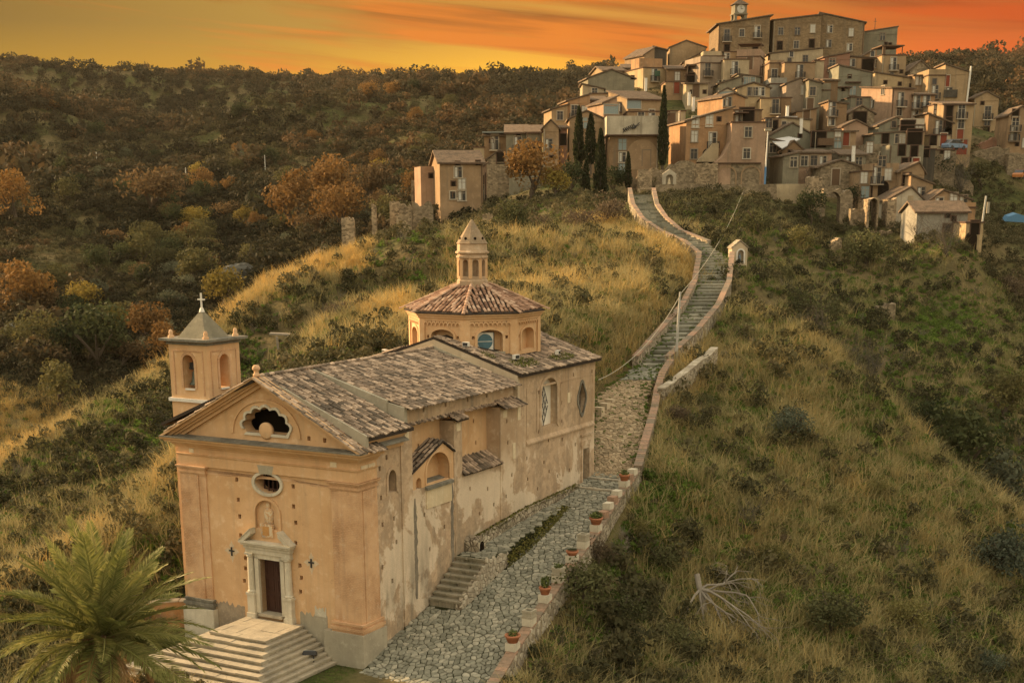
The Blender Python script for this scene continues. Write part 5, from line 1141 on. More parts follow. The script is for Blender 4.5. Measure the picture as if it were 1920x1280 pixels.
def house(x0,x1,pt,pb,col,roof,rh,wins,label,Y=None,yaw=0.0,depth=8.0,name='village_house',cat='house',eave=.35,fl=0.0,parap=0.0,down=6.0,side=None):
    """front wall between photo columns x0..x1, eaves at pt, foot at pb; roof: f flat, l/r mono-pitch rising left/right, b rising to the back, g gable to the front, s ridge across, n none"""
    Y=Y or Yof(pb); pm_=(x0+x1)/2; C_=at(pm_,pb,Y); k=Y/(F_PX*(_c))*1.0
    A_,B_=at(x0,pb,Y),at(x1,pb,Y); yw=R(yaw); w_=(B_[0]-A_[0])/max(.3,math.cos(yw)); h_=at(pm_,pt,Y)[2]-C_[2]
    t_=thing(name,label,cat,C_,yw,VG); m=HC[col] if isinstance(col,str) else col; hw=w_/2; d=-down; e=eave
    mb=MB()
    if roof=='g': pr=[(-hw,0,d),(hw,0,d),(hw,0,h_),(fl*hw,0,h_+rh),(-hw,0,h_)]; mb.prism(pr,(0,depth,0))
    elif roof in 'lr': zl,zr=(h_+rh,h_) if roof=='l' else (h_,h_+rh); mb.prism([(-hw,0,d),(hw,0,d),(hw,0,zr),(-hw,0,zl)],(0,depth,0))
    elif roof=='b': mb.prism([(-hw,0,d),(-hw,0,h_),(-hw,depth,h_+rh),(-hw,depth,d)],(w_,0,0))
    elif roof=='s': mb.prism([(-hw,0,d),(-hw,0,h_),(-hw,depth/2,h_+rh),(-hw,depth,h_),(-hw,depth,d)],(w_,0,0))
    else: mb.box((-hw,0,d),(hw,depth,h_))
    mb.build('wall',m,t_)
    th=.22; mb=MB()
    if roof=='g':
        s1=rh/(hw*(1+fl)) if hw else 0; s2=rh/(hw*(1-fl)); ap=(fl*hw,h_+rh+.06)
        for L_ in ([(-hw-e,h_-s1*e+.06),ap],[ap,(hw+e,h_-s2*e+.06)]):
            a,b=L_; mb.prism([(a[0],-e*.6,a[1]),(b[0],-e*.6,b[1]),(b[0],-e*.6,b[1]+th),(a[0],-e*.6,a[1]+th)],(0,depth+e,0))
    elif roof in 'lr':
        zl,zr=(h_+rh,h_) if roof=='l' else (h_,h_+rh); sl=(zr-zl)/w_
        mb.prism([(-hw-e,-e*.6,zl-sl*e+.05),(hw+e,-e*.6,zr+sl*e+.05),(hw+e,-e*.6,zr+sl*e+.05+th),(-hw-e,-e*.6,zl-sl*e+.05+th)],(0,depth+e,0))
    elif roof=='b':
        s=rh/depth; mb.prism([(-hw-e,-e,h_-s*e+.05),(-hw-e,depth+.2,h_+rh+.05),(-hw-e,depth+.2,h_+rh+.05+th),(-hw-e,-e,h_-s*e+.05+th)],(w_+2*e,0,0))
    elif roof=='s':
        s=rh/(depth/2)
        for a,b in (((-e,h_-s*e+.05),(depth/2,h_+rh+.05)),((depth/2,h_+rh+.05),(depth+e,h_-s*e+.05))): mb.prism([(-hw-e,a[0],a[1]),(-hw-e,b[0],b[1]),(-hw-e,b[0],b[1]+th),(-hw-e,a[0],a[1]+th)],(w_+2*e,0,0))
    if mb.v: 
        ro=mb.build('roof',M_VROOF,t_)
    if roof=='f':
        mb=MB(); mb.box((-hw-.15,-.15,h_+.002),(hw+.15,depth+.15,h_+.16)); mb.build('roof_slab',M_EAVE,t_)
        if parap:
            mb=MB(); z0=h_+.162
            for a,b in (((-hw,0),(hw,.2)),((-hw,.2),(-hw+.2,depth)),((hw-.2,.2),(hw,depth)),((-hw+.2,depth-.2),(hw-.2,depth))): mb.box((a[0],a[1],z0),(b[0],b[1],z0+parap))
            mb.build('roof_parapet',m,t_)
    q=random.Random(int(x0*13+pt*7))
    if q.random()<.65 and h_>3.5:
        x=q.choice((-hw+.18,hw-.18)); mb=MB(); mb.tube([(x,-.10,h_-.1),(x,-.10,-1.5)],.06,5); mb.build('downpipe',M_EAVE if q.random()<.6 else M_GREY,t_)
    if roof!='f' and roof!='n' and h_>3: mb=MB(); mb.box((-hw-.1,-e-.02,h_-.02),(hw+.1,-e*.6-.001,h_+.10)) if roof in 'bs' else mb.box((-hw,-.06,h_-.42),(hw,-.001,h_-.30)); mb.build('eaves_shadow_strip' if roof in 'bs' else 'wall_band',M_EAVE if roof in 'bs' else m,t_)  # dark eaves strip stands for the shadow along the roof line
    n_=Vector((math.sin(yw),-math.cos(yw),0)); tx=Vector((math.cos(yw),math.sin(yw),0))
    for px,py,kd in wins:
        P=Vector(onplane(px,py,C_,np.array(n_))); dlt=P-Vector(C_); x=dlt.dot(tx); x=max(-hw+.4,min(hw-.4,x)); window(t_,x,0,dlt.z,kd)
    if side:
        for yy,zz,kd in side: window(t_,-hw,yy,zz,kd,-math.pi/2)
    HOUSES[label]=t_
    return t_,hw,h_,depth
def extra(par,name,m,*boxes):
    mb=MB()
    for b in boxes: mb.box(*b)
    return mb.build(name,m,par)
H=house
# ---- left cluster above the ruins
H(790,828,312,372,'pink','n',0,[(808,330,'t')],'roofless pink stone ruin at the left end of the village houses',yaw=12,depth=6)
H(772,832,338,392,'stone','n',0,[(820,370,'o'),(784,366,'o'),(802,364,'t')],'crumbling rubble house with empty windows at the far left of the village',depth=5,Y=203)
t_,hw,h_,dp=H(826,906,307,392,'tan','s',1.6,[(859,323,'w'),(866,346,'p'),(866,366,'w'),(850,345,'t'),(849,366,'s'),(853,366,'t'),(858,308,'t'),(896,306,'t')],'large tan stone house with brown tiled roof above the ivy ruins',yaw=10,depth=9)
H(889,913,322,392,'pink','r',.9,[(899,326,'t'),(899,342,'o'),(900,364,'d'),(900,387,'o')],'narrow tall tan house with stacked slim windows in front of the big stone house',depth=5,Y=197,yaw=6)
H(913,962,300,352,'stone','g',1.3,[(938,297,'o')],'rubble house with a low tiled gable and one dark square window',depth=8,Y=212)
t_,hw,h_,dp=H(908,950,256,286,'brown','b',.8,[(928,267,'d'),(921,265,'t')],'brown house carrying a grey panel roof at the upper left of the village',depth=10,Y=226)
extra(t_,'roof_panel',flat('grey_panel_roof',(.20,.22,.20),.5),((-hw-.3,-.6,h_+.5),(hw+2.2,7,h_+.72)))
H(949,988,251,307,'grey','b',1.6,[(971,271,'d'),(973,298,'o'),(972,253,'t')],'grey plastered house with one balcony and a brown roof',depth=9,Y=220)
t_,hw,h_,dp=H(987,1016,250,306,'grey','b',1.4,[(996,299,'a')],'ruined grey house front with rotten timber balcony over an arch',depth=8,Y=219)
extra(t_,'timber_balcony',M_SHUT,((-hw,-1.1,h_*.52),(hw,0,h_*.58)),((-hw,-1.1,h_*.58),(hw,-1.0,h_*.74)),((-hw+.1,-1.1,h_*.74),(-hw+.25,-.95,h_)),((hw-.25,-1.1,h_*.74),(hw-.1,-.95,h_)))
H(1018,1047,241,318,'tan','g',1.1,[(1029,270,'w'),(1034,296,'t')],'tall tan house with rounded stone gable beside the autumn tree',depth=9,Y=214,yaw=-4)
H(1047,1063,242,300,'red','b',.6,[(1055,262,'o')],'dark reddish lean-to between the round gable and the cypress house',depth=6,Y=216)
H(888,908,277,292,'cream','f',0,[],'small cream annex behind the tan stone house',Y=226,depth=5); H(866,890,290,300,'cream','f',0,[],'low cream garden wall house left of the cream annex',Y=224,depth=4)
H(1034,1064,206,240,'ochre','r',.7,[(1050,217,'w')],'ochre house at the left end of the long orange row',Y=243,yaw=8)
H(1064,1106,190,230,'orange','r',1.0,[(1077,211,'d'),(1096,208,'p')],'long orange house above the gabled cypress house',Y=244,yaw=8)
H(1067,1131,224,305,'tan','g',1.1,[(1094,231,'b')],'wide tan gabled house half hidden by two cypresses',Y=217,depth=9)
H(1104,1135,190,232,'brown','b',1.2,[(1118,204,'d'),(1128,212,'w')],'brown house with a tall dark window right of the orange row',Y=247)
H(1131,1156,194,262,'pink','r',.9,[(1146,205,'g'),(1141,238,'w')],'pink plastered house with a large tilted window',Y=232,yaw=16)
t_,hw,h_,dp=H(1176,1246,188,236,'ochre','b',1.8,[(1189,195,'g'),(1222,214,'w')],'ochre house with a wide greenish window and lit left gable behind the tall cypress',Y=240,yaw=20,side=[(3,3.0,'w')])
H(1240,1284,209,262,'cream','f',0,[(1259,226,'D'),(1252,214,'t')],'cream house with a brown balcony door right of the tall cypress',Y=232)
H(1176,1242,210,262,'tan','f',0,[(1202,219,'w'),(1222,220,'w')],'tan terrace house behind the white wheat emblem wall',Y=230)
# the white terrace with the wheat ear
t_,hw,h_,dp=H(1142,1233,254,345,'brown','f',0,[(1167,271,'b'),(1167,295,'w'),(1167,317,'b'),(1212,297,'D')],'stone house carrying the white terrace wall with a drawn wheat ear',Y=211,depth=9)
mb=MB(); mb.prism([(-hw-.5,-.6,h_+.1),(hw+.1,-.35,h_+.1),(hw+.1,6,h_+.1),(-hw-.5,6,h_+.1)],(0,0,2.55)); mb.build('white_terrace_wall',HC['white'],t_)
mb=MB(); mb.box((-hw-.6,-.75,h_-.05),(hw+.2,6,h_+.1)); mb.build('terrace_slab',M_EAVE,t_)
mb=MB()   # the wheat ear drawn on the wall
def em(px,py): P=onplane(px,py,np.array([0,211-.62,0]),np.array([0,1.0,0])); Q=t_.matrix_basis.inverted()@Vector(P); return Vector((Q.x,-.66,Q.z))
t_.matrix_basis
def stroke(pts,r): mb.tube([em(*p) for p in pts],r,4)
stroke([(1168,249),(1171,244),(1180,240),(1190,238),(1199,230)],.055); stroke([(1186,241),(1199,234)],.04)
for k in range(7):
    x=1170+k*3.2; y=245-k*1.4; stroke([(x,y),(x-1.6,y-4.2)],.07); stroke([(x+1,y),(x+3,y+2.4)],.05)
stroke([(1188,241),(1192,236),(1190,240)],.14); mb.build('wheat_emblem',M_IRON,t_)
mb=MB(); mb.prism([(x,-.06,z) for x,z in arch_pts(1.2,4.4,2.0,4.2,2.0,12)],(0,.06,0)); mb.build('blind_arch',HC['tan'],t_)
# ---- skyline row, left part
H(1130,1172,134,156,'ochre','s',1.0,[],'yellow brown shed roofed house at the left end of the skyline',Y=286,yaw=14)
H(1168,1192,129,146,'brown','s',1.0,[],'low dark roofed house on the skyline beside the bright yellow house',Y=294)
H(1102,1190,148,172,'grey','g',1.5,[(1187,146,'t')],'grey mottled gable house below the skyline shed',Y=268,yaw=8)
H(1092,1132,168,184,'cream','l',.8,[(1115,173,'w')],'small cream house with red roof edge left of the mottled gable',Y=262)
H(1106,1140,176,196,'tan','f',0,[],'square tan parapet block above the brown houses',Y=256)
t_,hw,h_,dp=H(1205,1250,128,153,'yellow','f',0,[(1227,141,'d')],'bright yellow house with a green balcony panel on the skyline row',Y=278,yaw=18,depth=10)
extra(t_,'green_balcony_panel',M_SHUTG,((-.4,-.8,.9),(.75,-.76,1.85))); extra(t_,'terrace_wall',HC['orange'],((-hw,2,h_+.17),(hw,6,h_+1.9)))
H(1226,1250,95,120,'dark','l',.6,[],'dark slate clad house on the left skyline',Y=300); H(1207,1227,104,125,'tan','r',1.4,[],'tan house with a sunlit left wall beside the slate clad house',Y=299,yaw=25)
H(1255,1323,90,118,'ochre','g',1.3,[],'long ochre hall with a low gable on the skyline',Y=304,fl=-.1,eave=.25)
H(1250,1288,131,156,'brown','b',1.3,[(1270,143,'p')],'brown shuttered house under a wide tiled roof below the ochre hall',Y=276)
t_,hw,h_,dp=H(1287,1312,142,160,'grey','f',0,[(1298,150,'O')],'open shaded roof terrace with plants beside the brown shuttered house',Y=274)
extra(t_,'canopy',M_VROOF,((-hw-.2,-.6,h_+1.7),(hw+.2,6,h_+1.95)),((-hw,-.5,h_+.17),(-hw+.15,-.35,h_+1.7)),((hw-.15,-.5,h_+.17),(hw,-.35,h_+1.7)))
H(1247,1288,154,178,'tan','f',0,[(1269,165,'r')],'low tan house with a red framed window',Y=268)
H(1286,1327,158,186,'cream','b',.7,[(1305,171,'D'),(1297,173,'t'),(1321,173,'t')],'cream house with a grey door between round planters',Y=262)
H(1281,1318,118,132,'ochre','r',2.0,[],'sloping orange roofed house climbing towards the palace',Y=290)
t_,hw,h_,dp=H(1311,1356,119,164,'mauve','f',0,[(1327,131,'d'),(1349,158,'w')],'mauve beige house with one iron balcony left of the cream block',Y=272,yaw=14,parap=1.0)
H(1318,1358,106,118,'cream','f',0,[],'cream balustraded terrace above the mauve house',Y=286,parap=.8)
H(1356,1403,112,166,'cream','f',0,[(1378,128,'d'),(1351,158,'w')],'tall cream house with one small iron balcony under the pink house',Y=269)
t_,hw,h_,dp=H(1381,1423,107,142,'pink','f',0,[(1406,119,'D'),(1388,133,'O')],'pink house with a roof terrace under the palace',Y=280,yaw=-16,parap=1.2)
extra(t_,'pergola',M_SHUT,((-hw,1,h_+2.4),(hw,6,h_+2.55)),((-hw,1,h_+1.37),(-hw+.15,1.15,h_+2.4)),((hw-.15,1,h_+1.37),(hw,1.15,h_+2.4)))
H(1354,1382,98,114,'ochre','f',0,[(1363,107,'w')],'small ochre house wedged between palace and cream block',Y=286)
# ---- the palace
H(1346,1441,46,104,'palazzo','r',1.5,[(1363,67,'d'),(1391,62,'w'),(1420,60,'d'),(1363,92,'o'),(1416,90,'o')],'left wing of the brown stone palace crowning the village, with two iron balconies',Y=296,depth=14,eave=.6,name='palace')
H(1447,1536,39,116,'palazzo','r',1.0,[(1464,59,'w'),(1495,59,'w'),(1524,54,'p'),(1462,86,'o'),(1493,84,'w'),(1522,82,'o')],'middle wing of the brown stone palace with two rows of windows',Y=297,depth=14,eave=.4,name='palace')
H(1536,1616,44,116,'palazzo','l',1.9,[(1556,55,'w'),(1596,61,'p'),(1554,82,'w'),(1593,89,'w')],'right wing of the brown stone palace with a falling roof line',Y=298,yaw=-8,depth=14,eave=.4,name='palace')
ctp=at(1385,41,300); ct=thing('clock_tower','small clock tower with pyramid roof rising above the palace roof','clock tower',ctp,R(8))
extra(ct,'tower_base',HC['grey'],((-1.35,-1.35,-3),(1.35,1.35,.2)))
mb=MB()
for a,b in (((-1.3,-1.3),(-.75,-.75)),((.75,-1.3),(1.3,-.75)),((-1.3,.75),(-.75,1.3)),((.75,.75),(1.3,1.3))): mb.box((a[0],a[1],.2),(b[0],b[1],1.2))
mb.box((-1.45,-1.45,1.2),(1.45,1.45,1.4)); mb.build('belfry',HC['grey'],ct); extra(ct,'clock_stage',HC['grey'],((-1.25,-1.25,1.4),(1.25,1.25,3.1)))
mb=MB(); mb.prism([(.8*math.cos(a),-1.3,2.25+.8*math.sin(a)) for a in np.linspace(0,2*math.pi,20,endpoint=False)],(0,.06,0)); cf=mb.build('clock_face',M_CURT,ct); mb=MB(); mb.box((-.04,-1.34,2.25),(.04,-1.30,2.85)); mb.box((.04,-1.34,2.21),(.42,-1.30,2.29)); mb.build('clock_hands',M_IRON,cf)
mb=MB(); b_=[(-1.6,-1.6,3.1),(1.6,-1.6,3.1),(1.6,1.6,3.1),(-1.6,1.6,3.1)]; 
for k in range(4): mb.poly([b_[k],b_[(k+1)%4],(0,0,4.3)])
mb.poly(b_[::-1]); mb.tube([(0,0,4.2),(0,0,5.0)],.08,5); mb.build('tower_roof',M_VROOF,ct)
t_,hw,h_,dp=H(1617,1679,61,104,'grey','r',.9,[(1655,69,'w'),(1661,83,'t'),(1669,84,'t')],'plain grey building right of the palace with a mast on its roof',Y=300,yaw=-6,eave=.2)
mb=MB(); mb.tube([(-hw*.3,1,h_),(-hw*.3,1,h_+2.8)],.06,5); mb.tube([(-hw*.3-.3,1,h_+2.2),(-hw*.3+.3,1,h_+2.2)],.04,4); mb.build('antenna_mast',M_IRON,t_)
# ---- right of centre, upper
H(1614,1643,108,118,'orange','r',1.6,[(1636,101,'s')],'orange gabled house tucked under the grey building',Y=290)
t_,hw,h_,dp=H(1651,1697,104,150,'ochre','f',0,[(1675,120,'d'),(1672,141,'s'),(1690,135,'t')],'ochre stone house with covered roof terrace and iron balcony right of the palace',Y=278,yaw=4)
extra(t_,'terrace_roof',M_SHUT,((-hw-.3,-.4,h_+1.6),(hw*.75,6,h_+1.8)),((-hw,-.2,h_+.17),(-hw+.5,.2,h_+1.6)),((hw*.6,0,h_+.17),(hw*.6+.15,.15,h_+1.6)))
H(1593,1651,112,138,'tan','l',.5,[(1598,118,'w'),(1627,124,'O'),(1646,120,'w')],'tan brick house with a large dark garage opening below the palace',Y=281)
t_,hw,h_,dp=H(1544,1592,108,144,'red','r',.8,[(1560,122,'d')],'red plastered house with one white framed balcony',Y=277,yaw=4)
H(1444,1542,101,120,'cream','r',.9,[(1484,102,'s'),(1480,114,'s'),(1510,111,'w')],'long cream house under the middle wing of the palace',Y=284)
H(1469,1527,118,162,'tan','f',0,[(1500,134,'d')],'tan rendered house with one tall dark balcony window under the long cream house',Y=270,yaw=4); H(1525,1543,115,160,'cream','f',0,[],'narrow pale house strip left of the red plastered house',Y=271)
H(1441,1469,119,156,'tan','f',0,[(1452,142,'d')],'narrow tan house with a balcony left of the tall balcony window house',Y=273,parap=.4)
H(1384,1425,146,162,'greyg','l',.5,[(1400,153,'b'),(1410,153,'b'),(1391,151,'t')],'grey green house with two small bluish windows above the yellow gable',Y=262)
H(1348,1390,158,168,'grey','r',1.2,[],'low grey lean-to left of the grey green house',Y=260)
H(1381,1443,166,190,'yellow','g',.85,[(1407,172,'w'),(1416,172,'w'),(1428,172,'w')],'yellow gabled house with a row of three small windows',Y=252)
H(1348,1379,175,188,'white','g',.75,[(1361,180,'g')],'small white gabled house with a wide dark window left of the yellow gable',Y=249)
H(1425,1461,185,226,'yellow','f',0,[(1454,200,'d')],'bright yellow block with one balcony window in the middle of the village',Y=244,yaw=-6)
H(1460,1482,184,226,'brown','f',0,[],'plain brown wall house against the bright yellow block',Y=246)
H(1444,1474,158,182,'conc','f',0,[],'grey concrete terrace behind the yellow gable',Y=257,parap=.9)
H(1473,1514,158,192,'mauve','g',.9,[(1507,169,'p')],'brown rendered house with rounded shoulder and one white window',Y=252,fl=.3)
t_,hw,h_,dp=H(1514,1538,157,210,'grey','l',.5,[(1524,171,'w'),(1519,197,'D')],'narrow grey house with stacked terrace and railings',Y=248)
H(1536,1556,170,200,'grey','f',0,[],'grey walled roof terrace with netting beside the narrow grey house',Y=250,parap=1.0)
H(1544,1570,152,182,'brown','b',.9,[],'brown lean-to house under the red plastered house',Y=260)
t_,hw,h_,dp=H(1570,1634,138,184,'greyg','l',1.3,[(1593,144,'t'),(1599,170,'b'),(1581,168,'t')],'tall grey green house with flat canopies left of the dark gap',Y=260,eave=.3)
extra(t_,'canopy',M_EAVE,((-hw+1.2,-.7,h_*.62),(hw*.3,0,h_*.66)),((-hw,-.7,h_*.42),(-hw*.2,0,h_*.46)))
H(1594,1630,183,212,'greyg','f',0,[(1611,192,'w')],'grey green house with a white double window under the flat canopies',Y=253)
H(1554,1586,196,238,'brown','l',.4,[(1559,205,'d'),(1557,227,'w')],'brown plastered block with a dark balcony beside the tangled ruin',Y=238)
H(1590,1638,214,240,'stone','g',1.2,[(1612,224,'O')],'dark collapsed stone ruin overgrown with branches',Y=243)
H(1639,1722,150,166,'yellow','l',1.2,[(1660,155,'t'),(1687,158,'t'),(1708,161,'t')],'long low yellow house with three tiny windows',Y=268)
t_,hw,h_,dp=H(1668,1712,167,226,'pink','b',.9,[(1689,187,'d'),(1686,209,'w')],'big pinkish brown house with a dark left side wall',Y=247,yaw=17,depth=10,side=[(3,5,'w'),(6,3,'w')])
H(1711,1750,179,224,'orange','b',.8,[(1719,191,'d'),(1737,192,'d'),(1716,212,'w'),(1733,212,'w')],'orange brown house with two balconies beside the pinkish brown house',Y=247)
H(1738,1769,142,186,'ochre','f',0,[(1753,173,'d'),(1752,153,'s')],'ochre house with planted roof terrace below the right hill',Y=262,parap=.9)
H(1706,1744,132,142,'stone','g',1.6,[],'round shouldered stone house behind the curtained veranda',Y=276)
t_,hw,h_,dp=H(1714,1741,143,162,'tan','b',.5,[(1722,151,'p'),(1729,151,'p'),(1736,151,'p')],'glazed veranda house with pale curtains',Y=266)
t_,hw,h_,dp=H(1768,1812,136,196,'ochre','l',1.3,[(1775,152,'r'),(1780,172,'w')],'large ochre house with sloping roof and tall pale chimney pipe at the right edge',Y=262,yaw=-4)
extra(t_,'dark_cladding',HC['dark'],((-hw-.02,-.25,h_*.22),(-hw+2.4,0,h_*.46))); mb=MB(); mb.tube([(hw-.1,-.2,-.5),(hw+.2,-.2,h_+1.0)],.16,8); mb.build('chimney_pipe',M_WHITE,t_)
H(1764,1820,197,275,'ochre','b',.9,[(1780,209,'o'),(1779,230,'o'),(1803,209,'d'),(1802,233,'w'),(1800,254,'r'),(1798,276,'G')],'tall ochre house with a red door and red garage at the right',Y=236)
H(1749,1765,197,230,'tan','f',0,[(1757,205,'p'),(1757,216,'o')],'slim tan house with covered balcony left of the tall ochre house',Y=240)
H(1738,1784,232,262,'brown','l',1.4,[(1760,240,'d')],'brown house with a white framed door and dark balcony',Y=236); H(1744,1781,254,278,'cream','f',0,[(1747,263,'o'),(1769,262,'r')],'cream house with a red shuttered window beside the parked car',Y=230)
H(1822,1867,185,252,'ochre','g',1.1,[(1842,194,'t'),(1852,212,'d'),(1851,228,'w'),(1849,247,'o')],'detached ochre gabled house near the right edge',Y=262,yaw=-4)
H(1886,1932,216,290,'tan','g',1.3,[(1904,215,'o'),(1904,233,'d'),(1901,251,'d'),(1907,271,'t'),(1922,268,'p')],'tall tan house with pale gable at the right border',Y=240,yaw=-4)
# ---- centre, lower tiers
H(1492,1530,211,232,'tan','r',.5,[(1512,219,'D')],'tan house with a brown shutter above the tin roofed house',Y=242)
t_,hw,h_,dp=H(1463,1518,226,250,'cream','l',.4,[(1470,234,'s'),(1480,236,'s')],'cream house with a shed of grey tin roofing',Y=236)
extra(t_,'tin_roof',flat('grey_tin_sheet',(.42,.40,.37),.5,.4),((-hw-.5,-.2,h_+.45),(hw*.1,5,h_+.65)))
H(1436,1464,222,252,'tan','f',0,[(1440,231,'w'),(1452,236,'o')],'tan house behind the street lamp with dark doorway',Y=231)
t_,hw,h_,dp=H(1441,1526,256,282,'greyg','g',1.9,[(1500,255,'t')],'broad grey green gable house behind a pale sheet metal roof',Y=226,depth=9)
H(1441,1467,267,292,'greyg','l',.4,[(1449,277,'w'),(1459,303,'p')],'small grey green house beside the street lamp',Y=219)
mb=MB(); A_=at(1444,264,220);B_=at(1500,262,220);C1=at(1466,280,214);D1=at(1480,258,224); pr=thing('sheet_metal_roof','pale sheet metal roof lying between the grey green houses','roof'); mb.prism([A_,C1,B_,D1],(0,0,.12)); mb.build('sheet',flat('pale_tin_sheet',(.46,.45,.42),.5,.4),pr)
for q_ in range(6):
    mb=MB(); a=Vector(A_).lerp(Vector(C1),q_/5)+Vector((0,0,.13)); b=Vector(D1).lerp(Vector(B_),q_/5)+Vector((0,0,.13)); mb.tube([a,b],.05,4); mb.build('seam',MATS['pale_tin_sheet'],pr)
H(1466,1508,284,300,'brown','g',1.4,[(1481,286,'t')],'brown gabled house in front of the pale metal roof',Y=216)
H(1496,1558,288,322,'pink','b',.7,[(1508,302,'w'),(1526,301,'w'),(1543,302,'w')],'peach house with three windows and bare vines below',Y=211)
H(1467,1497,294,336,'grey','r',.5,[(1488,304,'w')],'grey house with one small window left of the peach house',Y=208,yaw=4)
t_,hw,h_,dp=H(1525,1579,247,292,'greyg','f',0,[(1571,254,'p'),(1571,268,'b'),(1535,262,'O')],'grey house with a brown timber balcony and pale stacked windows',Y=223)
extra(t_,'timber_balcony',M_SHUT,((-hw+.5,-.9,h_*.42),(-hw+2.8,0,h_*.72)))
H(1580,1626,238,270,'pink','g',.9,[(1584,260,'D')],'terracotta pink gabled house by the stone ruin',Y=230)
H(1579,1604,248,275,'tan','b',.3,[(1586,261,'r')],'narrow tan house with a red door under the pink gable',Y=224)
t_,hw,h_,dp=H(1576,1623,292,318,'grey','s',.8,[(1592,302,'w'),(1610,304,'w')],'grey house with two tall shuttered windows above the bare stone wall',Y=213,yaw=8)
H(1537,1612,314,352,'stone','g',.9,[(1567,332,'D')],'broad rubble wall house with one tall dark window',Y=205,depth=6)
H(1624,1668,270,306,'stone','n',0,[(1627,277,'p'),(1659,278,'t'),(1655,301,'d')],'ruined rubble house with one white window in the middle of the slope',Y=217,depth=6)
H(1632,1682,306,370,'tan','n',0,[(1644,329,'d'),(1665,327,'p'),(1656,356,'a'),(1654,303,'w')],'tall tan house with white window and arched door above the twin arches',Y=199,depth=8)
H(1610,1634,322,372,'tan','f',0,[(1620,333,'p'),(1622,360,'b')],'narrow tan house with pale windows left of the arched door house',Y=199)
t_,hw,h_,dp=H(1647,1699,236,256,'greyg','g',1.2,[(1676,233,'s')],'grey green gabled house with a bare pipe on its wall',Y=231,fl=.25)
t_,hw,h_,dp=H(1690,1732,236,252,'white','f',0,[(1702,231+10,'O'),(1722,243,'p')],'pale house with a glazed white roof terrace',Y=229,parap=.9)
H(1639,1700,252,276,'greyg','r',.3,[(1660,260,'o'),(1684,260,'w'),(1693,262,'p')],'grey rendered house with a washing line balcony',Y=223)
H(1700,1732,248,274,'tan','f',0,[(1715,258,'O')],'tan loggia house with a deep dark opening',Y=222)
H(1665,1729,272,322,'grey','n',0,[(1691,282,'o'),(1714,284,'o'),(1697,307,'o'),(1717,309,'r'),(1707,300,'t')],'pale stained house with long narrow windows and a red door',Y=212,depth=7)
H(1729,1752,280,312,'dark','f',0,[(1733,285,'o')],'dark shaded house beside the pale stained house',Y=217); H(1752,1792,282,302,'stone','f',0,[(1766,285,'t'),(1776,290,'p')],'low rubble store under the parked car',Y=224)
H(1686,1730,322,372,'tan','g',1.1,[(1700,336,'o'),(1698,357,'o')],'brown stepped house with a tall black doorway',Y=197,fl=.5)
H(1705,1747,346,380,'tan','l',1.1,[(1727,361,'w')],'low right wing of the brown stepped house',Y=194)
# ---- cream wall, concrete house and orange house at the lower right
t_,hw,h_,dp=H(1664,1730,376,406,'white','g',1.6,[],'large cream blank gable wall above a white balcony',Y=190,fl=.25)
extra(t_,'white_balcony',HC['white'],((-hw+.6,-1.6,-1.0),(hw-1.4,0,.1))); extra(t_,'wall_pilaster',HC['cream'],((.2,-.12,0),(.9,0,h_+.6)))
H(1716,1811,399,450,'conc','s',1.2,[(1777,404,'t'),(1776,433,'o'),(1788,410,'t')],'bare grey concrete house with stone roof on the slope edge',Y=176,depth=7)
H(1744,1820,376,395,'tan','g',1.2,[(1761,381,'w'),(1788,373,'p'),(1806,376,'w')],'tan house with low tiled gable behind the concrete house',Y=188,fl=-.4)
H(1801,1827,390,420,'orange','f',0,[],'orange terrace block right of the concrete house',Y=180,parap=.5)
t_,hw,h_,dp=H(1808,1840,418,466,'yellow','f',0,[(1828,427,'o'),(1820,454,'a')],'small yellow orange house with a deep arch at the slope foot',Y=171,depth=6)
# ---- the big orange and pink houses on the terrace
t_,hw,h_,dp=H(1284,1372,229,304,'orange','r',1.9,[(1304,229,'p'),(1302,256,'p'),(1330,227,'p'),(1348,224,'t'),(1336,264,'d'),(1301,289,'w'),(1326,295,'a')],'big orange house with sloping roof edge and bright left gable on the terrace',Y=212,yaw=8,depth=10,side=[(4,6.5,'w')])
mb=MB(); mb.prism([(-hw+1.6,-1.0,0),(hw*.35,-1.0,0),(hw*.35,-1.0,2.6),(hw*.1,-1.0,2.6)],(0,1.0,0)); mb.build('outside_stair',HC['cream'],t_)
t_,hw,h_,dp=H(1354,1398,184,206,'orange','g',.6,[(1366,191,'w'),(1360,193,'s')],'upper orange house with a lit left wall above the big orange house',Y=228,yaw=22)
t_,hw,h_,dp=H(1374,1428,207,228,'brown','f',0,[(1385,218,'p'),(1400,218,'O')],'brown roof terrace house with a dark awning above the pink house',Y=221)
extra(t_,'awning',M_EAVE,((-hw,-1.4,h_-.5),(0,0,h_-.3)))
t_,hw,h_,dp=H(1368,1432,230,346,'pink','f',0,[(1403,248,'w'),(1400,288,'w')],'pink house with a flared buttress wall and blind arches on the terrace',Y=208,depth=9)
mb=MB(); z0=at(1400,305,208)[2]-t_.location.z; mb.prism([(-hw-2.1,-.5,-1),(-hw,-.5,-1),(-hw,-.5,h_*.70),(-hw-.35,-.5,h_*.62),(-hw-.9,-.5,z0+1.2),(-hw-2.1,-.5,z0)],(0,5,0)); mb.build('flared_buttress',HC['pink'],t_)
mb=MB(); mb.box((-hw-2.4,-.75,z0-.14),(hw-.6,-.001,z0)); mb.build('string_course',M_EAVE,t_)
mb=MB(); mb.box((-hw-2.4,-.45,-1.5),(hw-.6,-.002,z0-.14)); mb.build('stone_base',HC['stone'],t_)
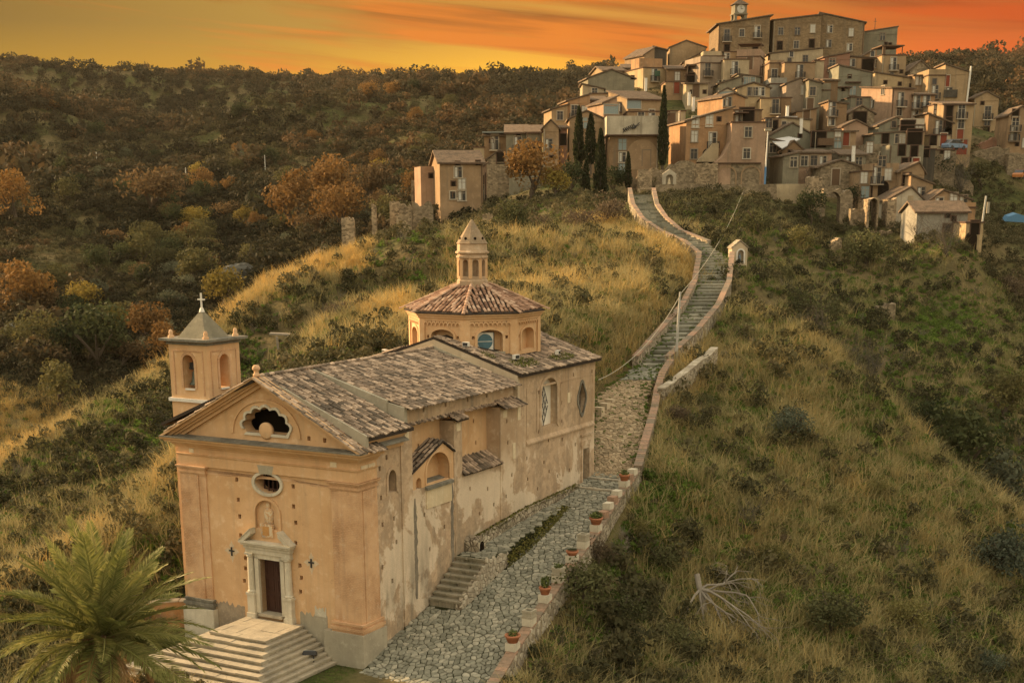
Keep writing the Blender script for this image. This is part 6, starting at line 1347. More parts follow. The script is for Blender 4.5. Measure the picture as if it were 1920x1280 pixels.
for cx_,w2 in ((-hw-.6,2.6),(hw-2.0,2.5)):
    mb=MB(); ring2(mb,arch_pts(cx_,w2,.0,1.3,1.1,10),arch_pts(cx_,w2+.4,0,1.3,1.3,10),lambda m_,p,a,b:m_.prism([(x,a,z) for x,z in p],(0,b-a,0)),-.55,-.44); mb.build('blind_arch',HC['tan'],t_)
# ---- terrace walls, shrine niche, ruins
def ruin(x0,x1,pt,pb,Y,th,label,col='stone',top=None,cut_=(),name='ruined_wall',yaw=0.0):
    C_=at((x0+x1)/2,pb,Y); w_=at(x1,pb,Y)[0]-at(x0,pb,Y)[0]; h_=at((x0+x1)/2,pt,Y)[2]-C_[2]; t_=thing(name,label,'ruin',C_,R(yaw)); q=random.Random(int(x0*7+pb)); n=9
    prof=[(-w_/2+w_*k/n,h_*(((top[k*(len(top)-1)//n]) if top else 1.0)+q.uniform(-.06,.04))) for k in range(n+1)]
    mb=MB(); mb.prism([(-w_/2*1.06,0,-4),(w_/2*1.06,0,-4)]+[(x,0,z) for x,z in prof[::-1]],(0,th,0)); o=mb.build('masonry',HC[col],t_)
    if cut_:
        cu=MB()
        for px,py,ww,hh,ar in cut_:
            P=Vector(onplane(px,py,C_,np.array([math.sin(R(yaw)),-math.cos(R(yaw)),0])))-Vector(C_); x=P.dot(Vector((math.cos(R(yaw)),math.sin(R(yaw)),0))); z=P.z
            cu.prism([(xx,-1,zz) for xx,zz in (arch_pts(x,ww,z-hh/2,z+hh/2-ww/2,ww/2,8) if ar else [(x-ww/2,z-hh/2),(x+ww/2,z-hh/2),(x+ww/2,z+hh/2),(x-ww/2,z+hh/2)])],(0,th+2,0))
        boolean_cut(o,cu)
    return t_
ruin(1180,1236,316,352,203,1.2,'low rounded rubble wall behind the small white shrine',top=[.5,.8,1,1,.9],col='stone')
ruin(1222,1300,302,346,206,2.5,'sloping rubble bastion under the big orange house',top=[.3,.6,.9,1,1,.95])
ruin(1285,1345,306,346,207,1.5,'plastered garden wall below the orange house',col='tanstone')
ruin(1196,1222,318,352,201.5,1.0,'sunlit brick pier left of the small white shrine',col='tanstone')
ruin(1230,1455,345,366,198,.8,'long dry stone retaining wall under the terrace',name='retaining_wall')
ruin(1455,1515,345,356,200,.5,'thin pale terrace parapet right of the lamp',col='cream',name='terrace_parapet')
ruin(1514,1540,332,380,197,2.2,'square stone pillar at the end of the terrace parapet',col='tanstone',top=[1,1,1])
ruin(1541,1596,352,418,193,2.0,'ruined rubble wall with one great round arch',top=[1,1,.95,.9,1,.8],cut_=((1561,393,2.0,4.6,1),))
t_=ruin(1624,1677,372,440,188,3.0,'ruined loggia with twin arches over a tapering stone pier',col='tanstone',top=[1,1,1],cut_=((1637,402,1.0,4.0,1),(1655,406,1.15,4.8,1)))
ruin(1652,1676,432,474,186,2.0,'tapering stone pier below the twin arches',col='tanstone',top=[1,1,1])
ruin(1594,1628,392,420,190,1.5,'broken rubble wall between the great arch and the twin arches')
ruin(1554,1576,448,508,166,1.4,'leaning slab of ruined wall on the bushy slope',col='tanstone',top=[.8,.95,1,.9],yaw=10)
ruin(1643,1676,570,624,147,1.6,'lone square rubble pillar on the green right slope',top=[.9,1,1])
ruin(1789,1888,276,336,240,3.0,'tall rubble retaining wall beneath the red brick ramp',top=[.75,.85,.9,1,1,1],name='retaining_wall')
ruin(1888,1960,288,336,238,2.0,'long rubble retaining wall at the right border',top=[1,1],name='retaining_wall')
ruin(1752,1822,330,392,226,3.0,'grey cliff like retaining wall overgrown with bare vines',top=[.9,1,1,.9,.7],name='retaining_wall')
extra_r=ruin(1830,1868,258,278,243,1.4,'red brown brick ramp climbing along the retaining wall',col='red',top=[.4,.6,.8,1,.8],name='brick_ramp')
sn=thing('street_shrine','small white arched shrine on the terrace edge at the top of the stairs','shrine',at(1255,347,201),0)
mb=MB(); mb.prism([(-.95,0,-.6),(.95,0,-.6),(.95,0,1.5),(0,0,2.15),(-.95,0,1.5)],(0,1.0,0)); o=mb.build('shrine_body',HC['white'],sn); cu=MB(); cu.prism([(x,-.4,z) for x,z in arch_pts(0,1.0,.1,.9,.5,10)],(0,1.0,0)); boolean_cut(o,cu)
mb=MB(); mb.lathe([(0,.1),(.25,.1),(.2,.6),(.1,.9),(0,1.05)],8,(0,.4,0)); mb.build('saint_figure',M_MARK,sn)
# ---- ruins on the left spur
ruin(579,613,462,500,165,1.8,'ruined stone gable at the left tip of the overgrown walls',col='tanstone',top=[.5,.7,.9,1,.9,.8])
ruin(592,612,470,505,161,1.6,'left pier of the small ruined doorway on the spur',col='tanstone',top=[.95,1,.95]); ruin(620,643,470,503,161.5,1.6,'right pier of the small ruined doorway on the spur',col='tanstone',top=[1,1,.95])
ruin(675,690,452,484,166,1.2,'slim standing pier below the ivy covered wall',col='tanstone',top=[1,1,.9])
ruin(641,664,408,445,178,1.5,'ruined wall stub with dry creepers above the ivy',col='tanstone',top=[1,1,.9]); ruin(697,706,383,412,190,.8,'thin sunlit wall splinter behind the ivy',col='tanstone',top=[1,.9,.7])
ruin(745,772,384,470,178,1.8,'tall broken wall pillar standing over the left ruins',col='tanstone',top=[.8,1,1,.95],cut_=((752,442,.5,.6,0),(751,458,.5,.6,0)))
ruin(731,760,378,405,180,1.2,'overhanging wall fragment on top of the broken pillar',col='tanstone',top=[1,1,.9,.8]); ruin(774,812,376,424,182,1.2,'ivy streaked ruin wall right of the broken pillar',top=[.9,.8,1,.7])
ruin(850,864,436,458,150,.9,'pair of slender stone stumps in the grass behind the dome',top=[1,.8,1]); ruin(905,925,400,470,151,1.5,'tall weathered wall stump behind the lantern',col='tanstone',top=[1,1,.9])
ruin(858,880,424,446,158,.9,'low wall stump in the dark brush left of the lantern',top=[.9,1,.7]); ruin(778,790,456,500,150,.9,'narrow wall splinter at the edge of the sunny slope',top=[1,1,.8])
ruin(955,1012,318,346,211,1.5,'grey retaining wall under the ruined house front',col='grey',name='retaining_wall')
# ---- street furniture up in the village
slp=at(1434,344,199); sl=thing('street_lamp','tall street lamp with blue painted foot beside the pink house','street lamp',slp)
mb=MB(); mb.tube([(0,0,-.3),(.02,0,2.2)],.14,8); mb.build('blue_foot',flat('blue_paint',(.10,.22,.38),.6),sl); mb=MB(); mb.tube([(.02,0,2.2),(.12,0,6.9)],[.12,.08],8); mb.build('pole',M_WHITE,sl); mb=MB(); mb.box((-.35,-.25,6.9),(.6,.25,7.15)); mb.build('lamp_head',M_GREY,sl)
up=thing('utility_pole','leaning pale utility pole with a panel beside the small yellow orange house',"utility pole",at(1841,416,172)); mb=MB(); mb.tube([(0,0,-1),(.25,0,3.0)],.11,6); mb.build('pole',M_CURT,up); mb=MB(); mb.box((.45,-.1,1.0),(.75,.1,2.3)); mb.build('panel',M_GREY,up)
def car(px,py,Y,rz,c,label):
    t_=thing('parked_car',label,'car',at(px,py,Y),rz); m=flat('car_paint_'+label.split()[0],c,.4,.5); 
    mb=MB(); mb.prism([(-2.0,-.8,.3),(2.0,-.8,.3),(2.05,-.8,.75),(1.2,-.8,.9),(-1.9,-.8,.95),(-2.05,-.8,.7)],(0,1.6,0)); mb.build('body',m,t_)
    mb=MB(); mb.prism([(-1.7,-.68,.94),(1.15,-.68,.9),(.5,-.68,1.42),(-1.1,-.68,1.45)],(0,1.36,0)); mb.build('cabin',M_VGL,t_); mb=MB(); mb.box((-1.1,-.66,1.45),(.5,.66,1.5)); mb.build('car_roof',m,t_)
    for x in (-1.25,1.25):
        for y in (-.82,.66): mb=MB(); mb.tube([(x,y,.32),(x,y+.16,.32)],.32,12); mb.build('wheel',M_IRON,t_)
car(1789,281,229,.5,(.16,.24,.34),'blue car parked before the red garage'); car(1915,336,232,.9,(.50,.19,.05),'orange vehicle parked on the road at the right border')
tp_=thing('blue_tarpaulin','bright blue tarpaulin heap beside the road at the lower right','tarpaulin',at(1905,415,214)); mb=MB(); mb.prism([(-1.6,0,0),(1.7,0,-.2),(1.2,0,.8),(.1,0,1.1),(-1.1,0,.7)],(0,2,.2)); mb.build('sheet',flat('blue_tarp',(.09,.22,.36),.6),tp_)
# chimneys and dishes that break the roof line
for px,py,Y,lab in ((1502,238,226,'white chimney pipe standing before the broad grey gable'),(1600,290,212,'short white chimney on the shuttered grey house'),(1292,187,256,'white chimney stub left of the white gable house'),(1211,160,262,'white chimney pot on the low roof behind the tall cypress'),(1300,197,240,'small sunlit chimney at the orange roof edge'),(1476,139+75,240,'slim pale flue above the tin roof')):
    c_=thing('chimney',lab,'chimney',at(px,py,Y)); extra(c_,'stack',M_WHITE,((-.22,-.22,-1.0),(.22,.22,1.2)))
    extra(c_,'cap',M_GREY,((-.28,-.28,1.2),(.28,.28,1.3)))
# ---------------------------------------------------------------- vegetation
def leaf_mat(name,c0,c1,c2,inst=False,trans=.25,rough=.85):
    def fn(t,b):
        a=t.new('ShaderNodeAttribute',attribute_name='tint').outputs['Fac']; r=t.new('ShaderNodeObjectInfo').outputs['Random']
        if inst:
            h=t.new('ShaderNodeAttribute',attribute_name='hue'); h.attribute_type='INSTANCER'; r=t.math('ADD',h.outputs['Fac'],t.math('MULTIPLY',t.math('SUBTRACT',r,.5),.35))
            f=t.math('ADD',t.math('MULTIPLY',r,.75),t.math('MULTIPLY',a,.30),clamp=True)
        else: f=t.math('ADD',t.math('MULTIPLY',r,.45),t.math('MULTIPLY',a,.55),clamp=True)
        col=t.ramp(f,[(0,c0),(.5,c1),(1,c2)]); t.put(b.inputs['Base Color'],col); b.inputs['Specular IOR Level'].default_value=.1
        tr=t.new('ShaderNodeBsdfTranslucent',{'Color':col}); ms=t.new('ShaderNodeMixShader',{0:trans,1:b.outputs[0],2:tr.outputs[0]}); t.put(t.n['Material Output'].inputs[0],ms)
    return mat(name,fn,rough)
L_GOLD=leaf_mat('dry_grass_blades',(.10,.115,.030),(.36,.295,.135),(.64,.395,.105),True)
L_GRN=leaf_mat('green_weed_leaves',(.045,.065,.015),(.095,.145,.026),(.165,.24,.040),True)
L_SCR=leaf_mat('scrub_leaves',(.026,.027,.012),(.080,.074,.034),(.19,.15,.078),True)  # darkest stop deepened to carry the shadow within the scrub
L_FAR=leaf_mat('far_tree_leaves',(.017,.019,.009),(.055,.047,.024),(.17,.093,.040),True)  # lowest stop carries the shade of the ravine woods
L_TW=leaf_mat('grey_twigs',(.085,.075,.060),(.15,.13,.10),(.24,.20,.155),True,.05)
L_DARK=leaf_mat('evergreen_leaves',(0.017,0.024,0.010),(0.041,0.051,0.020),(0.093,0.102,0.037))
L_OLIVE=leaf_mat('olive_leaves',(0.045,0.054,0.033),(0.098,0.105,0.063),(0.180,0.180,0.105))
L_AUT=leaf_mat('autumn_leaves',(.070,.042,.016),(.19,.105,.034),(.34,.185,.052))
L_YEL=leaf_mat('yellowing_leaves',(.075,.062,.017),(.21,.155,.032),(.38,.28,.062))
L_MID=leaf_mat('woodland_leaves',(0.038,0.038,0.016),(0.088,0.083,0.032),(0.168,0.141,0.048))
L_RUST=leaf_mat('rusty_leaves',(.055,.040,.020),(.125,.082,.038),(.23,.145,.058))
L_BLUE=leaf_mat('blue_green_leaves',(.045,.052,.034),(.085,.098,.062),(.145,.16,.105))
L_CYP=leaf_mat('cypress_leaves',(0.013,0.018,0.008),(0.029,0.037,0.014),(0.061,0.067,0.026))
L_PALM=leaf_mat('palm_leaflets',(.085,.10,.028),(.20,.205,.058),(.40,.35,.13),trans=.3,rough=.5)
L_PDRY=leaf_mat('dry_palm_leaflets',(.22,.13,.06),(.36,.22,.10),(.50,.34,.17),trans=.2)
M_BARK=flat('grey_brown_bark',(.11,.085,.06),.95,.1); M_DEAD=flat('bleached_dead_wood',(.27,.235,.185),.9,.1)
def cloud_mesh(name,n,ls,shape,seed,lobes=7,flat_=0.0):
    """leaf faces gathered in clumps through a crown volume; shape(u)->(rx,ry,rz,z0)"""
    q=np.random.RandomState(seed); rx,ry,rz,z0=shape
    d=q.normal(size=(lobes,3)); d/=np.linalg.norm(d,axis=1)[:,None]; d[:,2]=np.where(d[:,2]<-.35,-d[:,2],d[:,2]); rad=q.uniform(.30,.75,lobes)[:,None]; C=d*rad; S=q.uniform(.32,.55,lobes)
    k=q.randint(0,lobes,n); e=q.normal(size=(n,3)); e/=np.linalg.norm(e,axis=1)[:,None]; r=q.uniform(.55,1.05,n)**.7
    p=C[k]+e*(S[k]*r)[:,None]; p*=np.array([rx,ry,rz]); p[:,2]+=z0
    nrm=e+q.normal(size=(n,3))*.7; nrm/=np.linalg.norm(nrm,axis=1)[:,None]; a=np.cross(nrm,q.normal(size=(n,3))); a/=np.linalg.norm(a,axis=1)[:,None]; b=np.cross(nrm,a)
    s=ls*q.uniform(.6,1.35,n)[:,None]; V=np.stack([p-a*s,p+b*s*.55,p+a*s,p-b*s*.55],1).reshape(-1,3)
    return np_mesh(name,V,quads=np.arange(4*n).reshape(-1,4),tint=np.clip(q.uniform(0,1,n)*.6+.4*q.uniform(0,1,lobes)[k],0,1))
def tuft_mesh(name,n,h,spread,w,seed,seg=3):
    q=np.random.RandomState(seed); V=[];Fq=[];T=[]
    for i in range(n):
        a=q.uniform(0,2*math.pi); d=np.array([math.cos(a),math.sin(a)]); o=q.normal(size=2)*spread*.35; hh=h*q.uniform(.55,1.1); bend=spread*q.uniform(.5,1.6); side=np.array([-d[1],d[0]]); t0=q.uniform(0,1); b0=len(V)
        for s in range(seg+1):
            f=s/seg; c=o+d*bend*f**1.8; z=hh*(f-.28*f**2.5); ww=w*(1-f*.85); V+=[(c[0]-side[0]*ww,c[1]-side[1]*ww,z),(c[0]+side[0]*ww,c[1]+side[1]*ww,z)]
        for s in range(seg): Fq.append((b0+2*s,b0+2*s+1,b0+2*s+3,b0+2*s+2)); T.append(t0)
    return np_mesh(name,V,quads=Fq,tint=T)
def twig_mesh(name,h,r,n,seed,w=.012,lean=(0,0)):
    q=random.Random(seed); mb=MB()
    def grow(p,d,L,lv,wd):
        pts=[p]; 
        for s in range(3):
            d=(d+Vector((q.gauss(0,.22),q.gauss(0,.22),q.gauss(.04,.15)))).normalized(); p=p+d*L/3; pts.append(p)
        mb.tube(pts,[wd,wd*.85,wd*.7,wd*.5],3,q.random(),cap=False)
        if lv>0:
            for _ in range(3): grow(pts[q.choice((1,2,3))],(d+Vector((q.gauss(0,.6),q.gauss(0,.6),q.gauss(.1,.4)))).normalized(),L*q.uniform(.5,.75),lv-1,wd*.62)
    for i in range(n):
        a=q.uniform(0,2*math.pi); e=q.uniform(.15,1.0); grow(Vector((0,0,0)),Vector((math.cos(a)*e*r/h,math.sin(a)*e*r/h,1)).normalized(),h*q.uniform(.35,.55),2,w)
    return mb.mesh(name)
def scatter(name,protos,m,XY,scl,hue,label=None,kind='stuff',sink=.05,tilt=.15,zs=None):
    """ground cover: one object, its pieces instanced on points by geometry nodes"""
    q=np.random.RandomState(len(XY)); Zt=tz(XY[:,0],XY[:,1])-sink*scl; root=None; var=q.randint(0,len(protos),len(XY))
    for i,me in enumerate(protos):
        k=np.where(var==i)[0]
        if not len(me.materials): me.materials.append(m)
        po=bpy.data.objects.new(name+'_piece',me)
        pm=bpy.data.meshes.new(name); pm.vertices.add(len(k)); pm.vertices.foreach_set('co',np.stack([XY[k,0],XY[k,1],Zt[k]],-1).astype(np.float32).ravel())
        a=pm.attributes.new('rot','FLOAT_VECTOR','POINT'); a.data.foreach_set('vector',np.stack([q.normal(0,tilt,len(k)),q.normal(0,tilt,len(k)),q.uniform(0,6.28,len(k))],-1).astype(np.float32).ravel())
        a=pm.attributes.new('scl','FLOAT','POINT'); a.data.foreach_set('value',scl[k].astype(np.float32)); a=pm.attributes.new('hue','FLOAT','POINT'); a.data.foreach_set('value',hue[k].astype(np.float32))
        o=link(name,pm,root if root is not None else None,kind='stuff')
        g=bpy.data.node_groups.new(name,'GeometryNodeTree'); g.interface.new_socket('Geometry',in_out='INPUT',socket_type='NodeSocketGeometry'); g.interface.new_socket('Geometry',in_out='OUTPUT',socket_type='NodeSocketGeometry')
        N=g.nodes; gi=N.new('NodeGroupInput'); go=N.new('NodeGroupOutput'); ip=N.new('GeometryNodeInstanceOnPoints'); oi=N.new('GeometryNodeObjectInfo'); oi.inputs['Object'].default_value=po; oi.inputs['As Instance'].default_value=True
        ra=N.new('GeometryNodeInputNamedAttribute'); ra.data_type='FLOAT_VECTOR'; ra.inputs[0].default_value='rot'; sa=N.new('GeometryNodeInputNamedAttribute'); sa.data_type='FLOAT'; sa.inputs[0].default_value='scl'
        er=N.new('FunctionNodeEulerToRotation')
        l=g.links.new; l(gi.outputs[0],ip.inputs['Points']); l(oi.outputs['Geometry'],ip.inputs['Instance']); l(ra.outputs[0],er.inputs[0]); l(er.outputs[0],ip.inputs['Rotation']); l(sa.outputs[0],ip.inputs['Scale']); l(ip.outputs[0],go.inputs[0])
        md=o.modifiers.new('scatter','NODES'); md.node_group=g
        if root is None: root=o
    return root
# where things grow ------------------------------------------------------------------------------
def view_xy(n,r0,r1,seed,a=23.0,power=0.0):
    q=np.random.RandomState(seed); az=q.uniform(-R(a),R(a),n); r=np.exp(q.uniform(math.log(r0),math.log(r1),n)); return np.stack([r*np.sin(az),r*np.cos(az)],-1)
def pxpy(XY):
    Z=tz_raw(XY[:,0],XY[:,1]); D=np.stack([XY[:,0],XY[:,1],Z-CAMZ],-1); z=D@FWD; return CXP+F_PX*(D@IX)/z,CYP-F_PX*(D@IY)/z
_rx=_rs[:,:2]
def off_road(XY,m=.35):
    keep=np.ones(len(XY),bool); idx=np.where((XY[:,1]>40)&(XY[:,1]<185)&(np.abs(XY[:,0])<45))[0]
    for i in range(0,len(idx),4000):
        k=idx[i:i+4000]; d=((XY[k][:,None]-_rx[None])**2).sum(-1).min(1); keep[k]=d>(m+.55)**2
    # inside the strip between the edges
    c_,s_=math.cos(CH_RZ),math.sin(CH_RZ); lx=(XY[:,0]-CH_O.x)*c_+(XY[:,1]-CH_O.y)*s_; ly=-(XY[:,0]-CH_O.x)*s_+(XY[:,1]-CH_O.y)*c_
    lr=-np.interp(ly,[-6,-3,0.2,3,7.2,13.7,20.3,23.2],[-7.5,-6.95,-6.35,-5.85,-5.3,-4.4,-2.95,-2.35])
    keep&=~((ly>-6)&(ly<23.8)&(lx>-.5)&(lx<lr+.55+m)); keep&=~((ly>-.5)&(ly<23.6)&(lx>-11.2)&(lx<.6)); keep&=~((ly>-7)&(ly<.2)&(lx>-11.5)&(lx<6.0))
    return keep
def blob(px,py,cx,cy,rx,ry): return np.exp(-((px-cx)/rx)**2-((py-cy)/ry)**2)
def polyd(px,py,pts):
    """vertical distance below a crest line given in photo columns"""
    p=np.array(pts,float); return py-np.interp(px,p[:,0],p[:,1])
CB=[(-300,985),(0,868),(150,782),(310,690),(430,600),(560,522),(640,505),(760,475)]; CC=[(-100,1180),(60,1105),(180,1010),(335,880),(420,800)]; CA=[(420,800),(540,690),(640,600),(760,510),(870,430)]
def cover(px,py,Y):
    """weights gold, green, scrub for a spot of hillside"""
    n=fbm(px/60+Y*.13,py/60,41,3); n2=fbm(px/150,py/150+Y*.05,43,3)
    gold=np.zeros_like(px); green=np.full_like(px,.25); scr=np.full_like(px,.6)
    A=(Y>84)&(Y<165)&(px>560)&(px<1330)&(py<760)&(polyd(px,py,CA)>-14)
    gold=np.where(A,.66+.55*n-.35*n2,gold); green=np.where(A,.42+.75*n2,green); scr=np.where(A,.30-.45*n+.2*n2,scr)
    dB=polyd(px,py,CB); B=(Y>=100)&(Y<190)&(px<700)&~A
    gold=np.where(B,np.exp(-np.clip(dB,0,None)/22.)*1.1+.05+.10*n,gold); scr=np.where(B,1.1-.95*np.exp(-np.clip(dB,0,None)/20.),scr); green=np.where(B,.30+.35*n2,green)  # crest sunlight and face shade put into gold and scrub weights
    C=(Y<100)&(px<420); dC=polyd(px,py,CC)
    gold=np.where(C,.35+.5*np.exp(-np.abs(dC)/40.)+.3*n,gold); green=np.where(C,.35+.3*n2,green); scr=np.where(C,.35-.3*n,scr)
    D=(Y<124)&(px>900)&(px<2300)&~A
    gold=np.where(D,.50+.45*n+.25*n2,gold); green=np.where(D,.72-.6*n2,green); scr=np.where(D,.20-.35*n,scr)
    E=(px>1230)&(Y>=110)&(Y<200)&~A
    gold=np.where(E,.22+.3*n,gold); green=np.where(E,.45+.4*n2,green); scr=np.where(E,.55+.2*n2,scr)
    F=(Y>=190)&(px<900); gold=np.where(F,.08+.12*n,gold); scr=np.where(F,.6,scr)
    for cx,cy,rx,ry,g in ((490,690,75,40,1.2),(1770,610,110,45,1.1),(200,770,70,22,.8),(1230,930,45,60,.8),(1100,620,60,60,.35),(1480,1150,90,60,.6),(1560,1080,60,80,.5)):
        w_=blob(px,py,cx,cy,rx,ry); green=green+g*w_; gold=gold*(1-.85*w_*min(1,g)); scr=scr*(1-.8*w_*min(1,g))
    w_=blob(px,py,100,450,110,80); green=green+.5*w_; gold=gold+.25*w_; scr=scr*(1-.6*w_)
    w_=blob(px,py,1230,680,150,45)*(Y<120); gold=gold+.8*w_
    w_=blob(px,py,1540,680,120,60)*(Y<118); gold=gold+.35*w_
    w_=blob(px,py,1150,1150,120,130)*(Y<75); scr=scr+.5*w_; gold=gold*(1-.6*w_)
    return np.clip(gold,0,1.3),np.clip(green,0,1.3),np.clip(scr,0,1.2)
def gold_w(X,Y):
    XY=np.stack([np.ravel(X),np.ravel(Y)],-1).astype(float); out=np.zeros(len(XY)); k=np.where((XY[:,1]>44)&(np.abs(XY[:,0])<XY[:,1]*.6))[0]
    px,py=pxpy(XY[k]); g,_,_=cover(px,py,XY[k,1]); out[k]=np.clip(g,0,1); return out
me_=bpy.data.objects['hillside'].data; me_.attributes['gold'].data.foreach_set('value',gold_w(GX,GY).astype(np.float32))
def clear_of_houses(XY):
    keep=np.ones(len(XY),bool)
    for o in _HB:
        d=XY-np.array(o[0]); c,s=math.cos(o[1]),math.sin(o[1]); x=d[:,0]*c+d[:,1]*s; y=-d[:,0]*s+d[:,1]*c; keep&=~((np.abs(x)<o[2]+.5)&(y>-1.0)&(y<o[3]))
    return keep
_HB=[]
for t_ in HOUSES.values():
    w_=[c for c in t_.children if c.name.startswith('wall')][0].data; xs=[v.co.x for v in w_.vertices]; ys=[v.co.y for v in w_.vertices]
    _HB.append(((t_.location.x,t_.location.y),t_.rotation_euler[2],max(xs),max(ys)))
def sow(n,r0,r1,seed,which,gain=1.0,a=23.0,road=.35):
    XY=view_xy(n,r0,r1,seed,a); px,py=pxpy(XY); g=cover(px,py,XY[:,1]); q=np.random.RandomState(seed+1); k=(q.uniform(0,1,n)<g[which]*gain)&off_road(XY,road)&clear_of_houses(XY); return XY[k],g[0][k],px[k],py[k]
TU=[tuft_mesh('grass_tuft',26,.62,.34,.011,s) for s in (1,2,3)]; TV=[tuft_mesh('grass_tuft_thin',16,.85,.26,.009,s) for s in (4,5)]
XY,g,px,py=sow(150000,50,185,5,0,.66); q_=np.random.RandomState(2)
scatter('dry_grass',TU+TV,L_GOLD,XY,q_.uniform(.7,1.5,len(XY))**1.6*1.45,np.clip(np.where((XY[:,1]<124)&(px>1000)&(py>560),.18+.42*g*q_.uniform(.5,1.2,len(XY)),.10+.68*g*q_.uniform(.55,1.15,len(XY)))+.14*fbm(px/30,py/30,3,2),0,1))
TG=[cloud_mesh('weed_clump',42,.075,(.34,.34,.26,.16),s,4) for s in (11,12,13)]
XY,g,px,py=sow(120000,50,185,6,1,.68); scatter('green_weeds',TG,L_GRN,XY,q_.uniform(.6,1.7,len(XY)),np.clip(.40+.30*fbm(px/45,py/45,9,2)+q_.uniform(-.2,.3,len(XY)),0,1))
TS=[cloud_mesh('scrub_clump',90,.085,(.62,.62,.50,.36),s,5) for s in (21,22,23)]
XY,g,px,py=sow(60000,50,200,7,2,.24); scatter('low_scrub',TS,L_SCR,XY,q_.uniform(.6,1.9,len(XY)),np.clip(.42+.35*fbm(px/50,py/50,19,3)+q_.uniform(-.22,.22,len(XY))-.30*((px<700)&(XY[:,1]>=100)&(polyd(px,py,CB)>22))-.18*((px>1230)&(XY[:,1]>112)),0,1))  # shade of the left crest face and right slope put into hue
TT=[twig_mesh('twig_clump',.9,.6,9,s,.008) for s in (31,32)]
XY,g,px,py=sow(16000,50,180,8,2,.25); scatter('bare_twigs',TT,L_TW,XY,q_.uniform(.7,1.7,len(XY)),q_.uniform(0,1,len(XY)))
# lawn before the church
q=np.random.RandomState(77); n=9000; lx=q.uniform(-12,6.2,n); ly=q.uniform(-9,-.3,n); k=~((lx>-9.6)&(lx<-1.2)&(ly>-6.4)) & ~((lx>.1)&(ly>-3.3)); lx,ly=lx[k],ly[k]; c_,s_=math.cos(CH_RZ),math.sin(CH_RZ)
XY=np.stack([CH_O.x+lx*c_-ly*s_,CH_O.y+lx*s_+ly*c_],-1); scatter('lawn_grass',[tuft_mesh('lawn_blade',14,.12,.10,.008,s) for s in (41,42)],L_GRN,XY,q.uniform(.7,1.5,len(XY)),np.clip(.35+.4*fbm(XY[:,0]/1.2,XY[:,1]/1.2,6,2),0,1))
# woods on the far hills read as one mass
FT=[cloud_mesh('far_crown',140,.135,(1,1,.85,.55),s,7) for s in (51,52,53,54)]
XY=np.concatenate([view_xy(26000,185,980,15,24.5),view_xy(14000,520,980,16,24.5)]); k=clear_of_houses(XY)&~((XY[:,1]<330)&(XY[:,0]>-.03*XY[:,1])&(XY[:,0]<.42*XY[:,1])); XY=XY[k]; r_=np.hypot(XY[:,0],XY[:,1]); q_=np.random.RandomState(9)
ridge=.30-1.6*np.abs(fbm(XY[:,0]/150,XY[:,1]/150,5,4)); nn=fbm(XY[:,0]/45,XY[:,1]/45,61,3)
px,py=pxpy(XY); thin=1-.85*blob(px,py,90,450,110,75)-.5*(fbm(XY[:,0]/70,XY[:,1]/50,88,3)>.22); k=q_.uniform(0,1,len(XY))<thin; XY,r_,nn,ridge,px,py=XY[k],r_[k],nn[k],ridge[k],px[k],py[k]
fold_shade=blob(px,py,380,520,150,130)+.7*blob(px,py,200,650,170,70)+.6*blob(px,py,440,250,60,50)  # shade of the ravine and valley folds, put into foliage colour
sc=np.clip(r_/200,1,2.4)*np.exp(q_.normal(.15,.34,len(XY))); aut=np.clip(.34+.45*ridge+.42*nn-.85*fold_shade+q_.normal(0,.15,len(XY)),0,1); scatter('far_woodland',FT,L_FAR,XY,sc,aut,sink=.12)  # ridge sunlight and fold shade put into the crown hue
TS2=[cloud_mesh('hill_scrub',60,.12,(.9,.9,.6,.4),s,5) for s in (55,56)]
XY=view_xy(42000,175,520,17,24); k=clear_of_houses(XY)&off_road(XY); XY=XY[k]; px,py=pxpy(XY); vil=((px>800)&(px<1900)&(XY[:,1]>196)&(XY[:,1]<312)&~((px>1745)&(py>280))); q_=np.random.RandomState(4); k=~vil|(q_.uniform(0,1,len(XY))<.25); XY,px,py,vil=XY[k],px[k],py[k],vil[k]; fold_shade=blob(px,py,380,520,150,130)+.7*blob(px,py,200,650,170,70); scatter('hillside_scrub',TS2,L_SCR,XY,np.clip(np.hypot(XY[:,0],XY[:,1])/260,.7,2.0)*q_.uniform(.5,1.5,len(XY))*np.where(vil,.6,1),np.clip(.38+.36*fbm(px/60,py/60,71,3)-.6*fold_shade+q_.uniform(-.22,.25,len(XY)),0,1))  # ravine shade put into the scrub hue
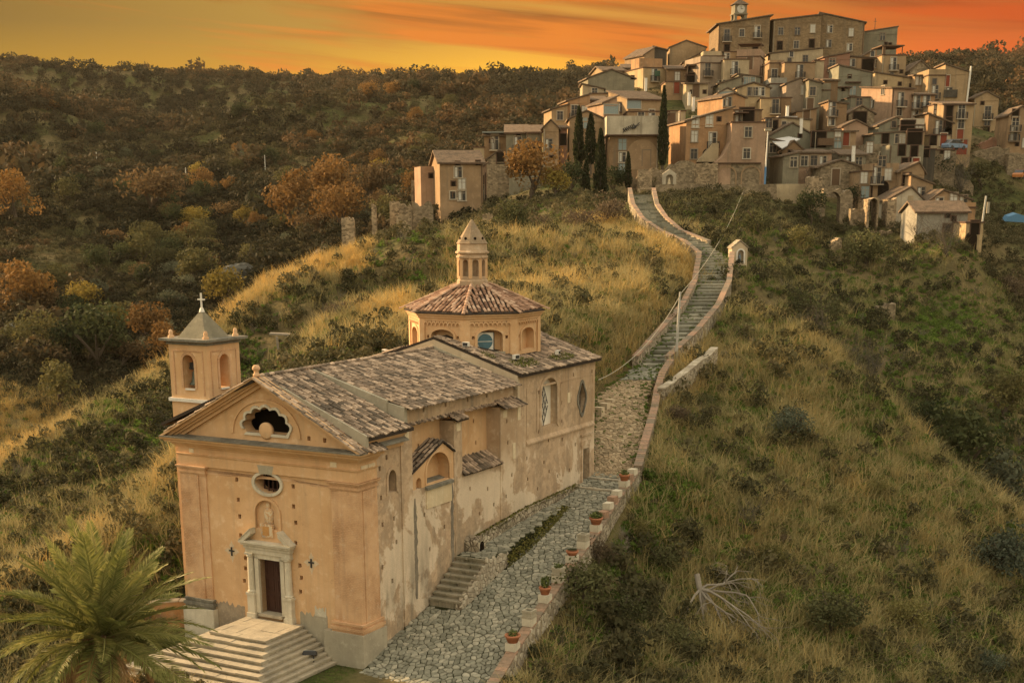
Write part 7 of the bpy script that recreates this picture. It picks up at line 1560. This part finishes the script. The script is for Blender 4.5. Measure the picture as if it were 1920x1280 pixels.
# individual trees and bushes ------------------------------------------------------------------
def crown_set(kind,n,ls,shape,seeds,m,lobes=9):
    out=[]
    for s in seeds: me=cloud_mesh('crown',n,ls,shape,s,lobes); me.materials.append(m); out.append(me)
    return out
def trunk_me(h,r,seed,name='trunk'):
    q=random.Random(seed); mb=MB(); mb.tube([(0,0,-.6),(q.gauss(0,.04),q.gauss(0,.04),h*.5),(q.gauss(0,.1),q.gauss(0,.1),h)],[r*1.3,r,r*.6],6)
    for k in range(4): a=q.uniform(0,6.28); mb.tube([(0,0,h*.6),(math.cos(a)*.28,math.sin(a)*.28,h*1.15),(math.cos(a)*.5,math.sin(a)*.5,h*1.5)],[r*.55,r*.4,r*.2],5)
    me=mb.mesh(name); me.materials.append(M_BARK); return me
TR={ # crown meshes in unit size (1 m radius), trunk length below
 'dark':(crown_set('dark',1500,.062,(1,1,.95,.95),(101,102,103),L_DARK,11),.5),'mid':(crown_set('mid',1400,.062,(1,1,.95,.95),(104,105,106),L_MID,11),.5),
 'olive':(crown_set('olive',1200,.058,(1,1,.8,.85),(107,108,109),L_OLIVE,10),.5),'autumn':(crown_set('aut',1500,.060,(1,1,.9,.95),(110,111,112),L_AUT,11),.5),
 'yellow':(crown_set('yel',1400,.060,(1,1,.9,.95),(113,114),L_YEL,10),.5),'rust':(crown_set('rust',1300,.062,(1,1,.85,.9),(115,116),L_RUST,10),.5)}
TRK=[trunk_me(.7,.07,s) for s in (1,2)]
_tn={'dark':('evergreen_tree','tree'),'mid':('broadleaf_tree','tree'),'olive':('olive_tree','tree'),'autumn':('autumn_tree','tree'),'yellow':('autumn_tree','tree'),'rust':('autumn_tree','tree')}
_ti=0
def ground_z(x,y): return float(tz([x],[y])[0])
def tree(kind,px,py,Y,wpx,label,group=None,hf=1.0,name=None,cat=None,parts=True):
    global _ti; _ti+=1; P=at(px,py,Y); z=ground_z(P[0],P[1]); r=wpx*Y/F_PX/2/.98; cr,tl=TR[kind]; q=random.Random(_ti*7+3)
    t_=thing(name or _tn[kind][0],label,cat or _tn[kind][1],(P[0],P[1],z-.1*r),q.uniform(0,6.28),group); c=link('crown',cr[_ti%len(cr)],t_); c.scale=(r*q.uniform(.92,1.08),r*q.uniform(.92,1.08),r*hf); k=link('trunk',TRK[_ti%2],t_); k.scale=(r,r,r*hf)
    return t_
# named trees in the left valley
for a in (('autumn',55,632,222,125,'large orange autumn tree at the left edge of the valley'),('yellow',230,640,212,72,'single yellow autumn tree standing in the dark valley left of the bell tower'),
 ('yellow',523,548,172,112,'big rounded golden tree behind the spur between bell tower and dome'),('autumn',555,392,292,140,'broad orange tree with flattened crown across the ravine'),('autumn',628,345,322,120,'tall orange tree right of the flattened orange crown'),('rust',690,372,312,110,'brownish autumn tree left of the village houses'),
 ('autumn',25,402,300,110,'orange tree at the left border above the grassy knoll'),('rust',285,395,320,120,'wide rusty tree group above the ravine head'),('dark',228,236,440,66,'dark umbrella shaped pine on the middle slope'),('yellow',60,770,150,62,'small yellow green tree low at the left border'),
 ('rust',180,722,150,64,'pinkish bare crowned tree left of the bell tower'),('dark',180,640,190,150,'dark evergreen mass left of the bell tower base'),('mid',110,690,170,110,'dark leafy tree beneath the large orange autumn tree'),('dark',275,690,165,90,'dark bush crown touching the bell tower on the left'),
 ('autumn',640,420,262,100,'orange brown tree just above the ivy ruins'),('mid',720,410,255,80,'dull green tree behind the broken pillar')): tree(*a)
# trees among the houses and on the terrace
for a in (('autumn',1003,428,190,125,'large orange tree on the slope below the round gabled house'),('yellow',1042,395,190,72,'yellow green bush tree under the dark conifer'),('dark',1074,388,195,70,'dark spreading conifer between the cypresses'),('dark',1290,310,214,46,'dark shrub tree beside the bright gable of the orange house'),
 ('dark',1150,352,203,60,'dark bush at the foot of the wheat emblem house'),('mid',1215,352,204,38,'small dark bush right of the short cypress'),('dark',1600,372,200,46,'dark bush between the bare wall house and the twin arches'),('mid',1838,345,230,62,'dark ivy covered tree against the retaining wall'),
 ('dark',1760,340,226,60,'dark thicket beside the brown stepped house'),('dark',1520,400,190,70,'dark bramble mound left of the great round arch'),('mid',1060,300,225,40,'green tree tuft beside the reddish lean to')): tree(*a)
# right slope, near
for a in (('dark',1800,900,109,190,'large dark evergreen tree in the right gully'),('olive',1878,930,106,170,'grey green evergreen tree beside the large dark one at the right border'),('dark',1745,850,116,110,'dark round bush tree left of the large evergreen'),('mid',1880,800,122,110,'olive brown tree behind the two evergreens')): tree(*a,hf=1.05)
BUSH={'b':L_BLUE,'d':L_SCR}
TR['blue']=(crown_set('blue',1900,.048,(1,1,.8,.62),(121,122),L_BLUE,12),.2); TR['broom']=(crown_set('broom',1900,.045,(1,1,.8,.6),(123,124,125),leaf_mat('broom_stems',(.065,.062,.024),(.15,.135,.046),(.26,.22,.075)),12),.2); TR['shrub']=(crown_set('shrub',1900,.05,(1,1,.75,.55),(126,127,128),leaf_mat('shrub_leaves',(.035,.036,.016),(.085,.088,.036),(.16,.15,.062)),12),.2)
TR['brown']=(crown_set('brown',1500,.045,(1,1,.75,.55),(129,130),leaf_mat('brown_shrub_leaves',(.06,.045,.028),(.13,.095,.058),(.22,.165,.10)),11),.2)
def bush(kind,px,py,Y,w_,label,hf=1.0,group=None): return tree(kind,px,py,Y,w_,label,group,hf,'bush','bush')
for a in (('blue',1487,815,90,92,'round blue green bush alone on the grassy right slope'),('blue',1875,1045,86,170,'large feathery grey green bush at the right border'),('broom',1640,925,87,66,'yellow green broom bush below the round blue green bush'),('broom',1560,960,82,60,'small olive bush on the middle of the right slope'),
 ('shrub',1240,1075,70,88,'dark olive bush close outside the parapet wall'),('broom',1200,1010,71,70,'brown olive shrub below the parapet bend'),('shrub',1090,1200,62.5,150,'spreading dark bush filling the slope under the parapet pots'),('shrub',1170,1180,64,140,'dark bush right of the spreading one under the parapet'),
 ('brown',1120,1110,66,90,'brown twiggy shrub beside the lower parapet wall'),('broom',1440,1105,74,96,'soft olive broom bush right of the dead tree'),('shrub',1560,1190,70,150,'wide dark green shrub in the lower right slope'),('broom',1700,1200,73,120,'pale olive broom in the lower right corner area'),('broom',1385,1210,67,84,'yellowish broom bush below the dead tree'),
 ('brown',1465,1040,77,44,'small brown bush on the middle right slope'),('blue',1850,1265,73,90,'pale blue green shrub at the bottom right'),('shrub',1270,1235,63,110,'dark shrub at the bottom edge below the dead tree'),('shrub',1010,1262,57.5,60,'dark green shrub against the foot of the parapet wall'),('brown',1270,790,88,70,'brown bush under the short retaining wall'),
 ('shrub',1320,760,93,62,'dark green bush beside the short retaining wall'),('shrub',1450,560,140,80,'dark bush mound below the shrine'),('shrub',1520,640,130,110,'dark tangled bushes above the grassy crest on the right'),('shrub',1600,690,124,100,'dark tangled bush left of the rubble pillar slope'),('shrub',1690,760,118,90,'dark tangled bush in the right gully'),
 ('shrub',1420,440,168,80,'olive bush on the slope under the terrace'),('broom',1500,470,164,70,'yellow olive bush left of the leaning wall slab'),('shrub',1620,500,162,110,'dark ivy mound right of the leaning wall slab'),('brown',1900,560,172,90,'brown bush at the right border below the road'),('brown',1090,452,150,78,'brown bush left of the upper stair wall'),
 ('brown',1140,440,153,86,'greyish brown bush beside the curving upper stairs'),('shrub',960,470,143,110,'dark brush behind the lantern'),('brown',1010,455,148,70,'dull brown brush on the ridge right of the lantern'),('brown',640,650,104,62,'brown bush beside the timber ramp behind the nave'),('shrub',730,690,96,60,'dark bush behind the nave roof ridge'),
 ('shrub',708,470,171,100,'dark ivy mass hanging over the left ruins'),('broom',662,470,168,80,'yellow green ivy cushion on the left ruins'),('shrub',655,500,164,50,'dark ivy tangle between the ruin piers'),('shrub',730,450,180,70,'dark ivy clump at the foot of the broken pillar')): bush(*a)
# bare grey shrubs
def bare(px,py,Y,w_,h_,label,m=L_TW,seed=1,n=16,name='bare_bush',cat='bush'):
    P=at(px,py,Y); z=ground_z(P[0],P[1]); rr_=w_*Y/F_PX/2; hh=h_*Y/F_PX; me=twig_mesh('branches',hh*1.25,rr_*1.5,n,seed,.018*max(1,Y/110)); me.materials.append(m); t_=thing(name,label,cat,(P[0],P[1],z),0); link('branches',me,t_)
    mb=MB(); mb.tube([(0,0,-.5),(0,0,.25)],.08,6); mb.build('stump',M_BARK,t_); return t_
bare(1525,668,112,110,75,'pale pinkish bare bush on the crest of the right slope',seed=5,n=20); bare(1632,760,106,120,100,'large grey leafless bush at the edge of the right gully',seed=6,n=24); bare(1580,705,110,80,60,'grey leafless bush between the two bare ones on the crest',seed=7,n=16)
bare(1770,545,165,130,90,'grey leafless thicket below the concrete house',seed=8,n=26); bare(1720,500,172,80,60,'smaller grey leafless thicket left of the large one',seed=9,n=16); bare(640,640,103,70,42,'grey leafless bush touching the timber ramp',seed=10,n=16); bare(235,735,140,60,55,'leaning bare tree left of the bell tower',seed=12,n=7)
bare(1800,370,224,80,80,'pale bare vines clinging to the cliff like wall',seed=13,n=20); bare(1530,325,209,70,40,'bare vine bush before the peach house',seed=14,n=16); bare(1390,1040,76,110,60,'pale fine twigged bush behind the dead tree',seed=15,n=16)
# the fallen dead tree
P=at(1318,1150,67.5); dt=thing('dead_tree','bleached dead tree with sprawling bare branches on the slope below the parapet','dead tree',(P[0],P[1],ground_z(P[0],P[1])),0)
def branch(mb,p,d,L,r,lv,q):
    pts=[p]
    for s in range(4): d=(d+Vector((q.gauss(0,.20),q.gauss(0,.20),q.gauss(-.05,.16)))).normalized(); p=p+d*L/4; pts.append(p)
    mb.tube(pts,[r,r*.85,r*.7,r*.55,r*.4],6)
    if lv: 
        for k in range(3): branch(mb,pts[2+k%3],(d+Vector((q.gauss(0,.5),q.gauss(0,.4),q.gauss(-.1,.4)))).normalized(),L*.62,r*.5,lv-1,q)
q=random.Random(8); mb=MB(); mb.tube([(-.3,.5,2.2),(-.2,.2,1.6),(0,0,.9),(.1,-.1,-.2)],[.15,.15,.14,.15],8); mb.build('trunk',M_DEAD,dt)
for d in ((.9,-.3,.1),(.7,-.5,-.35),(.35,-.6,-.5),(-.1,-.5,-.6),(.6,.2,.7),(-.55,-.3,-.2),(1.0,-.1,-.25),(.5,-.6,-.1)):
    mb=MB(); branch(mb,Vector((-.15,.15,1.5)),Vector(d).normalized(),q.uniform(1.6,2.7),.075,3,q); mb.build('branch',M_DEAD,dt)
# cypresses
def cyp_mesh(seed,n=1500):
    q=np.random.RandomState(seed); z=q.uniform(0,1,n); prof=np.minimum(1,.35+z*3.2)*np.clip((1-z),0,1)**.62; a=q.uniform(0,6.28,n); r=prof*q.uniform(.62,1.0,n)*(1+.16*np.sin(3*a+9*z)); p=np.stack([r*np.cos(a),r*np.sin(a),z],-1)
    d=np.stack([np.cos(a)*.45,np.sin(a)*.45,np.ones(n)*1.0],-1)+q.normal(size=(n,3))*.25; d/=np.linalg.norm(d,axis=1)[:,None]; s=np.cross(d,q.normal(size=(n,3))); s/=np.linalg.norm(s,axis=1)[:,None]; L=q.uniform(.6,1.4,n)[:,None]
    S=np.array([1,1,.09]); D=d*np.array([.26,.26,.030])*L; W_=s*np.array([.13,.13,.015])*L; V=np.stack([p-D,p+W_,p+D,p-W_],1).reshape(-1,3); me=np_mesh('crown',V,quads=np.arange(4*n).reshape(-1,4),tint=q.uniform(0,1,n)); me.materials.append(L_CYP); return me
CM=[cyp_mesh(1),cyp_mesh(2)]
for i,(px,pt,pb,Y,w_,lab) in enumerate(((1085,200,312,205,22,'tall slim cypress before the wide gabled house, left one of the close pair'),(1107,213,306,204,24,'slightly shorter cypress right of its slim neighbour'),(1125,243,392,196,27,'broad dark cypress reaching furthest down the slope'),(1242,163,308,210,20,'tallest lone cypress beside the white emblem wall'),(1177,285,352,202.5,15,'short cypress at the foot of the emblem house'),(1098,300,395,195,22,'shaded cypress behind the broad dark one'))):
    P=at(px,pb,Y); h_=at(px,pt,Y)[2]-P[2]; t_=thing('cypress',lab,'cypress',P); c=link('crown',CM[i%2],t_); r=w_*Y/F_PX/2*1.15; c.scale=(r,r,h_); mb=MB(); mb.tube([(0,0,-1.5),(0,0,h_*.5)],[.22,.1],6); mb.build('trunk',M_BARK,t_)
# trees of the valley and hills that can be told apart
VT=[]; q=random.Random(21)
lab={'dark':'dark evergreen tree among the woods of the far left hills','mid':'dull green broadleaf tree among the woods of the far left hills','olive':'grey green olive tree on the terraced hillside across the valley','autumn':'small orange autumn tree scattered over the wooded hills','yellow':'small yellow tree scattered over the wooded hills','rust':'rusty brown tree scattered over the wooded hills'}
grp={k:'%s trees on the left hills'%k for k in lab}
cnt=0
while cnt<205:
    px=q.uniform(-20,1000); Y=math.exp(q.uniform(math.log(185),math.log(560))); XYq=np.array([[ (px-CXP)/F_PX*Y*.97,Y]])
    ppx,ppy=pxpy(XYq); ppx,ppy=float(ppx[0]),float(ppy[0])
    if ppx>800 and ppy>260 or ppx>900: continue
    if ppx>560 and Y<250 and ppy>380: continue
    if not clear_of_houses(XYq)[0]: continue
    if blob(np.array([ppx]),np.array([ppy]),90,450,110,75)[0]>.4 and q.random()<.85: continue
    olive=ppx<330 and 250<ppy<400
    k=q.choice(['olive','olive','olive','dark','mid']) if olive else q.choice(['dark','mid','mid','dark','autumn','rust','rust','olive','yellow' if q.random()<.5 else 'autumn'])
    w_=q.uniform(4.5,8.5)*(.75 if k=='olive' else 1)*F_PX/Y
    VT.append((k,ppx,ppy,Y,w_,q.uniform(.8,1.1))); cnt+=1
LM=[('the big orange tree',55,580),('the yellow tree',230,600),('the white cross',370,560),('the golden tree',523,505),('the flattened orange crown',555,370),('the tall orange tree',628,325),('the brownish tree',690,355),('the border orange tree',25,385),('the grassy knoll',100,450),('the rusty tree group',285,385),('the umbrella pine',228,230),('the ivy covered ruins',690,450),('the pink stone ruin',808,330),('the grey panel roof',935,240),('the lone skyline tree',12,110),('the far ridge',620,150),('the ravine head',400,330)]
KW={'dark':'dark evergreen','mid':'dull green','olive':'grey green','autumn':'orange autumn','yellow':'yellow','rust':'rusty brown'}; _lb={}
for k,px,py,Y,w_,hf in VT:
    n_,lx_,ly_=min(LM,key=lambda m:(m[1]-px)**2+((m[2]-py)*1.6)**2); dx,dy=px-lx_,py-ly_
    v_='' if abs(dy)<14 else ('above' if dy<0 else 'below'); h_='' if abs(dx)<22 else ('to the left of' if dx<0 else 'to the right of'); d_=math.hypot(dx,dy); far_='close' if d_<60 else ('further' if d_<110 else 'far')
    size='small' if w_*Y<5.6*F_PX else ('medium' if w_*Y<7.2*F_PX else 'large')
    l_=('%s %s tree %s %s %s'%(size,KW[k],far_,(v_+' and '+h_) if v_ and h_ else (v_ or h_ or 'beside'),n_)).replace('above and to the','up to the').replace('below and to the','down to the')
    base_=l_
    for ad in ('','round','wide','upright','leaning','low','bushy','slender'):
        l_=base_.replace(' tree',(' '+ad if ad else '')+' tree',1)
        if l_ not in _lb: break
    _lb[l_]=1
    tree(k,px,py,Y,w_,l_,'single trees of the left hills',hf)
# skyline trees
for px,py,Y,w_,lab_ in ((12,112,848,24,'lone round tree on the skyline at the far left'),(118,118,850,14,'small skyline tree right of the lone round one'),(537,128,900,9,'tiny umbrella pine on the middle of the skyline'),(490,130,895,7,'tiny tree on the skyline left of the umbrella pine'),(680,138,900,12,'small dark tree on the skyline left of the centre'),(990,145,900,16,'dark tree clump on the skyline left of the village'),(1745,122,700,16,'tree clump on the right skyline beside the ochre house')): tree('dark',px,py,Y,w_,lab_)
# ---- the palm in the foreground
PB=Vector(at(190,1196,50.0)); pz=ground_z(PB.x,PB.y); palm=thing('date_palm','large date palm with arching fronds in front of the church at the lower left','palm',(PB.x,PB.y,pz))
ht=PB.z-pz
mb=MB(); rows=[]
for k in range(46):
    f_=k/45; z=-.5+(ht+.3)*f_; r=.34+.05*math.sin(k*2.4)+(.10 if f_>.8 else 0)
    for j in range(9): a=j*2*math.pi/9+k*.35; mb.prism([(r*math.cos(a-.3),r*math.sin(a-.3),z),(r*math.cos(a+.3),r*math.sin(a+.3),z),((r+.11)*math.cos(a),(r+.11)*math.sin(a),z+.14)],(-.1*math.cos(a),-.1*math.sin(a),.03),random.Random(k*9+j).random()*.6)
mb.tube([(0,0,-.5),(0,0,ht+.2)],.33,12); mb.build('trunk',tint_mat('palm_trunk_scales',(.10,.07,.045),(.20,.14,.085),.95,c2=(.30,.22,.14)),palm)
def frond_mesh(L,droop,seed,m,dry=False):
    q=random.Random(seed); V=[];Fq=[];T=[]; n=46; P=[]
    for i in range(n+1):
        t=i/n; P.append(Vector((L*(t-.10*droop*t*t),0,L*(.10*t-.50*droop*t**2.3))))
    mb=MB(); mb.tube(P[::4]+[P[-1]],[.055*(1-.85*i/12) for i in range(len(P[::4])+1)],5,.6)
    for i in range(4,n+1):
        t=i/n; p=P[i]; d=(P[i]-P[i-1]).normalized(); up=Vector((0,1,0)).cross(d)*-1; ll=L*.155*math.sin(math.pi*min(1,.16+t*.80))**.7*q.uniform(.85,1.1)
        for sgn in (1,-1):
            for rep in range(2):
                aim=(d*.72+Vector((0,sgn,0))*q.uniform(.62,.85)+up*q.uniform(.05,.42)*(1 if not dry else -.4)).normalized(); w_=Vector((0,0,1)).cross(aim).normalized()*.026; pp=p+d*(rep*.5*L/n); tip=pp+aim*ll+Vector((0,0,-.10*ll*(1+droop))); mid=pp.lerp(tip,.5)+Vector((0,0,.03*ll)); mb.poly([pp,mid+w_,tip,mid-w_],q.random())
    me=mb.mesh('frond'); me.materials.append(m); return me
FM=[frond_mesh(4.35,d,s,L_PALM) for d,s in ((.35,1),(.55,2),(.8,3),(1.1,4))]; FDRY=[frond_mesh(3.3,1.5,s,L_PDRY,True) for s in (8,9)]
q=random.Random(5); 
for k in range(78):
    f_=k/77; elev=R(80)-R(104)*f_**.85; a=k*2.39996; me=FM[min(3,int(f_*3.4+q.uniform(-.3,.5)))] if f_<.9 else FDRY[k%2]
    fr_=link('frond',me,palm); fr_.matrix_local=Matrix.Translation((0.12*math.cos(a),.12*math.sin(a),ht+.15-.30*f_))@Matrix.Rotation(a,4,'Z')@Matrix.Rotation(-elev,4,'Y')@Matrix.Rotation(q.uniform(-.5,.5),4,'X')@Matrix.Scale(q.uniform(.86,1.08),4)
mb=MB()
for k in range(60):
    a=q.uniform(0,6.28); l_=q.uniform(.5,1.2); mb.tube([(.2*math.cos(a),.2*math.sin(a),ht+.1),((.2+l_*.55)*math.cos(a),(.2+l_*.55)*math.sin(a),ht+.35*q.random()),((.2+l_*.8)*math.cos(a),(.2+l_*.8)*math.sin(a),ht-.9*l_*q.random())],[.022,.015,.008],4,q.random()*.6)
mb.build('flower_stalks',tint_mat('dry_palm_stalks',(.16,.08,.045),(.28,.16,.08),.9,c2=(.42,.27,.14)),palm)
# timber ramp behind the nave
tr_=thing('timber_trestle','weathered timber trestle ramp on the green slope behind the bell tower','trestle',(0,0,0)); pts=[Vector(at(506,627,112)),Vector(at(547,629,111)),Vector(at(600,645,108))]
for a,b in zip(pts[:-1],pts[1:]):
    for off in (-.28,-.09,.10,.29):
        mb=MB(); n_=Vector((0,1,0)); mb.prism([a+n_*off+Vector((0,0,.0)),b+n_*off,b+n_*(off+.17),a+n_*(off+.17)],(0,0,.14)); mb.build('plank',M_DEAD,tr_)
for px,pt,pb in ((519,631,640),(549,634,662),(553,634,664),(575,640,662)):
    a,b=Vector(at(px,pt,110.5)),Vector(at(px+2,pb,110.5)); mb=MB(); mb.tube([a,b-Vector((0,0,.6))],.10,6); mb.build('trestle_post',M_DEAD,tr_)
# moss and weeds on the roofs
mbv=MB(); q=random.Random(31)
for (l0,l1,s0,s1,n_) in ((.15,1.2,14.8,17.2,900),(.1,.9,18.6,21.2,700),(1.6,2.4,14.2,14.9,200)):
    for k in range(n_):
        l=q.uniform(l0,l1); s=q.uniform(s0,s1); u=(l-(l0+l1)/2)/(l1-l0)*2; v_=(s-(s0+s1)/2)/(s1-s0)*2
        if u*u+v_*v_>1+q.gauss(0,.25): continue
        p=W(l,s,zt(l)+.10); a=Vector((q.gauss(0,1),q.gauss(0,1),q.gauss(.6,.6))).normalized()*q.uniform(.06,.16); b=Vector((q.gauss(0,1),q.gauss(0,1),0)).normalized()*.03; mbv.poly([p-b,p+a+b*.2,p+b],q.random()*.9)
mbv.build('roof_weeds',L_YEL if False else tint_mat('roof_weed_leaves',(.035,.045,.012),(.09,.11,.02),.9,c2=(.17,.17,.035)),None,kind='stuff')

# weeds creeping onto the stairs and the far path
q=np.random.RandomState(13); pts_=[]
for i in range(N_CH-1,len(ROAD)-1):
    for _ in range(95):
        t=q.uniform(); e=q.choice([q.beta(.6,4),1-q.beta(.6,4)]); A=ROAD[i][0].lerp(ROAD[i+1][0],t); B=ROAD[i][1].lerp(ROAD[i+1][1],t); p=A.lerp(B,e); pts_.append((p.x,p.y))
XY=np.array(pts_); scatter('stair_weeds',TG,L_GRN,XY,q.uniform(.22,.55,len(XY)),q.uniform(.2,.7,len(XY)),sink=-1.15)
# grey rock outcrop in the ravine and wooden poles on the left hills
def rock(px,py,Y,w_,label,seed):
    P=at(px,py,Y); r=w_*Y/F_PX/2; q=np.random.RandomState(seed); me=bpy.data.meshes.new('rock'); b=bmesh.new(); bmesh.ops.create_icosphere(b,subdivisions=4,radius=1)
    for v in b.verts:
        c=v.co; n_=float(fbm(np.array([c.x*1.7+c.z*2.1+seed]),np.array([c.y*1.9+c.z*1.3]),seed,4)[0]); st=math.floor((c.x*.8+c.z*1.2)*4+n_*2)/4*.18; v.co=c*(1+.35*n_+st)
        v.co.x*=r; v.co.y*=r*.6; v.co.z*=r*.75
    b.to_mesh(me); b.free(); me.materials.append(plaster('grey_rock',(.12,.118,.10),(.065,.064,.055),(.19,.185,.155),.7,(.08,.08,.065),.5)); return link('rock_outcrop',me,None,(P[0],P[1],ground_z(P[0],P[1])+r*.1),.4,label,'rock')
rock(442,530,236,66,'grey slanting rock outcrop in the ravine beside the golden tree',3); rock(30,640,205,60,'pale rock patch among dark trees at the left border',5)
for px,py,Y,h_,lab_ in ((82,262,420,22,'leftmost wooden utility pole among the olive trees'),(180,282,400,24,'second wooden utility pole from the left on the olive terraces'),(347,304,400,22,'wooden utility pole standing in the middle of the valley terraces'),(497,310,410,18,'wooden utility pole nearest the village across the valley')):
    P=at(px,py,Y); z=ground_z(P[0],P[1]); t_=thing('utility_pole',lab_,'utility pole',(P[0],P[1],z),0,'utility poles across the valley'); hh=h_*Y/F_PX+1.5; mb=MB(); mb.tube([(0,0,-1),(0,0,hh)],[.16,.11],6); mb.build('pole',M_CURT,t_); mb=MB(); mb.box((-.8,-.06,hh-.5),(.8,.06,hh-.35)); mb.build('crossarm',M_BARK,t_)
# ---------------------------------------------------------------- the evening air
def haze():
    mb=MB(); mb.box((-2300,-2300,-160),(2300,2300,175)); o=mb.build('haze',bpy.data.materials.new('haze_air'),None,kind='stuff'); m=o.data.materials[0]; m.use_nodes=True; t=NT(m.node_tree)
    m.node_tree.nodes.remove(m.node_tree.nodes['Principled BSDF']); v=t.new('ShaderNodeVolumePrincipled'); v.inputs['Color'].default_value=(.80,.70,.52,1); v.inputs['Density'].default_value=.000045; v.inputs['Anisotropy'].default_value=.0
    m.node_tree.links.new(v.outputs[0],t.n['Material Output'].inputs['Volume'])
haze()
